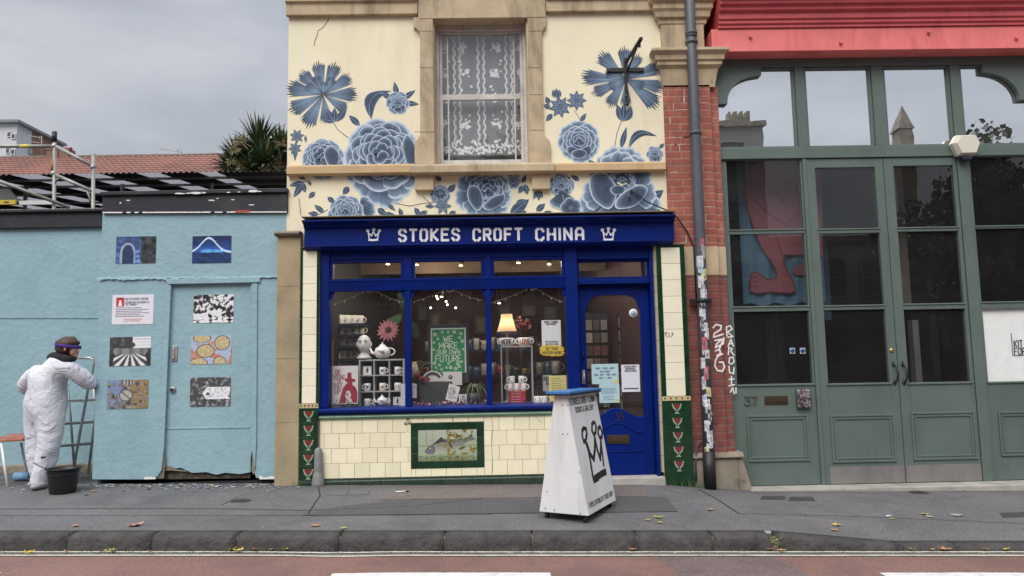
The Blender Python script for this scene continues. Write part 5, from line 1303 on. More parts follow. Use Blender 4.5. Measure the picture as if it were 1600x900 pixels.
# ---- alarm box
ax, az_ = F(1509.5, 226.5, YS - .10); al = E('alarm_box', (ax, YS - .03, az_), 'cream hexagonal alarm box on the green transom above the double doors', 'alarm box')
q = MB(); R1_ = .148; pts = [(ax + R1_ * cos(radians(a)), az_ + R1_ * .95 * sin(radians(a))) for a in (8, 52, 128, 172, 232, 308)]
M['almond'] = plain('cream_plastic', (.66, .62, .52), .4)
pts2 = [(ax + (p[0] - ax) * .84 + .008, az_ + (p[1] - az_) * .84) for p in pts]
def loft(q, A, ya_, B, yb_): 
    n = len(A); q.add([(p[0], ya_, p[1]) for p in A] + [(p[0], yb_, p[1]) for p in B], [tuple(range(n)), tuple(range(2 * n - 1, n - 1, -1))] + [(i, n + i, n + (i + 1) % n, (i + 1) % n) for i in range(n)])
loft(q, pts2, YS - .135, pts, YS - .09); loft(q, pts, YS - .09, pts, YS - .031); q.build('cover', M['almond'], al, .004)
q = MB(); q.box(ax - .05, ax + .05, YS - .11, YS - .04, az_ - .165, az_ - .13); q.build('strobe', plain('blue_strobe', (.01, .015, .06), .2), al, .01)
# leaflet box
a, b_, c, d_ = RC(1244, 607, 1268, 637, YS - .04); lb = E('leaflet_box', ((a + b_) / 2, YS - .01, c), 'clear leaflet box with pink and brown flyers, fixed beside the letter plate of number 37', 'leaflet box')
q = MB(); q.box(a, b_, YS - .05, YS - .046, c, d_ - .02); q.box(a, b_, YS - .046, YS - .002, c, c + .004); q.box(a, a + .004, YS - .046, YS - .002, c + .004, d_); q.box(b_ - .004, b_, YS - .046, YS - .002, c + .004, d_); q.build('case', glassmat('clear_plastic', (.85, .85, .85), .05), lb)
q = MB(); r_ = random.Random(8)
n_ = 9
for i in range(n_):
    for j in range(11):
        cc = r_.choice([(.12, .06, .05), (.45, .35, .38), (.55, .52, .52), (.25, .12, .14), (.6, .55, .6), (.10, .09, .10)])
        q.add([(a + .008 + (b_ - a - .016) * (i + u) / n_, YS - .042, c + .006 + (d_ - c - .02) * (j + v_) / 11) for u, v_ in ((0, 0), (1, 0), (1, 1), (0, 1))], [(0, 1, 2, 3)], 0, cc)
q.build('flyer', M['print'], lb)
# ---- drainpipe with stickers
Yp = YB - .11
pxs = [(1070.5 + 6.5, -120), (1077, 0), (1086.5, 250), (1091, 345), (1098, 480), (1104, 600), (1112.5, 740)]
dp = E('drainpipe', (F(1105, 740, Yp)[0], Yp, 0), 'grey cast drainpipe plastered with torn stickers beside the brick pier', 'drainpipe')
xt = F(1079, 30, Yp)[0]; xb = F(1107, 700, Yp)[0]; zt_ = 9
zpos = lambda py: F(1090, py, Yp)[1]
def xp(z): return xb + (xt - xb) * max(0, min(1, (z - zpos(700)) / (zpos(30) - zpos(700))))
q = MB(); q.tube([(xp(z), Yp, z) for z in (zpos(760), zpos(385), zpos(212), 8.9)], .054, 20); q.build('pipe', M['pipe'], dp)
for (py, r__) in ((52, .063), (56, .060), (66, .064), (208, .062)):
    z = zpos(py); q = MB(); q.lathe([(.05, -.02), (r__, -.018), (r__, .018), (.05, .02)], (xp(z), Yp, z), 20); q.build('collar', M['pipe'], dp)
for py in (470,):
    z = zpos(py); q = MB(); q.lathe([(.05, -.02), (.066, -.018), (.066, .018), (.05, .02)], (xp(z), Yp, z), 20); q.box(xp(z) - .11, xp(z) + .11, Yp + .04, Yp + .08, z - .02, z + .02); q.build('bracket', M['iron'], dp)
q = MB(); q.tube([(xp(0) , Yp, zpos(765)), (xp(0), Yp, zpos(705))], [.062, .060], 20); q.build('pipe_foot', M['iron'], dp)
stk = random.Random(15); bits = []
zz = zpos(374)
while zz > zpos(703):
    hh = stk.uniform(.035, .13); w_ = stk.uniform(.6, 1.0); a0 = stk.uniform(-2.3, -1.0)
    bits.append((zz, hh, a0, w_)); zz -= hh * stk.uniform(.5, .95)
pal = [(.70, .70, .70), (.62, .63, .66), (.75, .74, .72), (.03, .03, .03), (.04, .04, .045), (.55, .56, .58), (.40, .52, .60), (.66, .62, .30), (.35, .38, .34), (.6, .6, .62), (.68, .68, .70), (.50, .12, .14)]
for k, (z, hh, a0, w_) in enumerate(bits[:70]):
    q = MB(); c = stk.choice(pal); r__ = .0548 + .0004 * (k % 4); n_ = 8; aw = w_ * 1.3
    vs = []; cs = []; tl = stk.uniform(-.25, .25)
    for i in range(n_ + 1):
        t_ = i / n_; a_ = a0 - aw / 2 + aw * t_ + .0
        for j in range(5):
            zz_ = z - hh * j / 4 + tl * hh * (t_ - .5) + (stk.uniform(-.004, .004) if j in (0, 4) else 0)
            vs.append((xp(zz_) + r__ * cos(a_), Yp + r__ * sin(a_), zz_))
            cc = c
            if 0 < i < n_ and 0 < j < 4 and stk.random() < .35: cc = stk.choice([(.05, .05, .05), (.5, .5, .5), (.15, .15, .2)]) if c[0] > .2 else (.6, .6, .6)
            cs.append(cc)
    q.add(vs, [(i * 5 + j, i * 5 + j + 1, (i + 1) * 5 + j + 1, (i + 1) * 5 + j) for i in range(n_) for j in range(4)], 0, cs); q.build('sticker', M['print'], dp)
# cables on the pier and over the mural
def cable(label, pts, r, cat='cable', m='iron'): q = MB(); q.tube(pts, r, 6); return tag(q.build('cable', M[m]), label, cat)
def C3(px, py, Y): x, z = F(px, py, Y); return (x, Y, z)
cable('thin black cable slanting from the mural over the blue fascia corner to the drainpipe', [C3(985, 297, -.02), C3(995, 303, -.03), C3(1010, 315, -.04), C3(1050, 332, -.06), C3(1060, 342, -.06), C3(1074, 362, -.05), C3(1084, 385, -.05), C3(1088, 470, -.06)], .007)
cable('black hoop of cable bowing out from the foot of the drainpipe', [C3(1102, 560, -.10), C3(1097, 585, -.10), C3(1096, 610, -.10), C3(1100, 640, -.10), C3(1108, 665, -.10), C3(1112, 690, -.10)], .008)
cable('thin loop of grey conduit on the stone plinth left of the drainpipe', [C3(1100, 688, -.06), C3(1092, 690, -.07), C3(1088, 700, -.07), C3(1087, 720, -.07), C3(1088, 752, -.07)], .008, 'conduit', 'pipe')
# graffiti tags in white marker on the brick
q = MB(); M['marker'] = plain('white_marker', (.78, .76, .76), .6)
gr1 = [[(1114, 512), (1119, 507), (1127, 509), (1126, 515), (1116, 521), (1115, 527), (1130, 522)], [(1117, 532), (1128, 530), (1120, 537), (1118, 543), (1130, 537), (1131, 528), (1124, 545)], [(1118, 548), (1124, 546), (1126, 552), (1120, 556)], [(1129, 553), (1122, 556), (1118, 563), (1117, 572), (1121, 579), (1129, 580), (1132, 573), (1130, 566), (1124, 566)]]
gr2 = [[(1136, 525), (1135, 511), (1141, 509), (1144, 514), (1137, 519), (1145, 526), (1137, 527)], [(1138, 541), (1142, 530), (1146, 541)], [(1139, 537), (1145, 537)], [(1138, 554), (1139, 543), (1144, 545), (1142, 549), (1147, 555)], [(1140, 559), (1139, 567), (1143, 569), (1147, 565), (1145, 558), (1140, 559)], [(1139, 572), (1140, 582), (1146, 584), (1147, 574)], [(1143, 588), (1143, 602)], [(1139, 593), (1147, 592)], [(1139, 603), (1148, 601)], [(1141, 613), (1145, 606), (1147, 615)], [(1150, 606), (1150, 614)]]
strokes([[F(p[0], p[1], YB - .003) for p in pl] for pl in gr1], YB - .0015, .016, q, thick=.001)
strokes([[F(p[0], p[1], YB + .047) for p in pl] for pl in gr2], YB + .0485, .013, q, thick=.001)
q.build('graffiti', M['marker'], ware)
q = MB(); strokes([[F(p[0], p[1], -.102) for p in pl] for pl in [[(1038, 521), (1042, 519), (1040, 524), (1043, 526)], [(1045, 520), (1046, 527)], [(1049, 520), (1052, 521), (1049, 526)]]], -.1015, .006, q, thick=.0006); q.build('pen_scribble', M['iron'], shop)
# ---- hanging sign bracket on the mural
hb = E('sign_bracket', C3(980, 108, 0), 'empty black iron sign bracket bolted over the right carnation of the mural', 'sign bracket')
q = MB(); q.pbox(948, 106, 1006, 111.5, -.022, 0); q.pbox(974.5, 90, 982, 165, -.034, -.0225); q.build('wall_plate', M['iron'], hb, .002)
q = MB(); a_ = Vector(C3(977, 108, -.03)); t_ = Vector(C3(979, 96, -.03)); tip = Vector((C3(1002, 60, -.75)))
q.tube([t_, tip], .020, 4); q.build('arm', M['iron'], hb)
q = MB(); q.tube([a_ + Vector((.02, 0, -.02)), tip + (t_ - tip) * .12], .010, 6); q.tube([tip + (t_ - tip) * .12, tip + (t_ - tip) * .12 + Vector((0, 0, -.06))], .012, 6); q.build('brace', M['iron'], hb)
for px, py in ((952, 109), (1002, 109), (978, 150), (978, 162)):
    x, z = F(px, py, -.03); q = MB(); q.lathe([(.001, -.012), (.010, -.010), (.012, 0)], (x, -.034 if px == 978 else -.022, z), 10, axis='y'); q.build('bolt', M['pipe'], hb)
q = MB(); q.tube([C3(985, 297, -.002), C3(985, 297, -.05)], .008, 6); q.tube([C3(983, 303, -.03), C3(983, 311, -.03)], .010, 6); q.box(F(1016, 334)[0], F(1030, 334)[0], -.05, 0, F(1020, 338)[1], F(1020, 329)[1]); 
tag(q.build('cable_clip', M['pipe']), 'small grey cable hook and box on the mural just above the blue fascia', 'cable clip')
# ---- bollard-like wheel guard at the left pilaster
gx_, gy_ = GP(497, 759); gd = MB(); hh = F(497, 699, gy_)[1]
zq_ = zp(gx_, gy_)
gd.lathe([(.001, hh), (.028, hh - .01), (.038, hh - .03), (.041, hh - .20), (.044, hh - .22), (.040, hh - .24), (.048, .14), (.062, .05), (.066, zq_), (.05, zq_ - .02)], (gx_, gy_, 0), 18)
tag(gd.build('iron_guard_post', paint('dull_grey_iron', (.20, .20, .20), .6, .2, 14, (.10, .09, .08), .6, 8, .5, 40)), 'squat grey iron guard post at the foot of the left tiled pilaster', 'guard post')
# ================================================================ turquoise hut and yard wall
hut = E('painted_hut', (F(290, 750)[0], .3, 0), 'turquoise painted hut front with flaking black top band and a boarded door', 'hut')
def pp(q, pts, y0, y1): q.prism([F(p[0], p[1], y0) for p in pts], y0, y1)
q = MB()
pp(q, [(160, 334), (448.5, 332), (448.5, 371), (436.2, 378), (434.8, 745), (400, 747), (397, 738), (398, 712), (394, 706), (391, 720), (391.3, 442), (268.2, 443), (258.5, 640), (256.5, 700), (254, 728), (247, 733), (243, 749.5), (143.5, 749.5)], 0, .06)
xL0 = F(143.5, 749.5)[0]; q.hull8([(xL0 + .01, .061, .05), (xL0 + .05, .061, .05), (xL0 + .05, 1.1, .05), (xL0 + .01, 1.1, .05)], [(F(160, 334)[0], .061, F(160, 334)[1]), (F(160, 334)[0] + .04, .061, F(160, 334)[1]), (F(160, 334)[0] + .04, 1.1, F(160, 334)[1]), (F(160, 334)[0], 1.1, F(160, 334)[1])])
hw_ = q.build('wall', M['turq'], hut, .006)
q = MB(); pp(q, [(257, 436), (406, 433.5), (406, 441), (262, 444)], -.022, 0); q.build('door_lintel', M['turq'], hut, .004)
q = MB(); pp(q, [(259, 445), (267, 445), (256, 700), (252, 735), (245, 746), (243, 742), (248, 700)], -.016, 0); pp(q, [(394, 443), (402, 443), (400.5, 690), (398, 735), (393.5, 700)], -.016, 0); q.build('door_casing', M['turq'], hut, .004)
# ragged drip line along the front
q = MB(); r_ = random.Random(6); pts = []
for i in range(60):
    px = 152 + (434 - 152) * i / 59; py = 435.5 - 3 * i / 59 + r_.uniform(-1, 1) * (1.2 if i < 26 else .5); pts.append(F(px, py))
for i in range(59):
    a_, b_ = pts[i], pts[i + 1]; t_ = .006 + .009 * r_.random() * (1.6 if i < 26 else .7)
    q.hull8([(a_[0], -.014 - .012 * r_.random(), a_[1] - t_), (b_[0], -.014, b_[1] - t_), (b_[0], .001, b_[1] - t_), (a_[0], .001, a_[1] - t_)], [(a_[0], -.010, a_[1] + t_ * .6), (b_[0], -.012, b_[1] + t_ * .6), (b_[0], .001, b_[1] + t_), (a_[0], .001, a_[1] + t_)])
q.build('drip_ridge', M['turq'], hut)
# door leaf, set back, rotten along the foot
q = MB(); pp(q, [(268, 443), (392, 442), (391.5, 738), (375, 741), (352, 739), (338, 742), (322, 738), (300, 739), (282, 731), (268, 733), (257, 737), (257, 690)], .028, .06); hd = q.build('hut_door', M['turq'], hut, .003)
q = MB(); a_, b_ = F(259, 669.5, .028), F(390.5, 667.5, .028); strokes([[a_, b_]], .028, .016, q, thick=.006); q.build('weather_bar', M['turq'], hd, .002)
q = MB(); pp(q, [(257, 728), (268, 732), (282, 732), (292, 735), (322, 740), (340, 743), (352, 741), (391, 739), (391, 747), (257, 749)], .055, .058); q.build('rotten_foot', paint('rotten_wood', (.06, .045, .032), .95, .5, 25, (.25, .23, .2), .5, 20, .6, 40), hd)
q = MB(); pp(q, [(257, 729), (266, 728), (275, 733), (288, 735), (292, 737), (278, 736), (264, 735), (256, 736)], .020, .027); q.build('rotten_edge', paint('splintered_wood', (.22, .18, .13), .95, .5, 25, (.06, .05, .04), .6, 14, .6, 40), hd)
q = MB(); pp(q, [(247, 730), (255, 727), (257, 700), (258, 727), (256, 748), (246, 748)], -.004, -.0005); q.build('bare_wood', paint('bare_wood', (.16, .13, .10), .95, .5, 25, (.05, .04, .03), .7, 14, .6, 40), hw_)
q = MB(); pp(q, [(394, 708), (396, 706), (399, 733), (396, 742), (393, 735)], -.004, -.0005); q.build('bare_wood', M['stone_dark'], hw_)
# flakes along the foot
for (a, b_) in ((225, 243), (405, 433)):
    q = MB(); pts = []
    for i in range(9): pts.append((a + (b_ - a) * i / 8, 745.5 + r_.uniform(-2, 1.5)))
    pp(q, pts + [(b_, 748.5), (a, 749)], -.0025, -.0005); q.build('bare_patch', M['flake'], hw_)
q = MB(); a, b_, c, d_ = RC(267.5, 540.5, 276, 564, .01); q.box(a, b_, .016, .028, c, d_); q.box(a + .008, b_ - .022, .008, .016, c + .03, d_ - .02); q.lathe([(.001, -.002), (.012, 0), (.014, .012)], ((a + b_) / 2 - .01, .006, c + .03), 12, axis='y'); q.build('handle_plate', M['metal'], hd, .003)
q = MB(); x_, z_ = F(268.5, 608.5, 0); q.lathe([(.001, -.012), (.014, -.01), (.015, .002)], (x_, .0, z_), 12, axis='y', mi=1); q.lathe([(.014, .0), (.030, .008), (.032, .028)], (x_, .0, z_), 14, axis='y'); q.build('door_lock', [M['metal'], M['iron']], hd)
# black band on top
q = MB(); pp(q, [(159.5, 303), (449, 298), (449, 331.5), (159.5, 333.5)], -.03, 1.2); bb = q.build('black_band', M['black'], hut, .006)
q = MB(); pp(q, [(156, 299.5), (449, 293.5), (449, 300), (157, 305)], -.06, 1.2); q.build('coping', M['black'], bb, .006)
for nm, m_, specs in (('white_flake', M['flake'], [(280, 302.3, 9, 1.5), (294, 302, 5, 1), (305, 301.3, 12, 2), (318, 301, 5, 1.2), (357, 300.5, 3, 1), (373, 300, 3, .8), (396, 298.5, 9, 2.2), (405, 299, 4, 1), (188, 317, 1.5, 1.5), (200, 313, 4, 1), (330, 313, 7, 1.2), (364, 312, 3, 1), (393, 320, 5, 1), (340, 310, 3, .8)]),):
    q = MB()
    for (cx_, cy_, w_, h_) in specs:
        Y_ = -.061 if cy_ < 305 else -.031
        pts = [(cx_ + w_ * cos(t_) * r_.uniform(.6, 1.1), cy_ + h_ * sin(t_) * r_.uniform(.6, 1.1)) for t_ in [i * .63 for i in range(10)]]; pp(q, pts, Y_ - .001, Y_)
    for i in range(46):
        px = 160 + 288 * i / 46; 
        if r_.random() < .8: pp(q, [(px, 331.6 - px * .003), (px + 6.3, 331.6 - px * .003 + r_.uniform(-.4, .3)), (px + 6.3, 333.6 - (px) * .004), (px, 333.8 - px * .004)], -.032, -.0305)
    q.build(nm, m_, bb)
q = MB(); pp(q, [(367, 329), (385, 328), (394, 330), (388, 331.5), (368, 332)], -.0335, -.0325); q.build('red_patch', M['redflake'], bb)
# shade in the gap below the hut, painted as a near-black block
q = MB(); q.box(F(145, 750)[0], XP0, .05, 1.1, -.02, .06); q.build('gap_shade', M['dark'], hut)
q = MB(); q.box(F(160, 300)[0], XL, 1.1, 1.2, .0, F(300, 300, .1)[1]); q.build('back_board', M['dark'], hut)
# ---- recessed yard wall
YW = .95
yw = E('yard_wall', (F(60, 735, YW)[0], YW, 0), 'set-back turquoise yard wall under a black painted top board, behind the ladder', 'yard wall')
xw0 = F(-260, 600, YW)[0]; xw1 = F(175, 600, YW)[0]
q = MB(); q.box(xw0, xw1, YW, YW + .2, -.02, F(60, 354, YW)[1]); q.build('wall', M['turq'], yw)
q = MB(); q.box(xw0, xw1, YW - .05, YW + .25, F(60, 356, YW - .05)[1], F(60, 331, YW - .05)[1]); q.build('top_board', M['black'], yw, .006)
q = MB(); q.box(xw0, xw1, YW - .09, YW + .25, F(60, 331, YW - .09)[1], F(60, 327, YW - .09)[1]); q.build('coping', M['black'], yw, .006)
q = MB(); pts = []
for i in range(40): px = -100 + 260 * i / 39; pts.append(F(px, 496.5 + r_.uniform(-.6, .6), YW))
strokes([pts], YW, .010, q, thick=.008); q.build('paint_ridge', M['turq'], yw)
q = MB(); q.box(xw0, xw1, YW - .06, YW, -.01, F(60, 726, YW - .06)[1]); q.build('skirting', M['stone_dark'], yw, .01)
# paint spill and flakes on the ground
q = MB()
for i in range(900):
    px = r_.gauss(0, 1); x = F(r_.uniform(60, 470), 752)[0] if r_.random() < .8 else F(r_.uniform(-60, 480), 752)[0]; y = -.01 - abs(r_.gauss(0, .14)); s_ = r_.choice((.006, .008, .012, .02, .03)) * r_.uniform(.5, 1); a_ = r_.uniform(0, 3)
    if x > XP0 - .05 and r_.random() < .6: continue
    c = r_.choice([(.6, .62, .6)] * 5 + [(.3, .5, .52)] * 2 + [(.5, .12, .08), (.02, .02, .02), (.15, .2, .45)])
    z = zp(x, y) + .004 + .0004 * (i % 9)
    q.add([(x + s_ * cos(a_ + t_) * r_.uniform(.5, 1), y + s_ * sin(a_ + t_) * r_.uniform(.5, 1), z) for t_ in (0, 1.2, 2.6, 3.7, 5)], [(0, 1, 2, 3, 4)], 0, c)
tag(q.build('paint_flakes', M['print']), 'scatter of white and turquoise paint flakes along the foot of the hut', 'paint flakes', kind='stuff')
# ---- photographs pasted on the hut
from mathutils import noise as mn
def nz2(u, v, s=0):
    return 1.6 * mn.fractal(Vector((u * 5.1 + s * 7.3, v * 4.3 + s * 3.1, s * 1.7)), .8, 2.1, 4)
def ph_a(u, v):
    c = Vector((.03, .06, .16)) + Vector((.06, .12, .25)) * max(0, nz2(u, v))
    if (u - .3) ** 2 / .02 + max(0, v - .35) ** 2 / .12 < 1 and v < .68: c = Vector((.015, .035, .10))
    elif (u - .3) ** 2 / .04 + max(0, v - .35) ** 2 / .18 < 1 and v < .78: c = Vector((.30, .36, .50))
    if u > .62: c = Vector((.03, .035, .04)) * (1 + nz2(u, v, 2))
    if .45 < u < .66 and v < .5 and nz2(u, v, 5) > .1: c = Vector((.16, .28, .55))
    return c
def ph_b(u, v):
    arcv = .12 + .80 * math.exp(-((u - .42) / .34) ** 2) * 1.0
    c = Vector((.004, .03, .16)) + Vector((.02, .12, .45)) * math.exp(-((u - .5) / .4) ** 2 - ((v - .45) / .16) ** 2)
    if .38 < v < .50 and abs(u - .5) < .28: c = Vector((.10, .38, .75)) * (1 + .4 * nz2(u * 2, v))
    if v < .38: c = Vector((.004, .018, .08)) * (1.5 + nz2(u, v * 3))
    if v > .86 or (v > .5 and nz2(u, v * 4) > .45): c *= .5
    if abs(v - (.40 + .52 * math.exp(-((u - .42) / .27) ** 2))) < .035: c = Vector((.62, .76, .9))
    return c
def ph_c(u, v):
    f = .5 + .9 * nz2(u * 1.6, v * 1.4, 4); c = .75 if f > .55 else (.12 if f > .3 else .015)
    if v < .22 and sin(u * 40) + sin(v * 50) > .2: c = .8
    return Vector((c, c, c * 1.02))
def ph_d(u, v):
    du, dv = u - .5, v - .45; c = .03 + .08 * abs(nz2(u, v))
    if u > .55 and v > .62 and u - .55 > (1 - v) * .3 - .1: c = .75 if sin(v * 60) > -.6 else .5
    if .3 < v < .62 and abs(du) < .42 * (1 - abs(v - .5)): c = .12 + .12 * abs(sin(u * 12))
    if v < .40:
        a_ = math.atan2(v - .52, du); c = .7 if sin(a_ * 17) > .1 else .06
        if abs(du) > .44 - v * .2: c = .03
    if (u - .5) ** 2 * 9 + (v - .72) ** 2 * 14 < .14: c = .05
    return Vector((c, c, c * 1.03))
def ph_e(u, v):
    c = Vector((.40, .46, .62))
    if nz2(u, v, 1) > .25: c = Vector((.52, .22, .16))
    for (a, b_, r_x, r_y) in ((.27, .92, .22, .17), (.36, .46, .22, .24), (.77, .74, .19, .26), (.72, .08, .16, .18), (.2, .05, .22, .16)):
        e = ((u - a) / r_x) ** 2 + ((v - b_) / r_y) ** 2
        if e < 1: c = Vector((.48, .38, .20)) if nz2(u * 3, v * 3, 3) < .2 else Vector((.56, .50, .30))
        if .86 < e < 1.06: c = Vector((.06, .03, .04))
    return c
def ph_f(u, v):
    c = Vector((.16, .14, .12)) * (1.2 + nz2(u * 2, v * 2))
    if u < .42 and nz2(u * 1.4, v, 6) > -.05: c = Vector((.20, .26, .42))
    if u > .6 and nz2(u * 2, v * 2, 3) > 0: c = Vector((.30, .20, .08))
    e = ((u - .46) / .15) ** 2 + ((v - .46) / .19) ** 2
    if e < 1: c = Vector((.42, .40, .38))
    if .9 < e < 1.15: c = Vector((.05, .05, .05))
    if abs((u - .46) + (v - .46) * .8) < .02 and e < 1: c = Vector((.05, .04, .04))
    if ((u - .5) / .16) ** 2 + ((v - .9) / .08) ** 2 < 1: c = Vector((.45, .42, .38)) if sin(u * 80) > 0 else Vector((.1, .09, .08))
    return c
def ph_g(u, v):
    c = .06 + .25 * max(0, nz2(u * 2.4, v * 2.6, 1))
    if v > .25 and v < .66 and u > .3 + .5 * abs(v - .45) and u < .98 and nz2(u, v) > -.5: c = .72 + .2 * nz2(u * 3, v * 3)
    return Vector((c, c, c * 1.03))
def photo(name, px, fn, label, Y=-.0035, par=None, nx_=84, nz_=58, Yb_=-.0008, cat='photograph'):
    a, b_, c, d_ = RC(*px, Y); q = MB(); q.box(a, b_, Y + .0004, Yb_, c, d_, 0, (.7, .7, .7)); vs = []; cs = []
    for j in range(nz_ + 1):
        for i in range(nx_ + 1):
            u, v = i / nx_, j / nz_; vs.append((a + (b_ - a) * u, Y - .0004 - .0008 * abs(sin(v * 9 + u * 3)), c + (d_ - c) * v)); cs.append(tuple(max(.004, t_) for t_ in fn(u, v)))
    q.add(vs, [(j * (nx_ + 1) + i, j * (nx_ + 1) + i + 1, (j + 1) * (nx_ + 1) + i + 1, (j + 1) * (nx_ + 1) + i) for j in range(nz_) for i in range(nx_)], 0, cs)
    o = q.build(name, M['print']); tag(o, label, cat, 'photographs pasted on the turquoise hut'); return o
photo('pasted_photograph', (182, 370, 243, 411), ph_a, 'blue toned photograph of an arch and foliage pasted high on the hut')
photo('pasted_photograph', (301, 369, 361, 410.5), ph_b, 'deep blue photograph with a white arc of light above the hut door')
photo('pasted_photograph', (303, 461, 364.5, 503.5), ph_c, 'high contrast black and white photograph of leaves, topmost on the hut door', .0245, Yb_=.0274)
photo('pasted_photograph', (172, 527, 235, 571), ph_d, 'black and white photograph with fanned rays below the text sheet on the hut')
photo('pasted_photograph', (299, 525, 361, 568), ph_e, 'colour photograph of round yellow and pink shapes in the middle of the hut door', .0245, Yb_=.0274)
photo('pasted_photograph', (168, 594, 231, 638), ph_f, 'brown and blue photograph with a pale disc, lowest left of the hut door')
photo('pasted_photograph', (297.5, 590, 360, 634.5), ph_g, 'black and white photograph of pale foliage, lowest on the hut door', .0245, Yb_=.0274)
q = MB(); a, b_, c, d_ = RC(176, 461, 239, 506, -.003); q.box(a, b_, -.003, -.0005, c, d_, 0, (.72, .71, .76))
a2, b2, c2, d2 = RC(182, 465, 194, 479, -.003); q.box(a2, b2, -.0042, -.003, c2, d2, 0, (.50, .04, .05)); q.prism([(a2 + .02, c2 + .005), (b2 - .02, c2 + .005), ((a2 + b2) / 2 + .006, d2 - .02), ((a2 + b2) / 2 - .006, d2 - .02)], -.0052, -.0042, 0, (.8, .78, .78))
q.lathe([(.001, -.0056), (.012, -.0056), (.012, -.0042)], ((a2 + b2) / 2, 0, d2 - .014), 10, axis='y', col=(.04, .02, .02))
ptext(q, 'NEW PHOTOGRAPHIC SCREENING', 196, 465.6, 232, 468.4, -.003, t=.9, col=(.05, .05, .12), thick=.001); ptext(q, 'DOCUMENTARY PHOTOGRAPHY IN', 196, 471, 233, 473.8, -.003, t=.9, col=(.05, .05, .12), thick=.001); ptext(q, 'THE COMMUNITY', 196, 474.6, 215, 477.2, -.003, t=.9, col=(.05, .05, .12), thick=.001)
lines(q, *RC(181, 480, 234, 495, -.003), 6, -.003, (.10, .10, .16)); lines(q, *RC(193, 497.5, 222, 502.5, -.003), 2, -.003, (.6, .08, .08))
tag(q.build('text_sheet', M['print']), 'white printed sheet with a red emblem and small text pasted on the hut', 'notice', 'photographs pasted on the turquoise hut')
# ================================================================ behind the yard: canopy, tiled roof, flats, palm, scaffold
can = E('corrugated_canopy', (F(200, 300, 3)[0], 3, 0), 'lean-to canopy of black and clear corrugated sheets seen from below, behind the hut', 'canopy')
Yn, Yf = 2.2, 6.2
zn = F(220, 270, Yn)[1]; zf = F(300, 322, Yf)[1]
M['sheet_dark'] = paint('black_corrugated_sheet', (.016, .017, .019), .45, .3, 6, (.06, .06, .06), .5, 3, .1)
M['sheet_clear'] = paint('clear_corrugated_sheet', (.44, .46, .54), .4, .12, 6, (.2, .2, .22), .5, 3, .1)
m_, n_, l_, b_s = newmat('lit_corrugated_sheet'); b_s.inputs['Base Color'].default_value = (.29, .29, .32, 1); b_s.inputs['Roughness'].default_value = .45
tl = n_.new('ShaderNodeBsdfTranslucent'); tl.inputs[0].default_value = (.31, .31, .34, 1); ms_ = n_.new('ShaderNodeMixShader'); ms_.inputs[0].default_value = .6
l_.new(b_s.outputs[0], ms_.inputs[1]); l_.new(tl.outputs[0], ms_.inputs[2]); l_.new(ms_.outputs[0], n_['Material Output'].inputs[0]); M['sheet_clear'] = m_
edges = [-340, -290, -245, -210, -165, -130, -75, -38, 20, 61, 115, 155, 212, 246, 307, 340, 398, 452]
for i in range(len(edges) - 1):
    xa, xb_ = F(edges[i], 269, Yn)[0], F(edges[i + 1], 269, Yn)[0]
    if xb_ > XL - .02: xb_ = XL - .02
    if xa >= xb_: continue
    q = MB(); n = max(6, int((xb_ - xa) / .019)); vs = []
    for k in range(n + 1):
        x = xa + (xb_ - xa) * k / n; dz = .012 * cos(x / .076 * 2 * pi)
        vs += [(x, Yn, zn + dz), (x, Yf, zf + dz)]
    q.add(vs, [(2 * k, 2 * k + 1, 2 * k + 3, 2 * k + 2) for k in range(n)], 0, None, False)
    clear = i % 2 == 0 and edges[i] >= 0 and False or (edges[i] in (20, 115, 212, 307, -75 + 0, -165, -245))
    q.build('roof_sheet', M['sheet_clear'] if clear else M['sheet_dark'], can)
M['purlin'] = paint('grey_purlin', (.14, .145, .15), .6, .2, 8)
def zc_(y): return zn + (zf - zn) * (y - Yn) / (Yf - Yn)
for y in (2.55, 3.2, 4.1, 5.2):
    q = MB(); q.box(F(-340, 300, y)[0], XL - .03, y - .014, y + .014, zc_(y) - .045, zc_(y) - .014); q.build('purlin', M['purlin'], can)
for px, py in ((40, 287), (191, 287), (330, 286), (-110, 287)):
    x, z = F(px, 300, 2.9); q = MB(); q.tube([(x, 2.9, -.01), (x, 2.9, zc_(2.9) - .05)], .028, 8); q.build('post', M['galv'], can)
q = MB(); q.box(F(-340, 300, Yf)[0], XL - .03, Yf, Yf + .1, -.01, zf - .02); q.build('rear_wall', plain('dark_rear_wall', (.03, .03, .033), .9), can)
# shop signs under the canopy at far left
sg = MB(); a, b_, c, d_ = RC(-40, 296, 30, 315, 2.7); sg.hull8([(a, 2.7, c), (b_, 2.7, c), (b_, 2.74, c), (a, 2.74, c)], [(a, 2.7, d_), (b_ - .15, 2.7, d_), (b_ - .15, 2.74, d_), (a, 2.74, d_)]); tag(sg.build('white_board', M['white']), 'plain white board under the canopy at the far left', 'board')
sg = MB(); a, b_, c, d_ = RC(30, 313.5, 84, 319, 2.4); sg.box(a, b_, 2.4, 2.44, c, d_); tag(sg.build('white_rail', M['white']), 'long white rail under the canopy right of the yellow plate', 'rail')
sg = MB(); a, b_, c, d_ = RC(-30, 313, 24, 319, 2.3); sg.box(a, b_, 2.3, 2.33, c, d_, 0, (.62, .45, .04)); tx = RC(6, 314.5, 16, 317.5, 2.3); lines(sg, tx[0], tx[1], tx[2], tx[3], 1, 2.3, (.05, .05, .05), .8); tag(sg.build('yellow_plate', M['print']), 'narrow yellow plate with black print behind the black board at far left', 'plate')
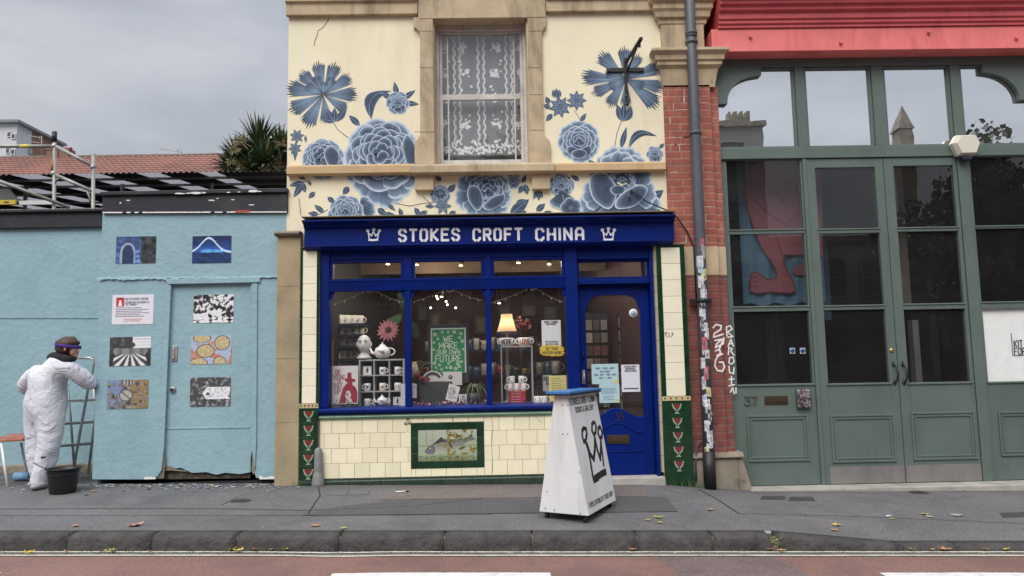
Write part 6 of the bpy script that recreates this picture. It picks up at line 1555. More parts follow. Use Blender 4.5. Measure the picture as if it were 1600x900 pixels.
# tiled roof of the long house behind
YR = 38.0
hs = E('tiled_house', (F(180, 270, YR)[0], YR, 0), 'long low house behind the yard with a red clay pantiled roof', 'house')
def pantile():
    m, n, l, b = newmat('red_pantile'); v = vec(n, l, True)
    sx = n.new('ShaderNodeSeparateXYZ'); l.new(v, sx.inputs[0])
    big = ramp(n, l, noise(n, l, v, .35, 4, .6), [(.4, (.24, .105, .078)), (.62, (.17, .078, .060))])
    o = mix(n, l, .5, big, ramp(n, l, noise(n, l, v, 4, 3), [(.2, .6), (.8, 1.4)]), 'MULTIPLY')
    l.new(o, b.inputs['Base Color']); b.inputs['Roughness'].default_value = .8
    return m
M['pantile'] = pantile()
xa, xb_ = F(-160, 245, YR)[0], F(560, 245, YR)[0]
zr_, ze_ = F(200, 244.5, YR + 4)[1], F(200, 274, YR - .5)[1]
q = MB(); rows = 9; cols = int((xb_ - xa) / .2); 
for rI in range(rows):
    y0 = YR - .5 + 4.5 * rI / rows; y1 = y0 + 4.5 / rows * 1.08; z0_ = ze_ + (zr_ - ze_) * rI / rows; z1_ = ze_ + (zr_ - ze_) * (rI + 1.08) / rows
    vs = []
    for k in range(cols + 1):
        x = xa + (xb_ - xa) * k / cols; d_ = .05 * (k % 2)
        vs += [(x, y0 - .02, z0_ + .06 + d_), (x, y1, z1_ + .0 + d_), (x, y0 - .02, z0_ - .04 + d_)]
    q.add(vs, [(3 * k, 3 * k + 3, 3 * k + 4, 3 * k + 1) for k in range(cols)] + [(3 * k + 2, 3 * k + 5, 3 * k + 3, 3 * k) for k in range(cols)])
q.build('tile_roof', M['pantile'], hs)
q = MB(); q.tube([(xa, YR + 4, zr_ + .02), (xb_, YR + 4, zr_ + .02)], .13, 8); q.build('ridge_tile', paint('ridge_tile', (.17, .12, .10), .8, .3, 2), hs)
q = MB(); q.box(xa, xb_, YR, YR + 8, 0, ze_ + .1); q.build('wall', plain('house_render', (.25, .22, .2), .9), hs)
q = MB(); q.add([(xa, YR + 4, zr_), (xb_, YR + 4, zr_), (xb_, YR + 8.5, ze_), (xa, YR + 8.5, ze_)], [(0, 1, 2, 3)]); q.build('rear_slope', M['pantile'], hs)
ch = MB(); a, b_, c, d_ = RC(95, 233, 110, 243, YR + 4); ch.box(a, b_, YR + 3.8, YR + 4.6, zr_ - 1, d_); 
chm = ch.build('chimney', plain('brown_brick', (.22, .12, .085), .9), hs)
ch = MB(); a, b_, c, d_ = RC(76, 235.5, 93, 243, YR + 4); ch.box(a, b_, YR + 3.8, YR + 4.6, zr_ - 1, d_); ch.box(a - .05, b_ - .2, YR + 3.75, YR + 4.65, d_, d_ + .16); ch.build('chimney', plain('brown_brick', (.22, .12, .085), .9), hs)
x0_, z0_ = F(96, 233.5, YR + 4); x1_, _ = F(112, 233.5, YR + 4); ch = MB(); ch.tube([(x0_, YR + 4, z0_), (x1_, YR + 4, z0_ + .02)], .12, 10); ch.build('chimney_pot', M['brick_low'], chm)
# aerials
def aerial(label, pts, r_w, Y):
    q = MB()
    for pl in pts: q.tube([C3(p[0], p[1], Y) for p in pl], r_w, 5)
    tag(q.build('television_aerial', M['galv']), label, 'aerial')
aerial('thin rooftop aerial with branching arms on the red tile ridge, left of the palm', [[(284, 244), (284, 232)], [(249, 232.5), (278, 237), (285, 238)], [(275, 232), (279, 238)], [(281, 231), (278, 238)]], .022, YR + 4)
aerial('tall rooftop aerial with two crossbars beside the distant white flats', [[(65, 243), (65, 212)], [(46, 212), (66, 216)], [(46, 221), (66, 224)], [(62, 213), (62, 219)]], .025, YR + 3.6)
# distant flats
YL = 85.0
fl = E('white_flats', (F(20, 240, YL)[0], YL, 0), 'distant white block of flats with brick and balcony side beyond the tiled roof', 'flats')
q = MB(); pA, pB = F(-60, 196, YL), F(27, 193, YL); x0_, x1_, zt_ = pA[0], pB[0], pB[1]
q.hull8([(x0_, YL, 0), (x1_, YL, 0), (x1_, YL + 10, 0), (x0_, YL + 10, 0)], [(x0_, YL, zt_), (x1_, YL, zt_), (x1_, YL + 10, zt_), (x0_, YL + 10, zt_)]); q.build('wall', plain('flats_render', (.50, .52, .54), .8), fl)
q = MB(); q.box(x0_, x1_ + .5, YL - .6, YL + 10, zt_, zt_ + .35); q.build('roof', plain('flats_roof', (.2, .2, .21), .8), fl)
xg_, zg_ = F(46, 209, YL + 4); q = MB(); q.box(x1_ + .06, xg_ - .2, YL + 3, YL + 9, 0, zg_ + .2); q.build('brick_wing', plain('brown_brick', (.22, .12, .085), .9), fl)
for (a, b_, c, d_) in ((11, 206, 17, 214), (18, 209, 24, 217), (9, 231, 15, 240), (17, 233, 23, 242)):
    p0 = RC(a, b_, c, d_, YL - .1); q = MB(); q.box(p0[0], p0[1], YL - .1, YL, p0[2], p0[3]); w_ = q.build('window', plain('flats_window', (.07, .08, .1), .3), fl); q = MB(); ring(q, p0[0], p0[1], p0[2], p0[3], .06, YL - .14, YL - .101); q.build('window_frame', M['white'], w_)
for (a, b_, c, d_, cc) in ((28, 209, 45, 213, (.35, .36, .34)), (28, 214, 42, 222, (.16, .19, .15)), (30, 232, 46, 240, (.30, .31, .32))):
    p0 = RC(a, b_, c, d_, YL + 2.4); q = MB(); q.box(p0[0], p0[1], YL + 2.4, YL + 3, p0[2], p0[3]); q.build('balcony', plain('balcony_grey', cc, .8), fl)
# ---- scaffold
sc = E('scaffold', (F(100, 320, 1.6)[0], 1.6, 0), 'galvanised tube scaffold with yellow tape standing behind the black top board', 'scaffold')
def tb(pts, r__=.021, name='tube', m='galv', Y=1.6): q = MB(); q.tube([C3(p[0], p[1], p[2] if len(p) > 2 else Y) for p in pts], r__, 10); return q.build(name, M[m], sc)
M['rust'] = paint('rusty_band', (.35, .17, .06), .8, .4, 20); M['ytape'] = plain('yellow_tape', (.60, .52, .10), .5)
q = MB(); xx, _ = F(81.5, 400, 1.6); 
tb([(80, 770), (85.5, 205)], .022, 'standard'); tb([(142, 770), (146, 240)], .022, 'standard')
tb([(-120, 228.5), (84, 228.5)], .022, 'ledger'); tb([(84, 227), (146, 260)], .022, 'guard_rail'); tb([(84, 272), (145, 299)], .022, 'guard_rail'); tb([(-60, 256, 1.3), (0, 283.5, 1.4), (108, 324, 1.6)], .022, 'brace')
tb([(86, 287), (88, 281), (93, 278)], .012, 'small_brace'); tb([(136, 298), (139, 306), (141, 315)], .012, 'small_brace')
tb([(83.5, 250), (82.8, 267)], .0285, 'rust_band', 'rust'); tb([(32, 228.5), (48, 228.5)], .0245, 'tape_band', 'ytape'); tb([(85.4, 206), (84.6, 222)], .030, 'black_tape', 'iron')
for (a, b_) in ((84.5, 228), (145, 261), (83, 271)): tb([(a - 2, b_ + 3), (a + 2, b_ - 3)], .032, 'coupler', 'metal')
# ---- cordyline palm
pr = random.Random(12); YP = 7.5
palm = E('palm_tree', C3(410, 300, YP), 'spiky green cordyline palm with dry tan flower sprays behind the canopy', 'palm tree')
palm.location.z = 0; ORG[palm.name] = Vector(palm.location)
bl = MB(); dry = MB(); q = MB(); hx0 = F(410, 260, YP)[0]
heads = [(372, 244, 50, .2), (360, 254, 40, .1), (415, 248, 50, -.4), (404, 224, 62, .0), (438, 226, 46, -.2), (394, 262, 46, -.3), (425, 254, 48, .3), (455, 250, 50, .1), (384, 236, 46, .5)]
for (hxp, hyp, R_, dy_) in heads:
    c = Vector(C3(hxp, hyp + 8, YP + dy_)); s_ = (YP + D) / FPX
    q.tube([(hx0, YP, 0), (hx0 * .6 + c.x * .4, YP, c.z * .6), (c.x, c.y, c.z)], [.12, .08, .05], 8)
    for k in range(150):
        a_ = pr.uniform(0, 2 * pi); e_ = pr.uniform(-.35, 1.5); L_ = R_ * s_ * pr.uniform(.75, 1.05)
        d_ = Vector((cos(a_) * cos(e_), sin(a_) * cos(e_), sin(e_))); sd = d_.cross(Vector((0, 0, 1))); sd = sd.normalized() if sd.length > .01 else Vector((1, 0, 0))
        w_ = .027; pts = []
        for i in range(5):
            t_ = i / 4; p = c + d_ * (L_ * t_) + Vector((0, 0, -1)) * (L_ * .16 * t_ ** 2.4 * (1 if e_ < 1 else .3)); ww = w_ * (1 - t_ ** 2.2) * (1 if i else .6) + .001; pts.append((p + sd * ww, p - sd * ww))
        vs = [tuple(x) for pr_ in pts for x in pr_]; g_ = pr.uniform(.5, 1.25)
        col = (.045 * g_, .085 * g_, .030 * g_) if pr.random() < .85 else (.20, .19, .08)
        bl.add(vs, [(2 * i, 2 * i + 1, 2 * i + 3, 2 * i + 2) for i in range(4)], 0, col)
for (hxp, hyp, R_) in ((375, 222, 17), (362, 254, 13), (380, 262, 14), (424, 258, 19), (413, 268, 14), (440, 224, 14), (366, 235, 12)):
    for k in range(170):
        c = Vector(C3(hxp, hyp, YP - .5)); s_ = (YP + D) / FPX; a_ = pr.uniform(0, 6.28); e_ = pr.uniform(-.6, 1.3); rr = R_ * s_ * pr.uniform(.3, 1.1)
        d_ = Vector((cos(a_) * cos(e_), sin(a_) * cos(e_) * .6, sin(e_))); p0 = c + d_ * rr * .45; p1_ = c + d_ * rr + Vector((0, 0, -.04)); sd = Vector((pr.uniform(-1, 1), pr.uniform(-1, 1), pr.uniform(-1, 1))).normalized() * .006
        cc = pr.choice([(.24, .19, .09), (.32, .27, .14), (.16, .15, .06)])
        dry.add([tuple(p0 - sd), tuple(p0 + sd), tuple(p1_ + sd * .6), tuple(p1_ - sd * .6)], [(0, 1, 2, 3)], 0, cc)
q.build('trunk', M['stone_dark'], palm)
M['foliage'] = vcol('sword_leaf', .5, .3, 6)
bl.build('crown', M['foliage'], palm); dry.build('flower_spray', M['foliage'], palm)
# ---- small grey box on the wall edge by the palm
q = MB(); a, b_, c, d_ = RC(444, 249, 450, 268, .4); q.box(XL - .10, XL - .005, .35, .5, c, d_); tag(q.build('junction_box', M['purlin']), 'small grey box on the side corner of the cream shop wall', 'junction box')
# ================================================================ things in the shop window
zd = zs1 - .02
HEART = [(0, -.55), (.5, -.05), (.56, .25), (.38, .48), (.14, .44), (0, .22), (-.14, .44), (-.38, .48), (-.56, .25), (-.5, -.05)]
def mugmesh(q, x, y, z, r, h, side=1, col=(.80, .79, .76), taper=1.0):
    q.lathe([(.001, .0), (r * .86 * taper, 0), (r * .9 * taper, .004), (r, h * .5), (r, h), (r * .93, h), (r * .9, h * .3), (.001, h * .1)], (x, y, z), 18, col=col)
    hr = h * .30; q.tube([(x + side * (r * .95 + (hr * 1.0) * sin(t_)), y - .0, z + h * .52 + hr * cos(t_)) for t_ in [i * pi / 8 for i in range(9)]], .0065 if r < .06 else .010, 6, col=col)
def onfront(q, pts, x, y, z, r, s_, col):
    """flat motif wrapped on the cup's front"""
    q.add([(x + r * 1.012 * sin(p[0] * s_ / r), y - r * 1.012 * cos(p[0] * s_ / r), z + p[1] * s_) for p in pts], [tuple(range(len(pts)))], 0, col)
def mug(px, py, Y, r, h, label, motif=None, side=1, group='mugs on show in the shop window', col=(.80, .79, .76), name='mug', seed=0):
    x, z = F(px, py, Y); rr = random.Random(seed + px)
    q = MB(); mugmesh(q, x, Y, z, r, h, side, col)
    if motif == 'heart': onfront(q, HEART, x, Y, z + h * .58, r, .045 * h / .085, (.42, .03, .04)); onfront(q, [(-.5, -.09), (.5, -.09), (.5, 0), (-.5, 0)], x, Y, z + h * .18, r, .05, (.05, .05, .05))
    elif motif == 'figure':
        onfront(q, [(-.1, -.6), (.05, -.1), (-.35, -.5), (-.1, .1), (-.3, .2), (-.05, .35), (0, .6), (.15, .6), (.15, .3), (.4, .1), (.15, .1), (.25, -.2), (.45, -.6), (.15, -.2), (.05, -.6)], x, Y, z + h * .5, r, .032, (.03, .03, .04))
    elif motif == 'print':
        for k in range(7): onfront(q, [(rr.uniform(-.5, .5) + a_, rr.uniform(-.5, .5) + b_) for a_, b_ in ((-.2, 0), (.1, -.15), (.2, .1), (0, .2))], x, Y, z + h * .5, r, h * .42, rr.choice([(.06, .07, .12), (.25, .28, .35), (.12, .12, .14), (.4, .3, .25)]))
    elif motif == 'gold':
        for k in range(9): onfront(q, [(rr.uniform(-.5, .5) + a_, rr.uniform(-.45, .45) + b_) for a_, b_ in ((-.2, 0), (.1, -.15), (.2, .1), (0, .2))], x, Y, z + h * .5, r, h * .45, rr.choice([(.40, .20, .10), (.35, .12, .16), (.5, .36, .12), (.15, .05, .1)]))
    return tag(q.build(name, M['chinap']), label, 'mug', group)
# --- left window: pigeonhole shelf
Ys = .16
sa, sb, sc_, sd_ = RC(560.5, 562, 632, 632.5, Ys); sc_ = zd
shelf = E('pigeonhole_shelf', ((sa + sb) / 2, Ys, sc_), 'grey nine-hole shelf of china standing in the left shop window', 'shelf')
M['shelfg'] = paint('grey_shelf_paint', (.36, .35, .35), .6, .08, 10)
q = MB(); q.box(sa, sa + .016, Ys, Ys + .17, sc_, sd_); q.box(sb - .016, sb, Ys, Ys + .17, sc_, sd_); q.box(sa + .016, sb - .016, Ys, Ys + .17, sd_ - .016, sd_); q.box(sa + .016, sb - .016, Ys, Ys + .17, sc_, sc_ + .014); q.build('case', M['shelfg'], shelf, .002)
cw_, chh = (sb - sa) / 3, (sd_ - sc_) / 3
for k in (1, 2):
    q = MB(); q.box(sa + cw_ * k - .006, sa + cw_ * k + .006, Ys + .002, Ys + .17, sc_ + .014, sd_ - .016); q.build('divider', M['shelfg'], shelf)
    q = MB(); q.box(sa + .016, sb - .016, Ys + .001, Ys + .17, sc_ + chh * k - .006, sc_ + chh * k + .006); q.build('board', M['shelfg'], shelf)
q = MB(); q.box(sa, sb, Ys + .17, Ys + .18, sc_, sd_); q.build('back_panel', plain('dark_back', (.03, .03, .035), .8), shelf)
rows_ = ['top', 'middle', 'bottom']; cols_ = ['left', 'middle', 'right']
what = {(0, 0): ('tile', 'small square china tile with a walking black figure'), (0, 1): ('print', 'white mug with dark fine drawing'), (0, 2): ('print', 'white cup with a dark banded print'), (1, 0): ('print', 'white handled cup with a small face print'),
        (1, 1): ('gold', 'gilded and pink figured cup'), (1, 2): ('figure', 'white mug with a round black emblem'), (2, 0): ('figure', 'white mug with a black loop drawing'), (2, 1): ('print', 'white mug behind a little teapot'), (2, 2): ('tile', 'small square china tile with a running black figure')}
for i in range(3):
    for j in range(3):
        mo, lb_ = what[(i, j)]; x = sa + cw_ * (j + .5); z = sd_ - chh * (i + 1) + (.008 if i < 2 else .016); 
        if mo == 'tile':
            q = MB(); q.box(x - .045, x + .045, Ys + .05, Ys + .058, z, z + .09, 0, (.76, .76, .74)); q.prism([(x + a_ * .05, z + .045 + b_ * .055) for a_, b_ in [(-.1, -.6), (.05, -.1), (-.35, -.5), (-.1, .1), (-.3, .2), (-.05, .35), (0, .6), (.15, .6), (.15, .3), (.4, .1), (.15, .1), (.25, -.2), (.45, -.6), (.15, -.2), (.05, -.6)]], Ys + .049, Ys + .05, 0, (.03, .03, .03))
            tag(q.build('china_tile', M['chinap']), lb_ + ', %s %s hole of the shelf' % (rows_[i], cols_[j]), 'tile', 'china in the pigeonhole shelf')
        else:
            q = MB(); mugmesh(q, x, Ys + .07, z, .036, .078, -1 if (i, j) == (1, 0) else 1)
            rr = random.Random(i * 3 + j)
            if mo == 'figure': onfront(q, [(cos(t_) * .6, sin(t_) * .6) for t_ in [k * pi / 6 for k in range(12)]], x, Ys + .07, z + .04, .036, .034, (.04, .04, .04)); onfront(q, [(cos(t_) * .35, sin(t_) * .35) for t_ in [k * pi / 6 for k in range(12)]], x, Ys + .0693, z + .04, .036, .034, (.75, .75, .72))
            else:
                for k in range(8): onfront(q, [(rr.uniform(-.5, .5) + a_, rr.uniform(-.5, .5) + b_) for a_, b_ in ((-.25, 0), (.1, -.15), (.25, .1), (0, .2))], x, Ys + .07 - .0003 * k, z + .04, .036, .036, rr.choice([(.07, .08, .12), (.2, .2, .24)] if mo == 'print' else [(.42, .2, .1), (.38, .12, .2), (.5, .4, .12)]))
            tag(q.build('mug', M['chinap']), lb_ + ', %s %s hole of the shelf' % (rows_[i], cols_[j]), 'mug', 'china in the pigeonhole shelf')
def teapot(px, py, Y, s_, label, motifc=(.15, .25, .2)):
    x, z = F(px, py, Y); q = MB()
    q.lathe([(.001, 0), (.035 * s_, 0), (.055 * s_, .015 * s_), (.068 * s_, .05 * s_), (.058 * s_, .085 * s_), (.03 * s_, .10 * s_)], (x, Y, z), 18, col=(.78, .78, .75))
    q.tube([(x - .06 * s_, Y, z + .04 * s_), (x - .09 * s_, Y, z + .05 * s_), (x - .105 * s_, Y, z + .09 * s_)], [.016 * s_, .012 * s_, .008 * s_], 8, col=(.78, .78, .75))
    q.tube([(x + (.06 + .045 * sin(t_)) * s_, Y, z + (.055 + .03 * cos(t_)) * s_) for t_ in [i * pi / 6 for i in range(7)]], .006 * s_, 6, col=(.78, .78, .75))
    rr = random.Random(3)
    for k in range(8): onfront(q, [(rr.uniform(-.5, .5) + a_, rr.uniform(-.3, .3) + b_) for a_, b_ in ((-.15, 0), (.1, -.1), (.15, .1), (0, .12))], x, Y - .0003 * k, z + .05 * s_, .067 * s_, .06 * s_, rr.choice([motifc, (.1, .1, .12), (.4, .2, .2)]))
    o = q.build('teapot', M['chinap']); q = MB(); q.lathe([(.032 * s_, .10 * s_), (.02 * s_, .115 * s_), (.006 * s_, .12 * s_), (.010 * s_, .13 * s_), (.001, .138 * s_)], (x, Y, z), 14, col=(.78, .78, .75)); q.build('lid', M['chinap'], o)
    tag(o, label, 'teapot')
teapot(597.5, 560, .2, 1.25, 'decorated white teapot on top of the grey shelf beside the white head'); teapot(597, 633, .10, .8, 'little figured teapot on the window deck in front of the grey shelf')
# white display head
x, z = F(569, 560.5, .22); hd_ = MB(); 
hd_.lathe([(.001, 0), (.075, 0), (.078, .015), (.055, .03), (.04, .05), (.036, .075), (.055, .10)], (x, .22, z), 22)
hd_.ball((x, .215, z + .155), .072, .082, .095, seg=24, rings=16)
for i in range(len(hd_.v)):
    vx, vy, vz = hd_.v[i]; dz = vz - z
    if dz > .06 and vy < .215:
        fx = abs(vx - x); add = 0
        if .125 < dz < .165 and fx < .014: add = .022 * (1 - abs(dz - .140) / .03)
        if abs(dz - .165) < .012 and .014 < fx < .04: add = -.008
        if abs(dz - .105) < .010 and fx < .02: add = .007
        hd_.v[i] = (vx * 1 if dz > .13 else x + (vx - x) * (.80 + .2 * max(0, (dz - .08) / .05)), vy - add, vz)
o = hd_.build('mannequin_bust', plain('white_ceramic_head', (.62, .62, .60), .35)); tag(o, 'white ceramic display head on the grey shelf in the left shop window', 'display head')
for sgn in (-1, 1):
    q = MB(); q.ball((x + sgn * .073, .225, z + .15), .009, .016, .024); q.build('ear', M['china'], o)
    q = MB(); q.tube([(x + sgn * .016, .140, z + .172), (x + sgn * .030, .138, z + .168), (x + sgn * .044, .147, z + .172)], .003, 5); q.build('eyelid', M['purlin'], o)
    q = MB(); q.tube([(x + sgn * .014, .140, z + .186), (x + sgn * .030, .139, z + .192), (x + sgn * .046, .150, z + .186)], .003, 5); q.build('eyebrow', M['purlin'], o)
q = MB(); q.tube([(x - .018, .138, z + .106), (x, .134, z + .109), (x + .018, .138, z + .106)], .004, 6); q.build('mouth', plain('soft_lip', (.40, .28, .27), .4), o)
# gerbera with leaf
x, z = F(606, 516, .14); q = MB(); r_ = random.Random(9)
for ring_, (n, R_) in enumerate(((16, .125), (14, .105), (12, .08))):
    for k in range(n):
        a_ = 2 * pi * k / n + ring_ * .2; ca, sa_ = cos(a_), sin(a_); w__ = .017; y = .14 - .004 * ring_ - .0005 * (k % 3)
        g_ = r_.uniform(.85, 1.1); cc = (.52 * g_, .20 * g_, .21 * g_); ci = (.38 * g_, .11 * g_, .12 * g_)
        R2 = R_ * r_.uniform(.92, 1.05)
        q.add([(x + ca * .02, y, z + sa_ * .02), (x + ca * R2 * .6 - sa_ * w__, y - .006, z + sa_ * R2 * .6 + ca * w__), (x + ca * R2, y + .004, z + sa_ * R2), (x + ca * R2 * .6 + sa_ * w__, y - .006, z + sa_ * R2 * .6 - ca * w__)], [(0, 1, 2, 3)], 0, [ci, cc, cc, cc])
fl_ = q.build('giant_daisy', M['art']); tag(fl_, 'oversized pink paper daisy hanging in the left shop window', 'paper flower')
q = MB(); x2, z2 = F(607, 515, .13); q.ball((x2, .125, z2), .03, .012, .03); q.build('flower_centre', plain('dark_flower_centre', (.06, .03, .015), .9), fl_)
q = MB(); pts = [F(p[0], p[1], .17) for p in ((602, 503), (610, 496), (620, 492), (628, 490), (627, 500), (621, 507), (612, 509))]; q.prism(pts, .168, .171); q.build('leaf', M['leafy'], fl_)
# red printed poster, generic hatted figure
a, b_, c, d_ = RC(519, 572, 559.5, 631, .07)
q = MB(); q.box(a, b_, .07, .078, c, d_, 0, (.66, .64, .62))
def ip(u, v): return (a + (b_ - a) * u, c + (d_ - c) * v)
RD = (.30, .02, .045)
q.prism([ip(*p) for p in [(.28, .02), (.30, .12), (.42, .42), (.52, .50), (.60, .56), (.50, .60), (.50, .66), (.58, .67), (.59, .82), (.74, .82), (.75, .67), (.90, .64), (.90, .58), (.78, .57), (.78, .50), (.90, .44), (.98, .30), (.97, .04), (.80, .02), (.74, .14), (.56, .14), (.50, .02)]], .0690, .0699, 0, RD)
q.prism([ip(*p) for p in [(.50, .22), (.56, .34), (.66, .35), (.74, .24), (.68, .12), (.56, .12)]], .0682, .0689, 0, (.6, .56, .54))
q.prism([ip(*p) for p in [(.54, .26), (.60, .29), (.62, .24), (.58, .20)]], .0675, .0681, 0, RD)
for s_, (u0, v0, u1, v1) in (('BE', (.14, .78, .34, .90)), ('YOUNG', (.04, .64, .50, .76)), ('OR', (.22, .55, .34, .62)), ('SHUT', (.06, .42, .40, .54)), ('UP', (.12, .28, .32, .40))):
    p0, p1_ = ip(u0, v0), ip(u1, v1); text(q, s_, p0[0], p0[1], p1_[0] - p0[0], p1_[1] - p0[1], .0697, t=1.2, gap=1.7, col=RD, thick=.0006)
tag(q.build('red_print_poster', M['print']), 'white and red poster reading be young or shut up, with a hatted silhouette', 'poster')
# foliage along the window foot
def fringe(px0, px1, Y, n, hgt, label, cols, name='foliage_garland', cat='garland', fl=None, seed=1):
    q = MB(); rr = random.Random(seed); x0_, x1_ = F(px0, 632, Y)[0], F(px1, 632, Y)[0]
    for k in range(n):
        x, y, z = rr.uniform(x0_, x1_), Y + rr.uniform(-.04, .04), zd + rr.random() ** 1.5 * hgt; s_ = rr.uniform(.008, .02)
        a_ = Vector((rr.uniform(-1, 1), rr.uniform(-1, 1), rr.uniform(-.5, 1))).normalized(); b2_ = a_.cross(Vector((rr.uniform(-1, 1), rr.uniform(-1, 1), rr.uniform(-1, 1)))).normalized(); c = Vector((x, y, z))
        isf = fl and rr.random() < .35; col = rr.choice(fl if isf else cols); w_ = .9 if isf else .4
        q.add([tuple(c - a_ * s_), tuple(c + b2_ * s_ * w_), tuple(c + a_ * s_), tuple(c - b2_ * s_ * w_)], [(0, 1, 2, 3)], 0, col)
    return tag(q.build(name, M['foliage']), label, cat)
GR = [(.05, .09, .04), (.08, .13, .06), (.12, .17, .11), (.03, .05, .03)]
fringe(514, 561, .06, 260, .09, 'green leafy garland along the foot of the left shop window', GR, seed=2)
fringe(645, 760, .10, 420, .055, 'garland of pink heather and leaves along the foot of the middle shop window', [(.08, .10, .06), (.14, .13, .10), (.05, .05, .04)], fl=[(.34, .08, .16), (.45, .20, .28), (.25, .05, .12)], seed=3)
# shelves of mugs far inside on the left
YS2 = 1.25
for si, pz in enumerate((506, 523, 541, 561, 580)):
    q = MB(); x0_, z_ = F(505, pz, YS2); x1_, _ = F(566 + si * 2, pz, YS2); q.box(x0_, x1_, YS2, YS2 + .6, z_ - .035, z_); 
    tag(q.build('wall_shelf', M['navy_shelf']), 'navy shelf of mugs inside at the left, %s from the top' % ('first', 'second', 'third', 'fourth', 'lowest')[si], 'shelf', 'navy shelves inside the shop')
    for k in range(5):
        px = 522 + k * 10 + si * 1.5; xx = F(px, pz, YS2 + .1 + .05 * k)[0]
        q = MB(); mugmesh(q, xx, YS2 + .08 + .05 * k, z_, .052, .11); rr = random.Random(si * 9 + k)
        for t__ in range(4): onfront(q, [(rr.uniform(-.5, .5) + a_, rr.uniform(-.5, .5) + b2_) for a_, b2_ in ((-.25, 0), (.1, -.15), (.25, .1), (0, .2))], xx, YS2 + .08 + .05 * k - .0004 * t__, z_ + .05, .052, .05, rr.choice([(.1, .12, .2), (.3, .2, .2), (.25, .3, .3)]))
        tag(q.build('mug', M['chinap']), 'patterned mug in the row on a navy shelf deep inside the left window', 'mug', 'mugs on the navy shelves')
# pale board leaning at the left edge, green card right
q = MB(); a, b_, c, d_ = RC(516, 533, 520, 600, .35); q.box(a, b_, .35, .37, zd, d_); tag(q.build('wooden_lath', plain('pine_lath', (.35, .22, .09), .6)), 'thin pine lath standing at the left edge of the left shop window', 'lath')
q = MB(); a, b_, c, d_ = RC(629, 600, 634, 631, .08); q.box(a - .02, b_, .08, .086, zd, d_, 0, (.6, .6, .58)); tag(q.build('small_card', M['print']), 'small white card at the lower right corner of the left shop window', 'card')
# ---------------- middle window
Yp2 = .32
a, b_, c, d_ = RC(668, 507, 733, 598, Yp2)
pf = E('framed_poster', ((a + b_) / 2, Yp2, c), 'green framed poster reading we make our own future in the middle shop window', 'poster')
q = MB(); q.box(a, b_, Yp2 + .012, Yp2 + .04, c, d_); q.build('frame', plain('dark_poster_frame', (.03, .028, .035), .6), pf, .004)
a, b_, c, d_ = RC(673, 513, 728.5, 582, Yp2); q = MB(); q.box(a, b_, Yp2 + .004, Yp2 + .011, c, d_, 0, (.62, .64, .58)); bw_ = .014; GN = (.02, .22, .085); q.box(a + bw_, b_ - bw_, Yp2 + .003, Yp2 + .004, c + .004, d_ - bw_, 0, GN)
def ip(u, v): return (a + (b_ - a) * u, c + (d_ - c) * v)
CR = (.60, .64, .48)
for s_, (u0, v0, u1, v1) in (('WE', (.36, .70, .62, .82)), ('MAKE', (.24, .54, .76, .67)), ('OUR OWN', (.17, .42, .82, .51)), ('FUTURE', (.13, .25, .86, .39))):
    p0, p1_ = ip(u0, v0), ip(u1, v1); text(q, s_, p0[0], p0[1], p1_[0] - p0[0], p1_[1] - p0[1], Yp2 + .0029, t=1.0, gap=1.5, col=CR, thick=.0006)
rr = random.Random(31)
pos = [(.12, .86), (.33, .91), (.5, .91), (.67, .91), (.86, .87), (.09, .68), (.9, .70), (.08, .52), (.92, .52), (.10, .22), (.24, .18), (.87, .24), (.80, .14), (.14, .12), (.44, .12), (.56, .12), (.50, .21), (.30, .08), (.7, .09), (.2, .76), (.82, .78), (.76, .20)]
for k, (u, v) in enumerate(pos):
    X_, Z_ = ip(u, v); R_ = .016 if k % 3 else .022
    q.add([(X_ + R_ * (1 if i % 2 else .72) * cos(i * pi / 5), Yp2 + .0024 - .00002 * k, Z_ + R_ * (1 if i % 2 else .72) * sin(i * pi / 5)) for i in range(10)], [tuple(range(10))], 0, CR)
    q.add([(X_ + R_ * .38 * cos(i * pi / 4), Yp2 + .0018, Z_ + R_ * .38 * sin(i * pi / 4)) for i in range(8)], [tuple(range(8))], 0, GN)
for k in range(46):
    u, v = rr.choice([(rr.uniform(.05, .95), rr.uniform(.84, .95)), (rr.uniform(.05, .95), rr.uniform(.06, .22)), (rr.choice((.07, .93)) + rr.uniform(-.02, .03), rr.uniform(.1, .9))]); X_, Z_ = ip(u, v); a_ = rr.uniform(0, 6); 
    q.add([(X_, Yp2 + .0028, Z_), (X_ + .012 * cos(a_ + .4), Yp2 + .0028, Z_ + .012 * sin(a_ + .4)), (X_ + .02 * cos(a_), Yp2 + .0028, Z_ + .02 * sin(a_)), (X_ + .012 * cos(a_ - .4), Yp2 + .0028, Z_ + .012 * sin(a_ - .4))], [(0, 1, 2, 3)], 0, (.14, .34, .18))
q.build('print', M['print'], pf)
q = MB(); a, b_, c, d_ = RC(654, 597, 706, 624, .26); q.hull8([(a + .02, .26, zd), (b_ - .0, .26, zd), (b_ - .0, .36, zd), (a + .02, .36, zd)], [(a, .25, d_), (b_, .25, d_), (b_, .38, d_), (a, .38, d_)]); 
tr = tag(q.build('slate_trough', plain('dark_slate', (.045, .055, .05), .7), bevel=.006), 'dark slate trough below the green poster', 'trough')
q = MB(); x, z = F(676, 596, .30); 
pts = [(x + .115 * cos(radians(t_)), z + .115 * sin(radians(t_))) for t_ in range(0, 181, 12)]
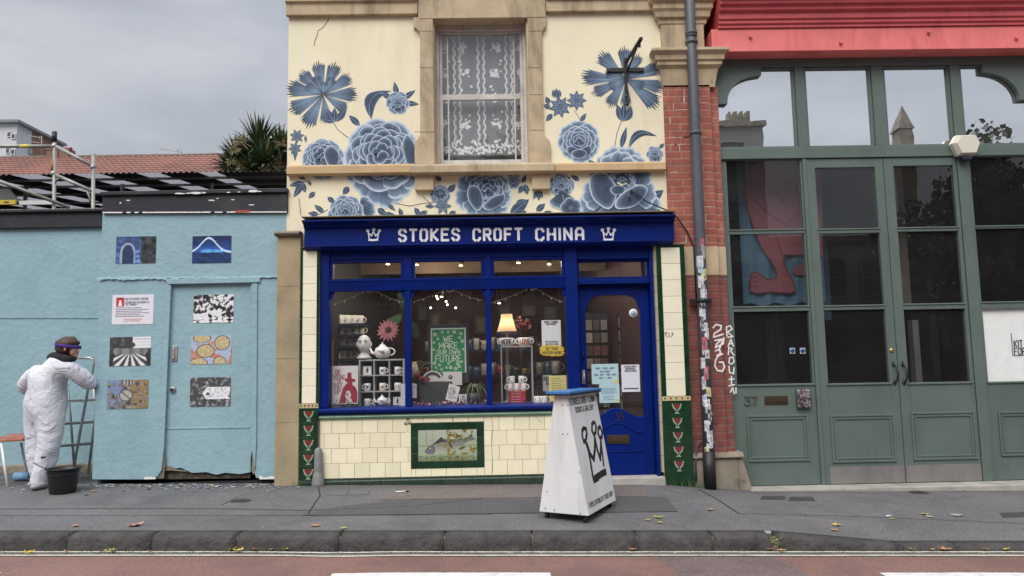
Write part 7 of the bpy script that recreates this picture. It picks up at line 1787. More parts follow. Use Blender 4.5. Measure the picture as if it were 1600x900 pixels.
q.prism(pts, .295, .305, 0, (.62, .60, .56)); q.prism([(x + .095 * cos(radians(t_)), z + .01 + .09 * sin(radians(t_))) for t_ in range(20, 161, 14)] + [(x + .07 * cos(radians(t_)), z + .01 + .055 * sin(radians(t_))) for t_ in range(160, 19, -14)], .294, .295, 0, (.10, .10, .09)); q.prism([(x - .09, z), (x - .05, z + .05), (x - .02, z + .03), (x - .04, z)], .2935, .294, 0, (.28, .05, .06))
tag(q.build('display_plate', M['chinap']), 'half-hidden patterned plate standing in the slate trough', 'plate')
q = MB(); a, b_, c, d_ = RC(692, 581, 722, 597, .33); q.box(a, b_, .318, .324, c - .03, d_, 0, (.62, .60, .56)); q.lathe([(.001, .316), (.022, .316), (.022, .318)], ((a + b_) / 2 - .02, 0, (c + d_) / 2), 12, axis='y', col=(.05, .05, .05)); q.lathe([(.001, .3145), (.010, .3145), (.010, .316)], ((a + b_) / 2 - .02, 0, (c + d_) / 2), 10, axis='y', col=(.5, .4, .2))
tag(q.build('cream_card', M['print']), 'cream card with a round black badge under the green poster', 'card')
def facecard(pts4, Y, label, cols, name='drawn_card', cat='card'):
    q = MB(); P_ = [F(p[0], p[1], Y) for p in pts4]; q.prism(P_, Y, Y + .006, 0, (.66, .66, .64)); rr = random.Random(len(label)); cx_ = sum(p[0] for p in P_) / 4; cz_ = sum(p[1] for p in P_) / 4; w_ = abs(P_[1][0] - P_[0][0]) * .36; h_ = abs(P_[0][1] - P_[3][1]) * .36
    for k in range(26):
        x, z = cx_ + rr.uniform(-w_, w_), cz_ + rr.uniform(-h_, h_); R_ = rr.uniform(.006, .014); strokes([[(x + R_ * cos(t_), z + R_ * sin(t_)) for t_ in [i * .9 for i in range(rr.choice((4, 6, 8)))]]], Y, .003, q, 0, rr.choice(cols), .0005)
    return tag(q.build(name, M['print']), label, cat)
facecard([(702, 599), (719, 605), (713, 629), (696, 624)], .13, 'tilted white card with brown drawn faces in front of the slate trough', [(.15, .08, .07), (.3, .15, .14), (.1, .1, .15)])
facecard([(717, 616), (729, 616), (729, 629), (717, 629)], .12, 'small white card with a blue grey drawing under the spider plant', [(.2, .2, .35), (.3, .2, .25), (.1, .1, .15)])
facecard([(640, 598), (651, 600), (651, 622), (640, 621)], .18, 'pale blue drawn card at the left edge of the middle shop window', [(.2, .3, .4), (.25, .2, .2)])
# spider plant in a dark pot
x, z = F(741, 622, .24); sp = E('spider_plant', (x, .24, zd), 'variegated spider plant in a dark pot at the right of the middle shop window', 'plant')
q = MB(); q.lathe([(.001, 0), (.06, 0), (.085, .13), (.075, .13), (.001, .11)], (x, .24, zd), 18); q.build('pot', plain('dark_pot', (.03, .03, .03), .5), sp)
q = MB(); rr = random.Random(14)
for k in range(46):
    a_ = rr.uniform(0, 6.28); L_ = rr.uniform(.2, .38); base = Vector((x, .24, zd + .17)); pts = []
    sd = Vector((-sin(a_), cos(a_), 0)) * .006; up_ = rr.uniform(.6, 1.2)
    for i in range(7):
        t_ = i / 6; pts.append(base + Vector((cos(a_) * L_ * .75 * t_, sin(a_) * L_ * .45 * t_, L_ * (up_ * t_ - (up_ + .55) * t_ ** 2.1))))
    for (o_, cc, w_) in ((0, (.34, .38, .24), .35), (.0006, (.08, .14, .05), 1)):
        vs = [];
        for i, p in enumerate(pts): vs += [tuple(p + sd * w_ * (1 - i / 6.5) + Vector((0, -.0006 + o_, .0006 - o_))), tuple(p - sd * w_ * (1 - i / 6.5) + Vector((0, -.0006 + o_, .0006 - o_)))]
        q.add(vs, [(2 * i, 2 * i + 1, 2 * i + 3, 2 * i + 2) for i in range(6)], 0, cc)
q.build('leaves', M['foliage'], sp)
q = MB(); rr = random.Random(15)      # trailing dark plant and stems at the left edge
for k in range(26):
    x0_, z0_ = F(rr.uniform(628, 646), 560, .3); L_ = rr.uniform(.15, .5); a_ = rr.uniform(-.7, .9); y_ = rr.uniform(.22, .4)
    q.tube([(x0_ + L_ * t_ * sin(a_), y_, zd + .22 + L_ * (t_ * 1.4 - t_ * t_ * .9)) for t_ in (0, .3, .6, .8, 1)], .0035, 4, col=rr.choice([(.12, .14, .07), (.2, .18, .1)]))
for (p_) in ([(640, 500), (652, 508), (656, 525), (646, 528), (640, 516)], [(634, 470), (642, 480), (641, 500), (633, 492)], [(620, 460), (632, 452), (634, 476), (626, 484)]):
    P_ = [F(a_[0], a_[1], .35) for a_ in p_]; q.add([(p[0], .33 + .03 * (i % 2), p[1]) for i, p in enumerate(P_)], [tuple(range(len(P_)))], 0, (.035, .09, .03))
tag(q.build('trailing_houseplant', M['foliage']), 'tall trailing houseplant with broad dark leaves behind the first blue mullion', 'plant')
x, z = F(648, 580, .4); q = MB(); q.lathe([(.085, -.06), (.035, .10)], (x - .02, .42, z), 16); tag(q.build('small_lampshade', plain('cream_shade', (.45, .36, .24), .8), solid=.002), 'small cream lampshade half hidden behind the first blue mullion', 'lampshade')
q = MB(); x, z = F(659, 592, .22); q.ball((x, .22, z), .04, .03, .03); q.ball((x - .05, .22, z + .04), .035, .03, .03); tag(q.build('dark_red_bauble', plain('dark_red_felt', (.16, .015, .03), .8)), 'dark red felt apples beside the patterned plate', 'ornament')
# ---------------- right window
Yl = .42; x, z = F(792.5, 540, Yl); lp = E('table_lamp', (x, Yl, zd), 'lit table lamp with pale bell shade and dark fringe in the right shop window', 'table lamp')
shz0, shz1 = F(792, 520, Yl)[1], F(792, 491, Yl)[1]; hh = shz1 - shz0
m_, n_, l_, b_s = newmat('lamp_shade_cloth'); b_s.inputs['Base Color'].default_value = (.62, .48, .34, 1); b_s.inputs['Roughness'].default_value = .8
tl = n_.new('ShaderNodeBsdfTranslucent'); tl.inputs[0].default_value = (.9, .72, .5, 1); ms_ = n_.new('ShaderNodeMixShader'); ms_.inputs[0].default_value = .55
l_.new(b_s.outputs[0], ms_.inputs[1]); l_.new(tl.outputs[0], ms_.inputs[2]); l_.new(ms_.outputs[0], n_['Material Output'].inputs[0])
q = MB(); q.lathe([(.112, 0), (.098, hh * .2), (.078, hh * .5), (.063, hh * .8), (.060, hh)], (x, Yl, shz0), 28); q.build('lamp_shade', m_, lp)
q = MB()
for k in range(60): a_ = 2 * pi * k / 60; q.tube([(x + .113 * cos(a_), Yl + .113 * sin(a_), shz0 + .008), (x + .115 * cos(a_), Yl + .115 * sin(a_), shz0 - .035)], .0045, 4)
q.lathe([(.112, 0), (.115, .005), (.113, .016)], (x, Yl, shz0 - .004), 28); q.build('fringe', plain('navy_fringe', (.025, .03, .06), .9), lp)
q = MB(); q.lathe([(.001, 0), (.06, 0), (.055, .02), (.02, .04), (.018, .12), (.03, .2), (.015, .28), (.012, shz0 - zd + .02)], (x, Yl, zd), 18); q.build('lamp_base', plain('lamp_base_glaze', (.3, .28, .26), .3), lp)
ld = bpy.data.lights.new('lamp_bulb', 'POINT'); ld.energy = .55; ld.color = (1, .78, .52); ld.shadow_soft_size = .03; lo = bpy.data.objects.new('lamp_bulb', ld); COL.objects.link(lo); lo.location = (x, Yl, shz0 + hh * .45)
# grey stand
Yst = .20; a, b_, c, d_ = RC(782, 541, 834, 628.5, Yst); c = zd
st = E('display_stand', ((a + b_) / 2, Yst, c), 'open grey display stand with two big cups on top in the right shop window', 'display stand')
q = MB()
for xx, nm_ in ((a, 0), (b_ - .014, 1)): q = MB(); q.box(xx, xx + .014, Yst, Yst + .16, c + .014, d_ - .014); q.build('side_panel', M['shelfg'], st, .002)
q = MB(); q.box(a, b_, Yst, Yst + .16, d_ - .014, d_); q.build('top', M['shelfg'], st, .002); q = MB(); q.box(a, b_, Yst, Yst + .16, c, c + .014); q.build('base', M['shelfg'], st, .002)
for (px, s_, side, cols, lb) in ((791.5, 'MORE', -1, [(.30, .04, .05), (.05, .10, .08), (.25, .10, .08), (.06, .06, .06)], 'big white cup lettered more on the left of the grey stand'), (820, 'LOVE', 1, [(.55, .32, .08), (.42, .06, .06), (.5, .2, .1), (.3, .08, .1)], 'big white cup lettered love on the right of the grey stand')):
    x = F(px, 540, Yst + .08)[0]; q = MB(); r__ = .076; q.lathe([(.001, 0), (r__ * .72, 0), (r__ * .95, .03), (r__, .088), (r__ * .95, .088), (r__ * .85, .02), (.001, .01)], (x, Yst + .08, d_), 24, col=(.78, .77, .74))
    for sg2 in (-1, 1): q.tube([(x + sg2 * (r__ * .9 + .026 * sin(t_)), Yst + .08, d_ + .052 + .026 * cos(t_)) for t_ in [i * pi / 8 for i in range(9)]], .007, 6, col=(.78, .77, .74))
    segq = MB(); text(segq, s_, -.055, 0, .11, .05, 0, t=1.6, gap=1.6, thick=.001)
    letters = 4
    for i_, v_ in enumerate(segq.v):
        px_ = v_[0]; segq.c[i_] = cols[min(3, max(0, int((px_ + .055) / .0275)))]; segq.v[i_] = (x + r__ * 1.01 * sin(px_ / r__), Yst + .08 - r__ * 1.01 * cos(px_ / r__) + v_[1], d_ + .022 + v_[2])
    q.add(segq.v, segq.f, 0, segq.c)
    tag(q.build('large_cup', M['chinap']), lb, 'cup')
# books / red boxes
bx_c = F(808, 625, .27)[0]; z_ = zd + .0145
rr = random.Random(5)
for k, (cc, hgt, lb) in enumerate((((.35, .015, .02), .030, 'red boxed tin at the bottom of the pile inside the grey stand'), ((.45, .03, .12), .020, 'magenta slim box second from the bottom of the pile in the grey stand'), ((.42, .03, .03), .034, 'bright red box in the middle of the pile in the grey stand'), ((.30, .015, .015), .022, 'dark red box second from the top of the pile in the grey stand'), ((.40, .02, .03), .018, 'thin red box at the top of the pile in the grey stand'))):
    q = MB(); o_ = rr.uniform(-.012, .012); q.box(bx_c - .088 + o_, bx_c + .082 + o_, .23, .33, z_, z_ + hgt, 0, cc); lines(q, bx_c - .06, bx_c + .06, z_ + hgt * .25, z_ + hgt * .75, 1, .23, (.6, .35, .35), .6); z_ += hgt + .0006
    tag(q.build('red_box', M['print']), lb, 'box', 'pile of red boxes')
for (px, dz, side, mo, lb) in ((797, 0, -1, 'heart', 'heart mug at the left of the lower row on the red boxes'), (807, 0, 1, 'heart', 'heart mug in the middle of the lower row on the red boxes'), (818, 0, 1, 'heart', 'heart mug at the right of the lower row on the red boxes'), (800, .078, -1, 'heart', 'heart mug stacked at the upper left on the red boxes'), (815, .078, 1, 'figure', 'white mug stacked at the upper right on the red boxes')):
    x = F(px, 600, .27)[0]; q = MB(); mugmesh(q, x, .27, z_ + dz, .034, .077, side)
    if mo == 'heart': onfront(q, HEART, x, .2695, z_ + dz + .044, .034, .054, (.38, .02, .03)); onfront(q, [(-.5, -.12), (.5, -.12), (.5, .1), (-.5, .1)], x, .27, z_ + dz + .014, .034, .036, (.08, .08, .08))
    else: onfront(q, [(-.08, -.5), (.08, -.5), (.05, .5), (-.1, .3)], x, .27, z_ + dz + .04, .034, .05, (.08, .08, .08))
    tag(q.build('mug', M['chinap']), lb, 'mug', 'mugs stacked on the red boxes')
for (px, mo, lb) in ((840, 'heart', 'white heart mug on the deck right of the grey stand'), (851, 'heart', 'rightmost heart mug on the deck, partly tilted beside the yellow card')):
    x = F(px, 628, .15)[0]; q = MB(); mugmesh(q, x, .15, zd, .038, .086, 1); onfront(q, HEART, x, .1495, zd + .05, .038, .056, (.30, .02, .05)); onfront(q, [(-.5, -.1), (.5, -.1), (.5, .1), (-.5, .1)], x, .15, zd + .015, .038, .04, (.1, .1, .1)); tag(q.build('mug', M['chinap']), lb, 'mug')
rr = random.Random(44)
for sj, pz in enumerate((548, 588)):
    q = MB(); x0_, z_ = F(662, pz, 1.7); x1_, _ = F(876, pz, 1.7); q.box(x0_, x1_, 1.7, 1.95, z_ - .03, z_); tag(q.build('wall_shelf', M['navy_shelf']), ('upper', 'lower')[sj] + ' long dark china shelf deep inside behind the green poster and lamp', 'shelf', 'long shelves deep in the shop')
    for k in range(17):
        q = MB(); xx = x0_ + (x1_ - x0_) * (k + .5) / 17; r__ = rr.uniform(.036, .06); mugmesh(q, xx, 1.8, z_, r__, rr.uniform(.07, .16), 1, rr.choice([(.22, .20, .18), (.18, .03, .03), (.06, .10, .18), (.26, .18, .06), (.32, .31, .30), (.05, .05, .05)])); tag(q.build('mug', M['chinap']), 'small crock in the row on the %s long shelf deep inside the shop' % ('upper', 'lower')[sj], 'mug', 'crocks on the long shelves')
# notices
def notice(px, Y, label, base=(.70, .70, .70), name='paper_notice', cat='notice', parent=None, body=()):
    a, b_, c, d_ = RC(*px, Y); q = MB(); q.box(a, b_, Y, Y + .002, c, d_, 0, base)
    for it in body:
        if it[0] == 't': _, s_, u0, v0, u1, v1, cc = it; text(q, s_, a + (b_ - a) * u0, c + (d_ - c) * v0, (b_ - a) * (u1 - u0), (d_ - c) * (v1 - v0), Y, t=1.7, gap=2.0, col=cc, thick=.0012)
        elif it[0] == 'l': _, n, u0, v0, u1, v1, cc = it; lines(q, a + (b_ - a) * u0, a + (b_ - a) * u1, c + (d_ - c) * v0, c + (d_ - c) * v1, n, Y, cc)
        elif it[0] == 'b': _, u0, v0, u1, v1, cc = it; q.box(a + (b_ - a) * u0, a + (b_ - a) * u1, Y - .0009, Y, c + (d_ - c) * v0, c + (d_ - c) * v1, 0, cc)
    o = q.build(name, M['print'], parent); 
    if parent is None: tag(o, label, cat)
    return o
BK = (.03, .03, .04)
notice((846, 500.5, 877, 541), .03, 'white paper sheet headed save island hanging in the right shop window', body=[('t', 'SAVE TURBO', .14, .90, .86, .965, BK), ('t', 'ISLAND!', .25, .82, .75, .88, BK), ('t', 'FOR THE PEOPLE', .18, .15, .84, .20, BK), ('t', 'FOR THE FUTURE', .18, .06, .84, .11, BK)])
a, b_, c, d_ = RC(842, 539.5, 883, 556, .02); q = MB(); cx_, cz_ = (a + b_) / 2, (c + d_) / 2; pts = []
for k in range(44):
    t_ = 2 * pi * k / 44; e = 1 if k % 2 else .86; ex = (abs(cos(t_)) ** .55) * (1 if cos(t_) > 0 else -1); ez = (abs(sin(t_)) ** .55) * (1 if sin(t_) > 0 else -1); pts.append((cx_ + (b_ - a) / 2 * e * ex, cz_ + (d_ - c) / 2 * (e + .05) * ez - (ex * .006)))
q.prism(pts, .02, .022, 0, (.68, .48, .07)); text(q, 'GET YOUR', cx_ - .062, cz_ + .006, .12, .026, .02, t=1.3, gap=1.6, col=BK, thick=.0012); text(q, 'POSTER HERE!', cx_ - .10, cz_ - .036, .20, .026, .02, t=1.3, gap=1.6, col=BK, thick=.0012)
tag(q.build('yellow_starburst', M['print']), 'yellow jagged flash reading get your poster here below the white sheet', 'sign')
notice((857.5, 587, 886, 627), .04, 'yellow text sheet standing in the right corner of the shop window', (.66, .58, .24), body=[('l', 9, .14, .12, .86, .92, (.25, .22, .08)), ('b', .05, .0, .95, .05, (.60, .45, .08))])
notice((848, 586, 862, 611), .07, 'grey lettered card half hidden behind the yellow sheet', (.30, .30, .30), body=[('t', 'BA', .12, .66, .62, .86, BK), ('t', 'B', .42, .38, .66, .60, BK)])
# dried flowers right of the lamp
q = MB(); rr = random.Random(6); x0_, z0_ = F(812, 507, .5)
for k in range(90):
    c = Vector((x0_ + rr.gauss(0, .05), .5 + rr.uniform(-.05, .05), z0_ + rr.gauss(0, .03))); s_ = rr.uniform(.01, .024); a_ = Vector((rr.uniform(-1, 1), rr.uniform(-1, 1), rr.uniform(-1, 1))).normalized(); b2_ = a_.orthogonal()
    q.add([tuple(c - a_ * s_), tuple(c + b2_ * s_), tuple(c + a_ * s_), tuple(c - b2_ * s_)], [(0, 1, 2, 3)], 0, rr.choice([(.35, .03, .06), (.22, .02, .04), (.05, .07, .04)]))
q.tube([(x0_, .5, z0_), (x0_ + .02, .5, zd)], .006, 5, col=(.08, .08, .05)); tag(q.build('red_flowers', M['foliage']), 'dark red flowers on a stem between the lamp and the white sheet', 'flowers')
# fairy lights
def lights_(pts, label, seed):
    rr = random.Random(seed); P_ = []; n = 22
    for i in range(len(pts) - 1):
        for k in range(n): t_ = k / n; a_, c_ = pts[i], pts[i + 1]; P_.append((a_[0] + (c_[0] - a_[0]) * t_, a_[1] + (c_[1] - a_[1]) * t_ + 2.2 * sin(pi * t_)))
    P3 = [C3(p[0], p[1], .05) for p in P_]; q = MB(); q.tube(P3, .0028, 5); o = q.build('fairy_light_string', plain('clear_wire', (.35, .34, .30), .4)); tag(o, label, 'fairy lights')
    for k in range(2, len(P3) - 2, 6):
        q = MB(); q.tube([P3[k], (P3[k][0] + rr.uniform(-.005, .005), .05, P3[k][2] - .022)], .0035, 5); q.build('bulb', plain('unlit_bulb', (.7, .68, .6), .3), o)
lights_([(519, 476), (572, 452), (583, 453), (632, 473)], 'string of small clear lights draped across the top of the left shop window', 1)
lights_([(642, 472), (696, 452), (708, 453), (756, 470)], 'string of small clear lights draped across the top of the middle shop window', 2)
lights_([(768, 473), (828, 449), (836, 450), (883, 473)], 'string of small clear lights draped across the top of the right shop window', 3)
# glass pendant ball and prints on the far wall
q = MB()
for (px, py, w_, h_, cc) in ((652, 480, 14, 20, (.05, .03, .02)), (672, 490, 16, 22, (.12, .08, .05)), (700, 500, 18, 14, (.06, .03, .03)), (742, 495, 18, 26, (.10, .07, .05)), (780, 480, 16, 20, (.07, .05, .05)), (815, 478, 22, 16, (.09, .06, .04)), (850, 480, 20, 24, (.05, .04, .04)), (820, 560, 20, 30, (.05, .04, .05)), (925, 480, 12, 18, (.12, .09, .06)), (945, 490, 14, 22, (.2, .17, .13)), (968, 500, 14, 24, (.10, .08, .08)), (930, 520, 12, 18, (.16, .14, .12)), (955, 540, 16, 22, (.1, .1, .1)), (982, 540, 10, 30, (.2, .2, .18))):
    x0_, x1_, z0_, z1_ = RC(px, py, px + w_, py + h_, 5.3); q = MB(); q.box(x0_, x1_, 5.3, 5.36, z0_, z1_, 0, (.02, .015, .01)); q.box(x0_ + .05, x1_ - .05, 5.295, 5.3, z0_ + .05, z1_ - .05, 0, cc); q.build('wall_picture', M['print'], shop)
# tall display units seen through the door
for k, (px, Y) in enumerate(((932, 2.2), (984, 1.6))):
    x0_, z1_ = F(px, 500, Y); 
    u = E('card_rack', (x0_, Y, .03), ('card rack of pale packets inside the shop, left behind the door glass', 'card rack of pale packets inside the shop, right behind the door glass')[k], 'card rack', 'card racks behind the door')
    q = MB(); q.box(x0_ - .16, x0_ + .16, Y + .05, Y + .09, .03, z1_ + .1); q.build('back_panel', plain('dark_rack', (.03, .03, .035), .7), u)
    rr = random.Random(k)
    for r2 in range(9):
        q = MB()
        for c2 in range(3):
            xx = x0_ - .15 + c2 * .1; zz = .25 + r2 * .17
            if zz + .13 > z1_ + .1: continue
            q.box(xx + .008, xx + .092, Y + .02, Y + .03, zz, zz + .13, 0, rr.choice([(.25, .24, .22), (.4, .38, .34), (.12, .10, .10), (.3, .32, .36), (.2, .1, .08)]))
        if q.v: q.build('packet_row', M['print'], u)
# door papers (stuck on the inside of the door glass)
PB = (.42, .58, .62)
def on_door(px, label, base, body, name='paper_notice'): return notice(px, yD + .018, label, base, body=body, name=name)
on_door((924, 569, 967, 599.5), 'pale blue opening hours sheet, upper of two on the door glass', PB, [('t', 'MON - THUR - 6PM', .16, .74, .84, .82, (.08, .14, .2)), ('t', 'SAT CLOSED', .32, .58, .68, .66, (.08, .14, .2)), ('t', 'WED - SAT - 11AM - 6PM', .10, .42, .90, .50, (.08, .14, .2)), ('t', 'SUN - 1 - 5PM', .28, .26, .72, .34, (.08, .14, .2)), ('b', .86, .04, .98, .20, (.62, .52, .05))])
on_door((936, 600, 968.5, 629), 'pale blue text sheet, lower of two on the door glass', PB, [('t', 'DOWNSTAIRS', .2, .84, .8, .93, (.5, .6, .62)), ('l', 5, .1, .45, .9, .78, (.10, .2, .25)), ('l', 3, .2, .12, .8, .38, (.10, .2, .25)), ('b', .86, .04, .98, .20, (.62, .52, .05))])
on_door((970.5, 570, 1000.5, 612), 'white sheet with bold heading on the right of the door glass', (.66, .66, .72), [('t', 'STOKES CROFT', .16, .90, .84, .95, BK), ('t', 'DESERVES', .24, .82, .76, .87, BK), ('t', 'PUBLIC SPACE', .18, .74, .82, .79, BK), ('b', .1, .10, .9, .14, BK)])
# ================================================================ wheeled A-board on the pavement
zb_a = .055
def GZ(px, py, dz):
    x, y = G(px, py, dz)
    for _ in range(4): x, y = G(px, py, zp(x, y) - gs(x) + dz)
    return Vector((x, y, zp(x, y) + dz))
B1, B2, B3 = GZ(842.5, 797, zb_a + .01), GZ(919.7, 808.5, zb_a), GZ(962.5, 781.5, zb_a + .0)
B1.z = B2.z = B3.z = min(B1.z, B2.z, B3.z) + .01
B4 = B1 + B3 - B2
def topz(v, px, py):
    return v
# height from the photo position of the ridge
mid = (B1 + B2) / 2; dist = mid.y + D
Hs = F(884, 615.5, mid.y)[1] - B1.z
e12, e23 = (B1 - B2), (B3 - B2)
T2 = B2 + e12 * .38 + e23 * .0 + Vector((0, 0, Hs)); T1 = B2 + e12 * .62 + Vector((0, 0, Hs)); T3 = T2 + e23; T4 = T1 + e23
ab = E('sandwich_board', ((B1 + B3) / 2).to_tuple()[:2] + (zp(B2.x, B2.y),), 'tall white wheeled wedge sign with blue lid and black hand-drawn crown', 'shop sign')
q = MB(); q.hull8([B1, B2, B3, B4], [T1, T2, T3, T4])
M['board'] = paint('scuffed_white_board', (.70, .70, .69), .55, .05, 5, (.38, .36, .33), .55, 2.6, .15, 18, streak=True)
body_ = q.build('body', M['board'], ab, .004)
q = MB(); up3 = Vector((0, 0, 1)); u12, u23 = e12.normalized(), e23.normalized()
def q4(c0, c1, c2, c3, dz): return [c + up3 * dz for c in (c0, c1, c2, c3)]
l1, l2, l3, l4 = T1 + u12 * .06 - u23 * .05, T2 - u12 * .05 - u23 * .05, T3 - u12 * .05 + u23 * .035, T4 + u12 * .06 + u23 * .035
M['lid'] = paint('worn_blue_lid', (.045, .17, .42), .45, .15, 8, (.12, .22, .38), .6, 4, .15, 30)
q.hull8(q4(l1, l2, l3, l4, .001), q4(l1, l2, l3, l4, .022)); q.build('lid', M['lid'], ab, .004)
q = MB(); q.hull8(q4(l1, l2, l3, l4, -.012), q4(l1 - u12 * .01, l2 + u12 * .01, l3 + u12 * .01, l4 - u12 * .01, .0005)); q.build('lid_edge', M['rubber'], ab)
# lettering on the sloping face
fx = u23; upv = (T2 - B2); Ls = upv.length; fz = upv.normalized(); fn = fx.cross(fz).normalized()     # outward
if fn.dot(Vector((0, -D, 1)) - B2) < 0: fn = -fn
Mf = Matrix(((fx.x, -fn.x, fz.x, B2.x), (fx.y, -fn.y, fz.y, B2.y), (fx.z, -fn.z, fz.z, B2.z), (0, 0, 0, 1)))
Wf = e23.length; inkm = paint('black_brush_ink', (.015, .015, .016), .6, .2, 20)
q = MB(); text(q, 'STOKES CROFT CHINA', Wf * .07, Ls * .905, Wf * .86, Ls * .052, 0, t=1.3, gap=1.7, M=Mf, thick=.001)
text(q, 'BOOKS & GALLERY', Wf * .20, Ls * .835, Wf * .62, Ls * .040, 0, t=1.3, gap=1.7, M=Mf, thick=.001)
text(q, 'PEOPLES REPUBLIC OF STOKES CROFT', Wf * .08, Ls * .055, Wf * .86, Ls * .036, 0, t=1.3, gap=1.7, M=Mf, thick=.001)
q.build('lettering', inkm, body_)
def fp(px, py):
    """photo point on the sloping face -> face coordinates"""
    r = ray(px, py); t_ = (B2 - CAM).dot(fn) / r.dot(fn); p = CAM + r * t_ - B2; return (p.dot(fx), p.dot(fz))
q = MB()
def ink(pl, t_): strokes([[fp(820 + a * .2889, 580 + b * .2889) for a, b in pl]], 0, t_, q, thick=.001, M=Mf)
ink([(332, 395), (345, 440), (355, 495), (366, 565)], .038); ink([(336, 400), (352, 450), (372, 480), (378, 430), (378, 365)], .042); ink([(378, 365), (392, 430), (408, 480), (410, 430), (411, 385)], .040); ink([(411, 385), (418, 440), (427, 515)], .034)
ink([(318, 310), (308, 325), (310, 355), (318, 385), (328, 375), (334, 340), (330, 315), (318, 310)], .034); ink([(372, 278), (362, 292), (362, 325), (372, 348), (382, 335), (384, 300), (378, 282)], .034); ink([(406, 305), (396, 315), (396, 345), (406, 368), (416, 360), (418, 335), (408, 310)], .034)
ink([(372, 590), (395, 572), (420, 556), (437, 548)], .055); ink([(380, 600), (400, 588)], .02)
q.build('crown_emblem', inkm, body_)
for k, (a, b_) in enumerate(((205, 183), (232, 183), (205, 340), (232, 340), (112, 740), (160, 750), (120, 650), (295, 545), (300, 770))):
    px, py = 820 + a * .2889, 580 + b_ * .2889; fn1 = (e12.cross(T2 - B2)).normalized(); r = ray(px, py); t_ = (B2 - CAM).dot(fn1) / r.dot(fn1); p = CAM + r * t_
    if fn1.dot(CAM - B2) < 0: fn1 = -fn1
    q = MB(); q.ball(tuple(p + fn1 * .001), .005, .005, .005, seg=8, rings=5); q.build('screw', M['bronze'], body_)
for k, (c, s1, s2) in enumerate(((B2, .14, .12), (B1, -.12, .12), (B3, .14, -.10), (B4, -.14, -.12))):
    p = c + u12 * (.05 if s1 > 0 else -.05) + u23 * (.05 if s2 > 0 else -.05); zg = zp(p.x, p.y); 
    q = MB(); q.lathe([(.001, -.012), (.026, -.012), (.029, -.006), (.029, .006), (.026, .012), (.001, .012)], (0, 0, 0), 16)
    an = random.Random(k).uniform(-.6, .6); ax_ = Vector((cos(an), sin(an), 0)); q.v = [tuple(Vector((p.x, p.y, zg + .029)) + ax_ * v[2] + Vector((0, 0, 1)).cross(ax_) * v[0] + Vector((0, 0, v[1]))) for v in q.v]
    wh = q.build('caster_wheel', M['rubber'], ab)
    q = MB(); q.box(p.x - .018, p.x + .018, p.y - .018, p.y + .018, zg + .054, c.z + .004); q.build('caster_fork', M['pipe'], ab)
# ================================================================ yard corner: ladder, stool, bucket, cup
ld_ = E('stepladder', C3(122, 722, .35), 'paint-splashed aluminium stepladder leaning in the corner between yard wall and hut', 'stepladder'); ld_.location.z = 0; ORG[ld_.name] = Vector(ld_.location)
def lt(pts, r__, name, Y=.30): q = MB(); q.tube([C3(p[0], p[1], p[2] if len(p) > 2 else Y) for p in pts], r__, 8); return q.build(name, M['metal'], ld_)
lt([(121, 559.5, .28), (141, 559, .28), (145.5, 562, .28), (146, 570, .28), (143, 586, .27), (137, 610, .25), (127, 665, .2), (114.5, 735, .14)], .014, 'front_rail')
lt([(160, 570, .62), (150, 640, .50), (138, 740, .30)], .014, 'front_rail'); lt([(105, 600, .70), (110, 650, .75), (117, 742, .85)], .014, 'rear_leg'); lt([(146, 600, .72), (150, 650, .78), (156, 742, .86)], .014, 'rear_leg')
for k, (a, b_, y1_, y2_, pz) in enumerate(((100, 150, .36, .52, 626), (100, 150, .30, .50, 661.5), (95, 148, .24, .44, 696))):
    x0_, z_ = F(a, pz, y1_); x1_, _ = F(b_, pz - .5, y2_)
    q = MB(); q.hull8([(x0_, y1_ - .02, z_ - .018), (x1_, y2_ - .02, z_ - .018), (x1_, y2_ + .06, z_ - .018), (x0_, y1_ + .06, z_ - .018)], [(x0_, y1_ - .02, z_ + .01), (x1_, y2_ - .02, z_ + .01), (x1_, y2_ + .06, z_ + .01), (x0_, y1_ + .06, z_ + .01)]); q.build('tread', M['metal'], ld_, .003)
YSt = -.05
x0_, z_ = F(-18, 690, YSt); x1_, zt_ = F(38, 680, YSt)
stl = E('stool', ((x0_ + x1_) / 2, YSt, 0), 'low seat with scuffed orange top and white tube legs beside the painter', 'stool')
q = MB(); q.hull8([(x0_, YSt - .02, z_ - .01), (x1_, YSt - .02, z_), (x1_ - .02, YSt + .3, z_), (x0_ + .02, YSt + .3, z_)], [(x0_, YSt - .02, z_ + .014), (x1_, YSt - .02, z_ + .026), (x1_ - .02, YSt + .3, z_ + .05), (x0_ + .02, YSt + .3, z_ + .05)]); q.build('seat', paint('paint_smeared_orange', (.34, .09, .05), .5, .25, 12, (.42, .36, .32), .75, 9, .15), stl, .008)
for (a, b_, c, d_, y0_, y1_) in ((2, 692, 12, 757, YSt, YSt - .06), (33, 692, 43.5, 742, YSt + .24, YSt + .35), (-16, 692, -22, 752, YSt + .24, YSt + .3), (-30, 692, -24, 757, YSt, YSt - .06)):
    p0, p1_ = Vector(C3(a, b_, y0_)), Vector(C3(c, d_, y1_)); p1_.z = zp(p1_.x, p1_.y); q = MB(); q.tube([p0, p1_], .012, 8); q.build('leg', M['white'], stl)
bxy = G(98, 768, .0); r1 = .108; zg9 = zp(*bxy); zt_ = F(98, 731, bxy[1] + .0)[1] - zg9
bk = E('bucket', (bxy[0], bxy[1], 0), 'black builder bucket standing on the pavement behind the white overalls', 'bucket')
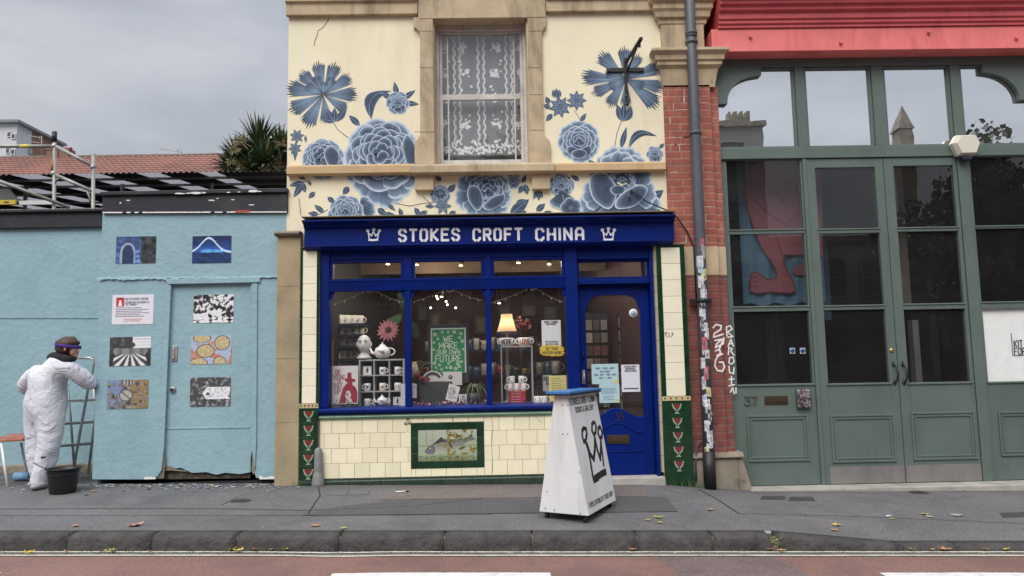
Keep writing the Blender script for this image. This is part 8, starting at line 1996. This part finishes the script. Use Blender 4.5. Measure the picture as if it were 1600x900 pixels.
q = MB(); rT = .150; q.lathe([(.001, .003), (r1, .0), (r1 + .004, .01), (rT - .014, zt_ - .03), (rT - .014, zt_ - .012), (rT, zt_ - .010), (rT + .006, zt_), (rT - .006, zt_ + .002), (rT - .02, zt_ - .02), (r1 - .008, .012), (.001, .012)], (bxy[0], bxy[1], zg9), 32); q.build('tub', paint('black_bucket_plastic', (.010, .010, .011), .42, .3, 6, (.03, .03, .032), .5, 5, .1), bk)
q = MB(); q.tube([(bxy[0] - rT + .005, bxy[1], zt_ - .01), (bxy[0] - rT - .035, bxy[1] - .05, zt_ + .02), (bxy[0] - rT - .07, bxy[1] - .12, zt_ + .07)], .004, 6); q.tube([(bxy[0] - rT, bxy[1], zt_ - .02), (bxy[0] - rT * .7, bxy[1] - rT * .75, zt_ - .045), (bxy[0], bxy[1] - rT - .004, zt_ - .055), (bxy[0] + rT * .7, bxy[1] - rT * .75, zt_ - .045), (bxy[0] + rT, bxy[1], zt_ - .02)], .003, 6); q.v = [(v[0], v[1], v[2] + zg9) for v in q.v]; q.build('handle', M['iron'], bk)
q = MB(); a_, c_ = Vector(C3(24, 735, .25)), Vector(C3(46, 734.5, .25)); a_.z = c_.z = .045 + gs(a_.x); q.tube([a_, c_], .042, 18); q.tube([c_, c_ + Vector((.006, 0, 0))], .046, 18); tag(q.build('blue_tub', plain('pale_blue_plastic', (.22, .42, .62), .4)), 'pale blue plastic tub lying on its side at the foot of the yard wall', 'tub')
# ================================================================ the painter
YP_ = -.12
def skin(name, nodes, edges, m, parent, sub=2, extra=None):
    me = bpy.data.meshes.new(name); o0 = ORG[parent.name] if parent else Vector((0, 0, 0))
    P_ = [Vector(C3(n[0], n[1], YP_ + n[2])) - o0 for n in nodes]
    me.from_pydata([tuple(p) for p in P_], edges, []); me.materials.append(m); me.update()
    ob = bpy.data.objects.new(name, me); COL.objects.link(ob); ob.parent = parent; ORG[ob.name] = o0
    sk = ob.modifiers.new('skin', 'SKIN'); sk.use_smooth_shade = True
    for i, n in enumerate(nodes):
        r__ = n[3]; ob.data.skin_vertices[0].data[i].radius = r__ if isinstance(r__, tuple) else (r__, r__)
    ob.data.skin_vertices[0].data[0].use_root = True
    s_ = ob.modifiers.new('sub', 'SUBSURF'); s_.levels = s_.render_levels = sub
    return ob
pl_ = F(66, 762, YP_)[0]
per = E('person', (pl_, YP_, 0), 'person in baggy white overalls, purple headband and dark hood, leaning towards the ladder', 'person')
M['skin'] = plain('skin_tone', (.45, .24, .17), .55)
m_, n_, l_, b_s = newmat('white_overall_cloth'); v = vec(n_, l_)
b_s.inputs['Roughness'].default_value = .9
l_.new(mix(n_, l_, ramp(n_, l_, noise(n_, l_, v, 6, 6, .7), [(.60, 0.0), (.72, .35)]), (.66, .66, .72), (.42, .41, .46)), b_s.inputs['Base Color'])
wv = noise(n_, l_, v, 5.5, 3, .5, 1.6); bump(n_, l_, b_s, wv, .8, .04); M['overall'] = m_
# body in one piece under the clothes
nb_ = [(70, 632, 0, .08), (76, 604, 0, .08), (86, 582, 0, .08), (97, 563, 0, .05), (104, 553, -.02, .055), (108, 543, -.03, .085), (112, 538, -.03, .06),
       (66, 576, .05, .03), (40, 600, .12, .03), (50, 612, .28, .03), (110, 578, -.02, .025), (130, 590, .03, .025), (150, 605, .15, .025), (158, 606, .20, .035), (162, 606, .23, .02),
       (60, 648, .03, .08), (60, 700, .05, .055), (60, 748, .06, .04), (78, 648, -.03, .08), (76, 700, -.03, .055), (63, 752, -.02, .04), (56, 762, -.05, .03)]
eb_ = [(0, 1), (1, 2), (2, 3), (3, 4), (4, 5), (5, 6), (2, 7), (7, 8), (8, 9), (2, 10), (10, 11), (11, 12), (12, 13), (13, 14), (0, 15), (15, 16), (16, 17), (0, 18), (18, 19), (19, 20), (20, 21)]
body2 = skin('body', nb_, eb_, M['skin'], per)
# overalls: baggy, one piece with sleeves and legs
no_ = [(69, 630, 0, (.19, .15)), (74, 606, 0, (.185, .15)), (81, 589, 0, (.19, .15)), (92, 573, 0, (.15, .12)), (101, 559, 0, (.08, .08)),
       (60, 581, .05, .10), (46, 593, .10, .085), (38, 604, .14, .075), (44, 613, .26, .055), (112, 576, -.04, .10), (124, 585, .0, .095), (137, 597, .07, .078), (150, 605, .14, .055),
       (58, 652, .04, .125), (57, 690, .05, .105), (58, 725, .06, .085), (58, 750, .06, .072), (80, 652, -.04, .135), (78, 690, -.04, .115), (70, 725, -.04, .098), (62, 750, -.03, .082), (60, 760, -.03, .078)]
eo_ = [(0, 1), (1, 2), (2, 3), (3, 4), (2, 5), (5, 6), (6, 7), (7, 8), (3, 9), (9, 10), (10, 11), (11, 12), (0, 13), (13, 14), (14, 15), (15, 16), (0, 17), (17, 18), (18, 19), (19, 20), (20, 21)]
ov = skin('overalls', no_, eo_, M['overall'], per)
tx = bpy.data.textures.new('cloth_folds', 'CLOUDS'); tx.noise_scale = .13; tx.noise_depth = 2
dsp = ov.modifiers.new('folds', 'DISPLACE'); dsp.texture = tx; dsp.strength = .034; dsp.mid_level = .5; dsp.texture_coords = 'LOCAL'
hd2 = skin('hood', [(78, 560, .06, .04), (84, 556, -.04, .048), (95, 559, -.09, .048), (106, 562, -.11, .045), (113, 562, -.06, .042), (114, 557, .04, .04)], [(0, 1), (1, 2), (2, 3), (3, 4), (4, 5)], plain('black_knit', (.015, .015, .017), .9), per)
hc = Vector(C3(106, 544, YP_ - .03)); q = MB()
q.ball(tuple(hc + Vector((-.005, .0, .02))), .115, .105, .098, seg=20, rings=14)
for i in range(len(q.v)):
    v = Vector(q.v[i]); dx = v.x - hc.x
    if dx > .035 and v.z < hc.z + .035: q.v[i] = (hc.x + .035 + (dx - .035) * .25, v.y, v.z)
    else:
        n_s = mn.noise(v * 28) * .012; q.v[i] = tuple(v + (v - hc).normalized() * n_s)
q.build('hair', paint('dark_brown_hair', (.060, .028, .016), .6, .5, 50, bmp=.8, bscale=70), per)
q = MB(); 
for k in range(36): 
    pass
q.lathe([(.106, -.016), (.118, -.014), (.119, .014), (.108, .017)], (0, 0, 0), 28); tilt = Matrix.Rotation(radians(8), 3, 'Y'); q.v = [tuple(hc + Vector((.002, 0, .020)) + tilt @ Vector((v[0] * 1.0, v[1] * .93, v[2]))) for v in q.v]; q.build('headband', plain('purple_cloth', (.05, .02, .20), .8), per)
fc = hc + Vector((.075, -.02, -.03)); q = MB(); q.ball(tuple(fc), .040, .052, .062, seg=16, rings=12); q.ball(tuple(fc + Vector((.040, -.004, .0))), .014, .010, .016, seg=8, rings=6); q.ball(tuple(fc + Vector((.018, -.004, -.045))), .024, .026, .018, seg=8, rings=6); q.build('face', M['skin'], per)
q = MB(); q.ball(tuple(hc + Vector((.028, -.098, -.012))), .012, .008, .02, seg=8, rings=6); q.build('ear', M['skin'], per)
q = MB(); q.tube([tuple(fc + Vector((.040 + .0 * i, -.045 + .018 * cos(i), .018 + .016 * sin(i)))) for i in [k * .8 for k in range(9)]], .003, 5); q.tube([tuple(fc + Vector((.036, -.055, .02))), tuple(fc + Vector((-.04, -.072, .022)))], .003, 5); q.build('glasses', M['iron'], per)
# hands: palm and five bent fingers each
def hand(px, py, dy, dirv, nm):
    c = Vector(C3(px, py, YP_ + dy)); d_ = Vector(dirv).normalized(); s_ = d_.cross(Vector((0, 0, 1))).normalized(); u_ = s_.cross(d_)
    q = MB(); q.tube([c - d_ * .03, c + d_ * .03, c + d_ * .065], [.026, .034, .030], 10)
    for k, (o_, L_) in enumerate(((-.027, .055), (-.009, .066), (.009, .070), (.027, .062))): b0 = c + d_ * .06 + u_ * o_; q.tube([b0, b0 + d_ * L_ * .5 - s_ * .004, b0 + d_ * L_ * .85 - s_ * .022], [.0095, .009, .007], 6)
    b0 = c + d_ * .015 + u_ * .030; q.tube([b0, b0 + u_ * .026 + d_ * .02, b0 + u_ * .034 + d_ * .045], [.011, .010, .008], 6); q.build(nm, M['skin'], per)
hand(154, 606, .17, (.8, .5, .0), 'hand'); hand(49, 612, .30, (.4, .8, .1), 'hand')
for (a, b_, dy) in ((64, 763, -.10), (60, 752, .04)):
    p = Vector(C3(a, b_, YP_ + dy)); p.z = zp(p.x, p.y); q = MB(); q.ball((p.x - .01, p.y - .02, p.z + .032), .055, .11, .036, seg=14, rings=8); q.build('shoe', plain('grey_shoe', (.30, .29, .29), .8), per)
q = MB(); p = Vector(C3(66, 715, YP_ - .185)); q.ball(tuple(p), .014, .004, .012, seg=8, rings=5); q.ball(tuple(p + Vector((.02, .004, .004))), .012, .004, .010, seg=8, rings=5); q.build('paint_mark', M['iron'], per)
# ================================================================ fallen leaves and litter
LF = [(0, -.5), (.06, -.15), (.30, -.32), (.26, -.10), (.55, -.02), (.34, .10), (.44, .34), (.18, .26), (.0, .55), (-.18, .26), (-.44, .34), (-.34, .10), (-.55, -.02), (-.26, -.10), (-.30, -.32), (-.06, -.15)]
def leafmesh(col, seed, s_=.09):
    rr = random.Random(seed); q = MB(); vs = []; 
    for (u, v) in LF: d_ = (u * u + v * v); vs.append((u * s_ * rr.uniform(.85, 1.1), v * s_ * rr.uniform(.85, 1.1), .004 + d_ * .35 * s_ * rr.uniform(.4, 1.6)))
    q.add([(0, 0, .004)] + vs, [(0, 1 + i, 1 + (i + 1) % 16) for i in range(16)], 0, [tuple(c * .8 for c in col)] + [tuple(c * rr.uniform(.7, 1.15) for c in col) for _ in vs])
    return q
YEL, ORG_, BRN, GRN = (.55, .40, .06), (.48, .24, .10), (.25, .13, .06), (.38, .40, .08)
M['leafm'] = vcol('dead_leaf', .7, .25, 90)
LV = [(147, 768, ORG_, .9, 'curled orange brown leaf just right of the black bucket'), (578, 757, YEL, 1.15, 'bright yellow leaf against the tiled plinth left of the fish panel'), (638, 775, BRN, .5, 'tiny brown leaf scrap in front of the fish panel'), (783, 755, ORG_, .8, 'orange leaf at the foot of the tiled plinth left of the white sign'),
      (327, 763, BRN, .9, 'small brown leaf on the pavement in front of the hut door'), (119, 822, ORG_, .9, 'orange leaf lying on the kerb edge below the bucket'), (211, 821, (.52, .26, .16), 1.7, 'large salmon leaf on the pavement edge at left, the biggest by the kerb'), (492, 822, ORG_, 1.1, 'pale orange leaf on the kerb left of the middle'),
      (538, 826, GRN, .9, 'small green leaf on the kerb left of the white sign'), (1052, 757, (.5, .33, .14), 1.3, 'crisp tan leaf leaning at the foot of the right tiled pilaster'), (1109, 797, ORG_, 1.0, 'orange leaf on the pavement below the drainpipe'), (1029, 809, GRN, 1.2, 'yellow green leaf on the pavement right of the white sign'),
      (1032, 817, YEL, .7, 'small yellow leaf near the kerb right of the white sign'), (1012, 813, YEL, .6, 'tiny pale leaf scrap right of the white sign wheels'), (1306, 821, (.6, .42, .12), 1.3, 'wide yellow leaf on the pavement below the green double doors'), (1304, 829, ORG_, .9, 'orange leaf just below a yellow one near the dropped kerb'),
      (1395, 811, YEL, .6, 'small yellow leaf on the pavement below the door handles'), (1444, 804, GRN, 1.0, 'green and yellow leaf right of the double doors on the pavement'), (1452, 808, (.5, .42, .28), .9, 'pale tan leaf touching the green one on the right pavement'), (1508, 767, BRN, .6, 'small brown leaf near the threshold of the right green bay')]
GL_ = [(44, 866, YEL), (103, 864, ORG_), (170, 863, YEL), (176, 862, GRN), (234, 864, ORG_), (365, 859, YEL), (372, 862, (.6, .55, .10)), (399, 860, BRN), (424, 860, ORG_), (448, 856, YEL), (987, 858, ORG_), (1198, 858, ORG_), (1222, 862, ORG_), (1410, 853, (.5, .28, .08)), (1446, 856, YEL), (1464, 855, ORG_), (1522, 853, ORG_), (1560, 856, YEL)]
for k, (px, py, c, s_, lb) in enumerate(LV):
    p = GZ(px, py, .003); q = leafmesh(c, k, .075 * s_); a_ = k * 1.7; q.v = [(p.x + v[0] * cos(a_) - v[1] * sin(a_), p.y + v[0] * sin(a_) + v[1] * cos(a_), p.z + v[2]) for v in q.v]; tag(q.build('fallen_leaf', M['leafm']), lb, 'leaf', 'fallen autumn leaves')
for k, (px, py, c) in enumerate(GL_):
    x, y = G(px, py, ZR + .01); y = min(y, ky(x) - .012); q = leafmesh(c, 50 + k, random.Random(k).uniform(.05, .10)); a_ = k * 2.1; q.v = [(x + v[0] * cos(a_) - v[1] * sin(a_) * .8, y + (v[0] * sin(a_) + v[1] * cos(a_)) * .5, ZR + gs(x) + .012 + abs(v[2]) * 1.6) for v in q.v]
    tag(q.build('gutter_leaf', M['leafm']), 'dead leaf caught in the gutter at the foot of the kerb', 'leaf', 'leaves in the gutter')
# gully notch: weeds, scrap and napkin
gxy = GZ(1218, 838, 0); q = MB(); rr = random.Random(77)
for k in range(150):
    c = Vector((gxy.x + rr.gauss(0, .03), ky(gxy.x) + rr.uniform(.0, .12), rr.uniform(-.15, -.07) + gs(gxy.x))); s_ = rr.uniform(.006, .02); a_ = Vector((rr.uniform(-1, 1), rr.uniform(-1, 1), rr.uniform(-1, 1))).normalized(); b2_ = a_.orthogonal()
    q.add([tuple(c - a_ * s_), tuple(c + b2_ * s_ * .5), tuple(c + a_ * s_), tuple(c - b2_ * s_ * .5)], [(0, 1, 2, 3)], 0, rr.choice([(.10, .16, .04), (.18, .20, .06), (.2, .14, .08), (.06, .09, .03)]))
tag(q.build('weed_clump', M['foliage']), 'weeds growing in the broken gap between two kerb stones', 'weeds')
def crumple(px, py, s_, col, label, cat, name, seed, zz=None):
    x, y = G(px, py, ZR + .01) if zz is None else GZ(px, py, zz).to_tuple()[:2]; z0_ = (ZR + gs(x) + .004) if zz is None else zp(x, y) + .003; rr = random.Random(seed); q = MB(); n = 8; vs = []
    for j in range(n + 1):
        for i in range(n + 1): u, v = i / n - .5, j / n - .5; vs.append((x + u * s_ * 1.6 + rr.uniform(-.1, .1) * s_, y + v * s_ + rr.uniform(-.1, .1) * s_, z0_ + rr.uniform(0, .32) * s_))
    q.add(vs, [(j * (n + 1) + i, j * (n + 1) + i + 1, (j + 1) * (n + 1) + i + 1, (j + 1) * (n + 1) + i) for j in range(n) for i in range(n)], 0, col); tag(q.build(name, M['print']), label, cat)
crumple(1219, 857, .085, (.62, .60, .56), 'crumpled white napkin in the gutter below the gap in the kerb', 'napkin', 'crumpled_napkin', 1); crumple(1214, 853, .05, (.10, .22, .40), 'scrap of blue wrapper among the weeds in the kerb gap', 'litter', 'blue_wrapper', 2)
crumple(1389, 807, .03, (.6, .6, .6), 'small pale paper scrap on the pavement left of the green leaf', 'litter', 'paper_scrap', 3, .002); crumple(1496, 806, .05, (.35, .35, .36), 'grey flattened paper on the pavement at the right', 'litter', 'paper_scrap', 4, .002)
q = MB(); a_, c_ = GZ(618, 768.5, .012), GZ(636, 767.5, .012); q.tube([a_, c_], .006, 6); q.ball(tuple(c_), .018, .012, .008, seg=8, rings=5, mi=1); tag(q.build('plastic_spoon', [M['white'], M['iron']]), 'broken white plastic spoon on the pavement below the fish panel', 'spoon')
q = MB(); rr = random.Random(99)        # grit in the gutter
for k in range(1600):
    x = rr.uniform(-6.5, 6.5); y = ky(x) - abs(rr.gauss(0, .035)) - .004; s_ = rr.uniform(.003, .009); z = ZR + gs(x) + .003; c = rr.choice([(.10, .095, .09), (.16, .15, .14), (.07, .06, .05), (.3, .28, .25)])
    q.add([(x - s_, y, z), (x + s_ * .6, y - s_, z), (x + s_, y + s_ * .8, z), (x, y, z + s_)], [(0, 1, 3), (1, 2, 3), (2, 0, 3)], 0, c)
tag(q.build('gutter_grit', M['print']), 'loose grit and dust lying along the foot of the kerb', 'grit', kind='stuff')
q = MB()
for k in range(240):
    x = rr.uniform(-6.5, 6.5); y = rr.uniform(ky(x) + .2, -.08); s_ = rr.uniform(.003, .009) ; z = zp(x, y) + .0035; c = rr.choice([(.5, .5, .48), (.25, .24, .22), (.4, .38, .3), (.2, .13, .06)]); a_ = rr.uniform(0, 3)
    q.add([(x + s_ * cos(a_ + t_), y + s_ * sin(a_ + t_) * 1.3, z) for t_ in (0, 1.4, 2.9, 4.4)], [(0, 1, 2, 3)], 0, c)
tag(q.build('pavement_specks', M['print']), 'small pale specks of litter scattered over the pavement', 'litter', kind='stuff')
q = MB()
for (px, n_w, sp_) in ((1042, 10, .05), (1080, 26, .05), (470, 8, .04)):
    for k in range(n_w):
        x0_ = F(px, 755)[0] + rr.gauss(0, sp_); y = -.10 - rr.random() * .05; h_ = rr.uniform(.02, .07); c = rr.choice([(.08, .13, .04), (.12, .16, .05)]); q.add([(x0_ - .003, y, zp(x0_, y)), (x0_ + .003, y, zp(x0_, y)), (x0_ + rr.uniform(-.03, .03), y - rr.uniform(0, .02), h_ + gs(x0_))], [(0, 1, 2)], 0, c)
tag(q.build('weeds', M['foliage']), 'sparse weeds at the foot of the shop walls', 'weeds', kind='stuff')
# ================================================================ the other side of the street (seen in the glass)
YO = -24.0
def mir(px, py, YO=-24.0):
    """photo position of a reflection in the shopfront glass -> x, z on the far side"""
    r = ray(px, py); t_ = (D + (-YO) ) / r.y; return (r.x * t_, H + r.z * t_)
def far_building(x0, x1, h, m, label, nfl=3, bays=4, yo=YO):
    b = E('street_building', ((x0 + x1) / 2, yo, ZR), label, 'building', 'buildings across the street')
    q = MB(); q.box(x0, x1, yo - 8, yo, ZR, h); q.build('wall', m, b); q = MB(); q.box(x0 - .1, x1 + .1, yo - 8, yo + .2, h, h + .25); q.build('cornice', M['stone_dark'], b)
    fh = (h - 3.4) / max(1, nfl)
    for f_ in range(nfl):
        for k in range(bays):
            cx_ = x0 + (x1 - x0) * (k + .5) / bays; z0_ = 3.8 + f_ * fh; q = MB(); q.box(cx_ - .55, cx_ + .55, yo, yo + .04, z0_, z0_ + fh * .6); w_ = q.build('window', M['fwin'], b); q = MB(); ring(q, cx_ - .6, cx_ + .6, z0_ - .05, z0_ + fh * .6 + .05, .09, yo + .04, yo + .1); q.box(cx_ - .5, cx_ + .5, yo + .04, yo + .09, z0_ + fh * .3 - .03, z0_ + fh * .3 + .03); q.build('window_frame', gC, w_)
    q = MB(); q.box(x0 + .4, x1 - .4, yo, yo + .12, ZR + .5, 2.9); q.build('shopfront', M['fwin'], b); q = MB(); q.box(x0 + .2, x1 - .2, yo, yo + .3, 2.95, 3.5); q.build('fascia', plain('far_fascia', (.06, .07, .08), .6), b)
    return b
M['fwin'] = plain('far_window', (.03, .035, .04), .2)
gA, gB, gC = plain('far_render_grey', (.24, .235, .23), .9), plain('far_brick', (.12, .065, .05), .9), plain('far_stone', (.26, .24, .21), .9)
far_building(-30, -19, 8.2, gB, 'plain brick terrace opposite, furthest to the left of the row', 2, 4); far_building(-18.9, -9, 9.6, gA, 'grey rendered terrace opposite the turquoise hut', 3, 4); far_building(-8.9, 0.5, 8.6, gC, 'stone fronted shop opposite the china shop', 2, 4); far_building(.6, mir(1195, 200)[0], mir(1160, 196)[1], gA, 'tall grey block opposite with a small crown finial on the roof', 3, 4)
fx_, fz_ = mir(1165, 196); q = MB(); q.box(fx_ - .5, fx_ + .5, YO - 1, YO - .5, fz_ + .2, fz_ + .65); 
for k in range(4): q.box(fx_ - .5 + k * .29, fx_ - .38 + k * .29, YO - 1, YO - .5, fz_ + .65, fz_ + .9)
tag(q.build('roof_finial', M['stone_dark']), 'dark crown-shaped chimney block on the tall grey block opposite', 'chimney')
far_building(mir(1196, 200)[0], 19, 6.2, gC, 'low stone building opposite the green double doors', 1, 4); far_building(19.2, 34, 7.2, gB, 'brick building opposite, furthest to the right of the row', 2, 4)
sx_, sz_ = mir(1415, 222); _, tz_ = mir(1415, 163); q = MB(); s2 = 2.0
sxx = sx_ * 1.35; yy = YO - 12; k_ = (-(yy) + D) / (-YO + D); cz_ = H + (sz_ - H) * k_; tzz = H + (tz_ - H) * k_; sxx = sx_ * k_
q.box(sxx - .4, sxx + .4, yy - .4, yy + .4, ZR, cz_ + .8); q.add([(sxx - .5, yy - .5, cz_ + .8), (sxx + .5, yy - .5, cz_ + .8), (sxx + .5, yy + .5, cz_ + .8), (sxx - .5, yy + .5, cz_ + .8), (sxx, yy, tzz)], [(0, 1, 4), (1, 2, 4), (2, 3, 4), (3, 0, 4)]); tag(q.build('church_spire', M['stone_dark']), 'slender church spire beyond the roofs across the street', 'spire')
def far_tree(x, y, h, R_, label, n=2600, seed=0):
    t = E('street_tree', (x, y, ZR), label, 'tree', 'trees across the street'); rr = random.Random(seed)
    q = MB(); q.tube([(x, y, ZR), (x + .1, y, h * .35), (x - .1, y, h * .75)], [.26, .2, .07], 8)
    cl = [(Vector((x + rr.gauss(0, R_ * .45), y + rr.gauss(0, R_ * .4), h * .62 + rr.gauss(0, h * .15))), rr.uniform(.5, 1.1)) for _ in range(26)]
    for c, r__ in cl[:12]: q.tube([(x, y, h * .4), ((x + c.x) / 2, (y + c.y) / 2, (h * .4 + c.z) / 2 + .3), tuple(c)], [.09, .06, .02], 5)
    q.build('trunk', M['stone_dark'], t); q = MB()
    for k in range(n):
        c, r__ = rr.choice(cl); d_ = Vector((rr.gauss(0, 1), rr.gauss(0, 1), rr.gauss(0, 1))).normalized() * r__ * rr.random() ** .4; p = c + d_; s_ = rr.uniform(.07, .15); a_ = Vector((rr.gauss(0, 1), rr.gauss(0, 1), rr.gauss(0, 1))).normalized(); b2_ = a_.orthogonal()
        q.add([tuple(p - a_ * s_), tuple(p + b2_ * s_ * .6), tuple(p + a_ * s_), tuple(p - b2_ * s_ * .6)], [(0, 1, 2, 3)], 0, rr.choice([(.03, .05, .02), (.05, .075, .03), (.02, .035, .015)]))
    q.build('crown', M['foliage'], t); return t
far_tree(mir(1500, 300, -17)[0], YO + 7, 8.6, 2.0, 'dense dark street tree opposite, nearer the right end of the road', 5200, 1); far_tree(mir(1600, 300, -16)[0], YO + 8, 8.6, 2.4, 'broad dark street tree opposite, last on the right', 5200, 2)
far_tree(-2.2, YO + 6, 9.9, 1.3, 'street tree opposite the upstairs window, left one of a pair', 2600, 3); far_tree(.5, YO + 6.5, 9.6, 1.3, 'street tree opposite the upstairs window, right one of a pair', 2600, 4)
q = MB(); q.box(-60, 60, YO, -15.5, ZR - .005, ZR + .1); tag(q.build('far_pavement', M['pave'], org=(0, 0, 0)), kind='structure')
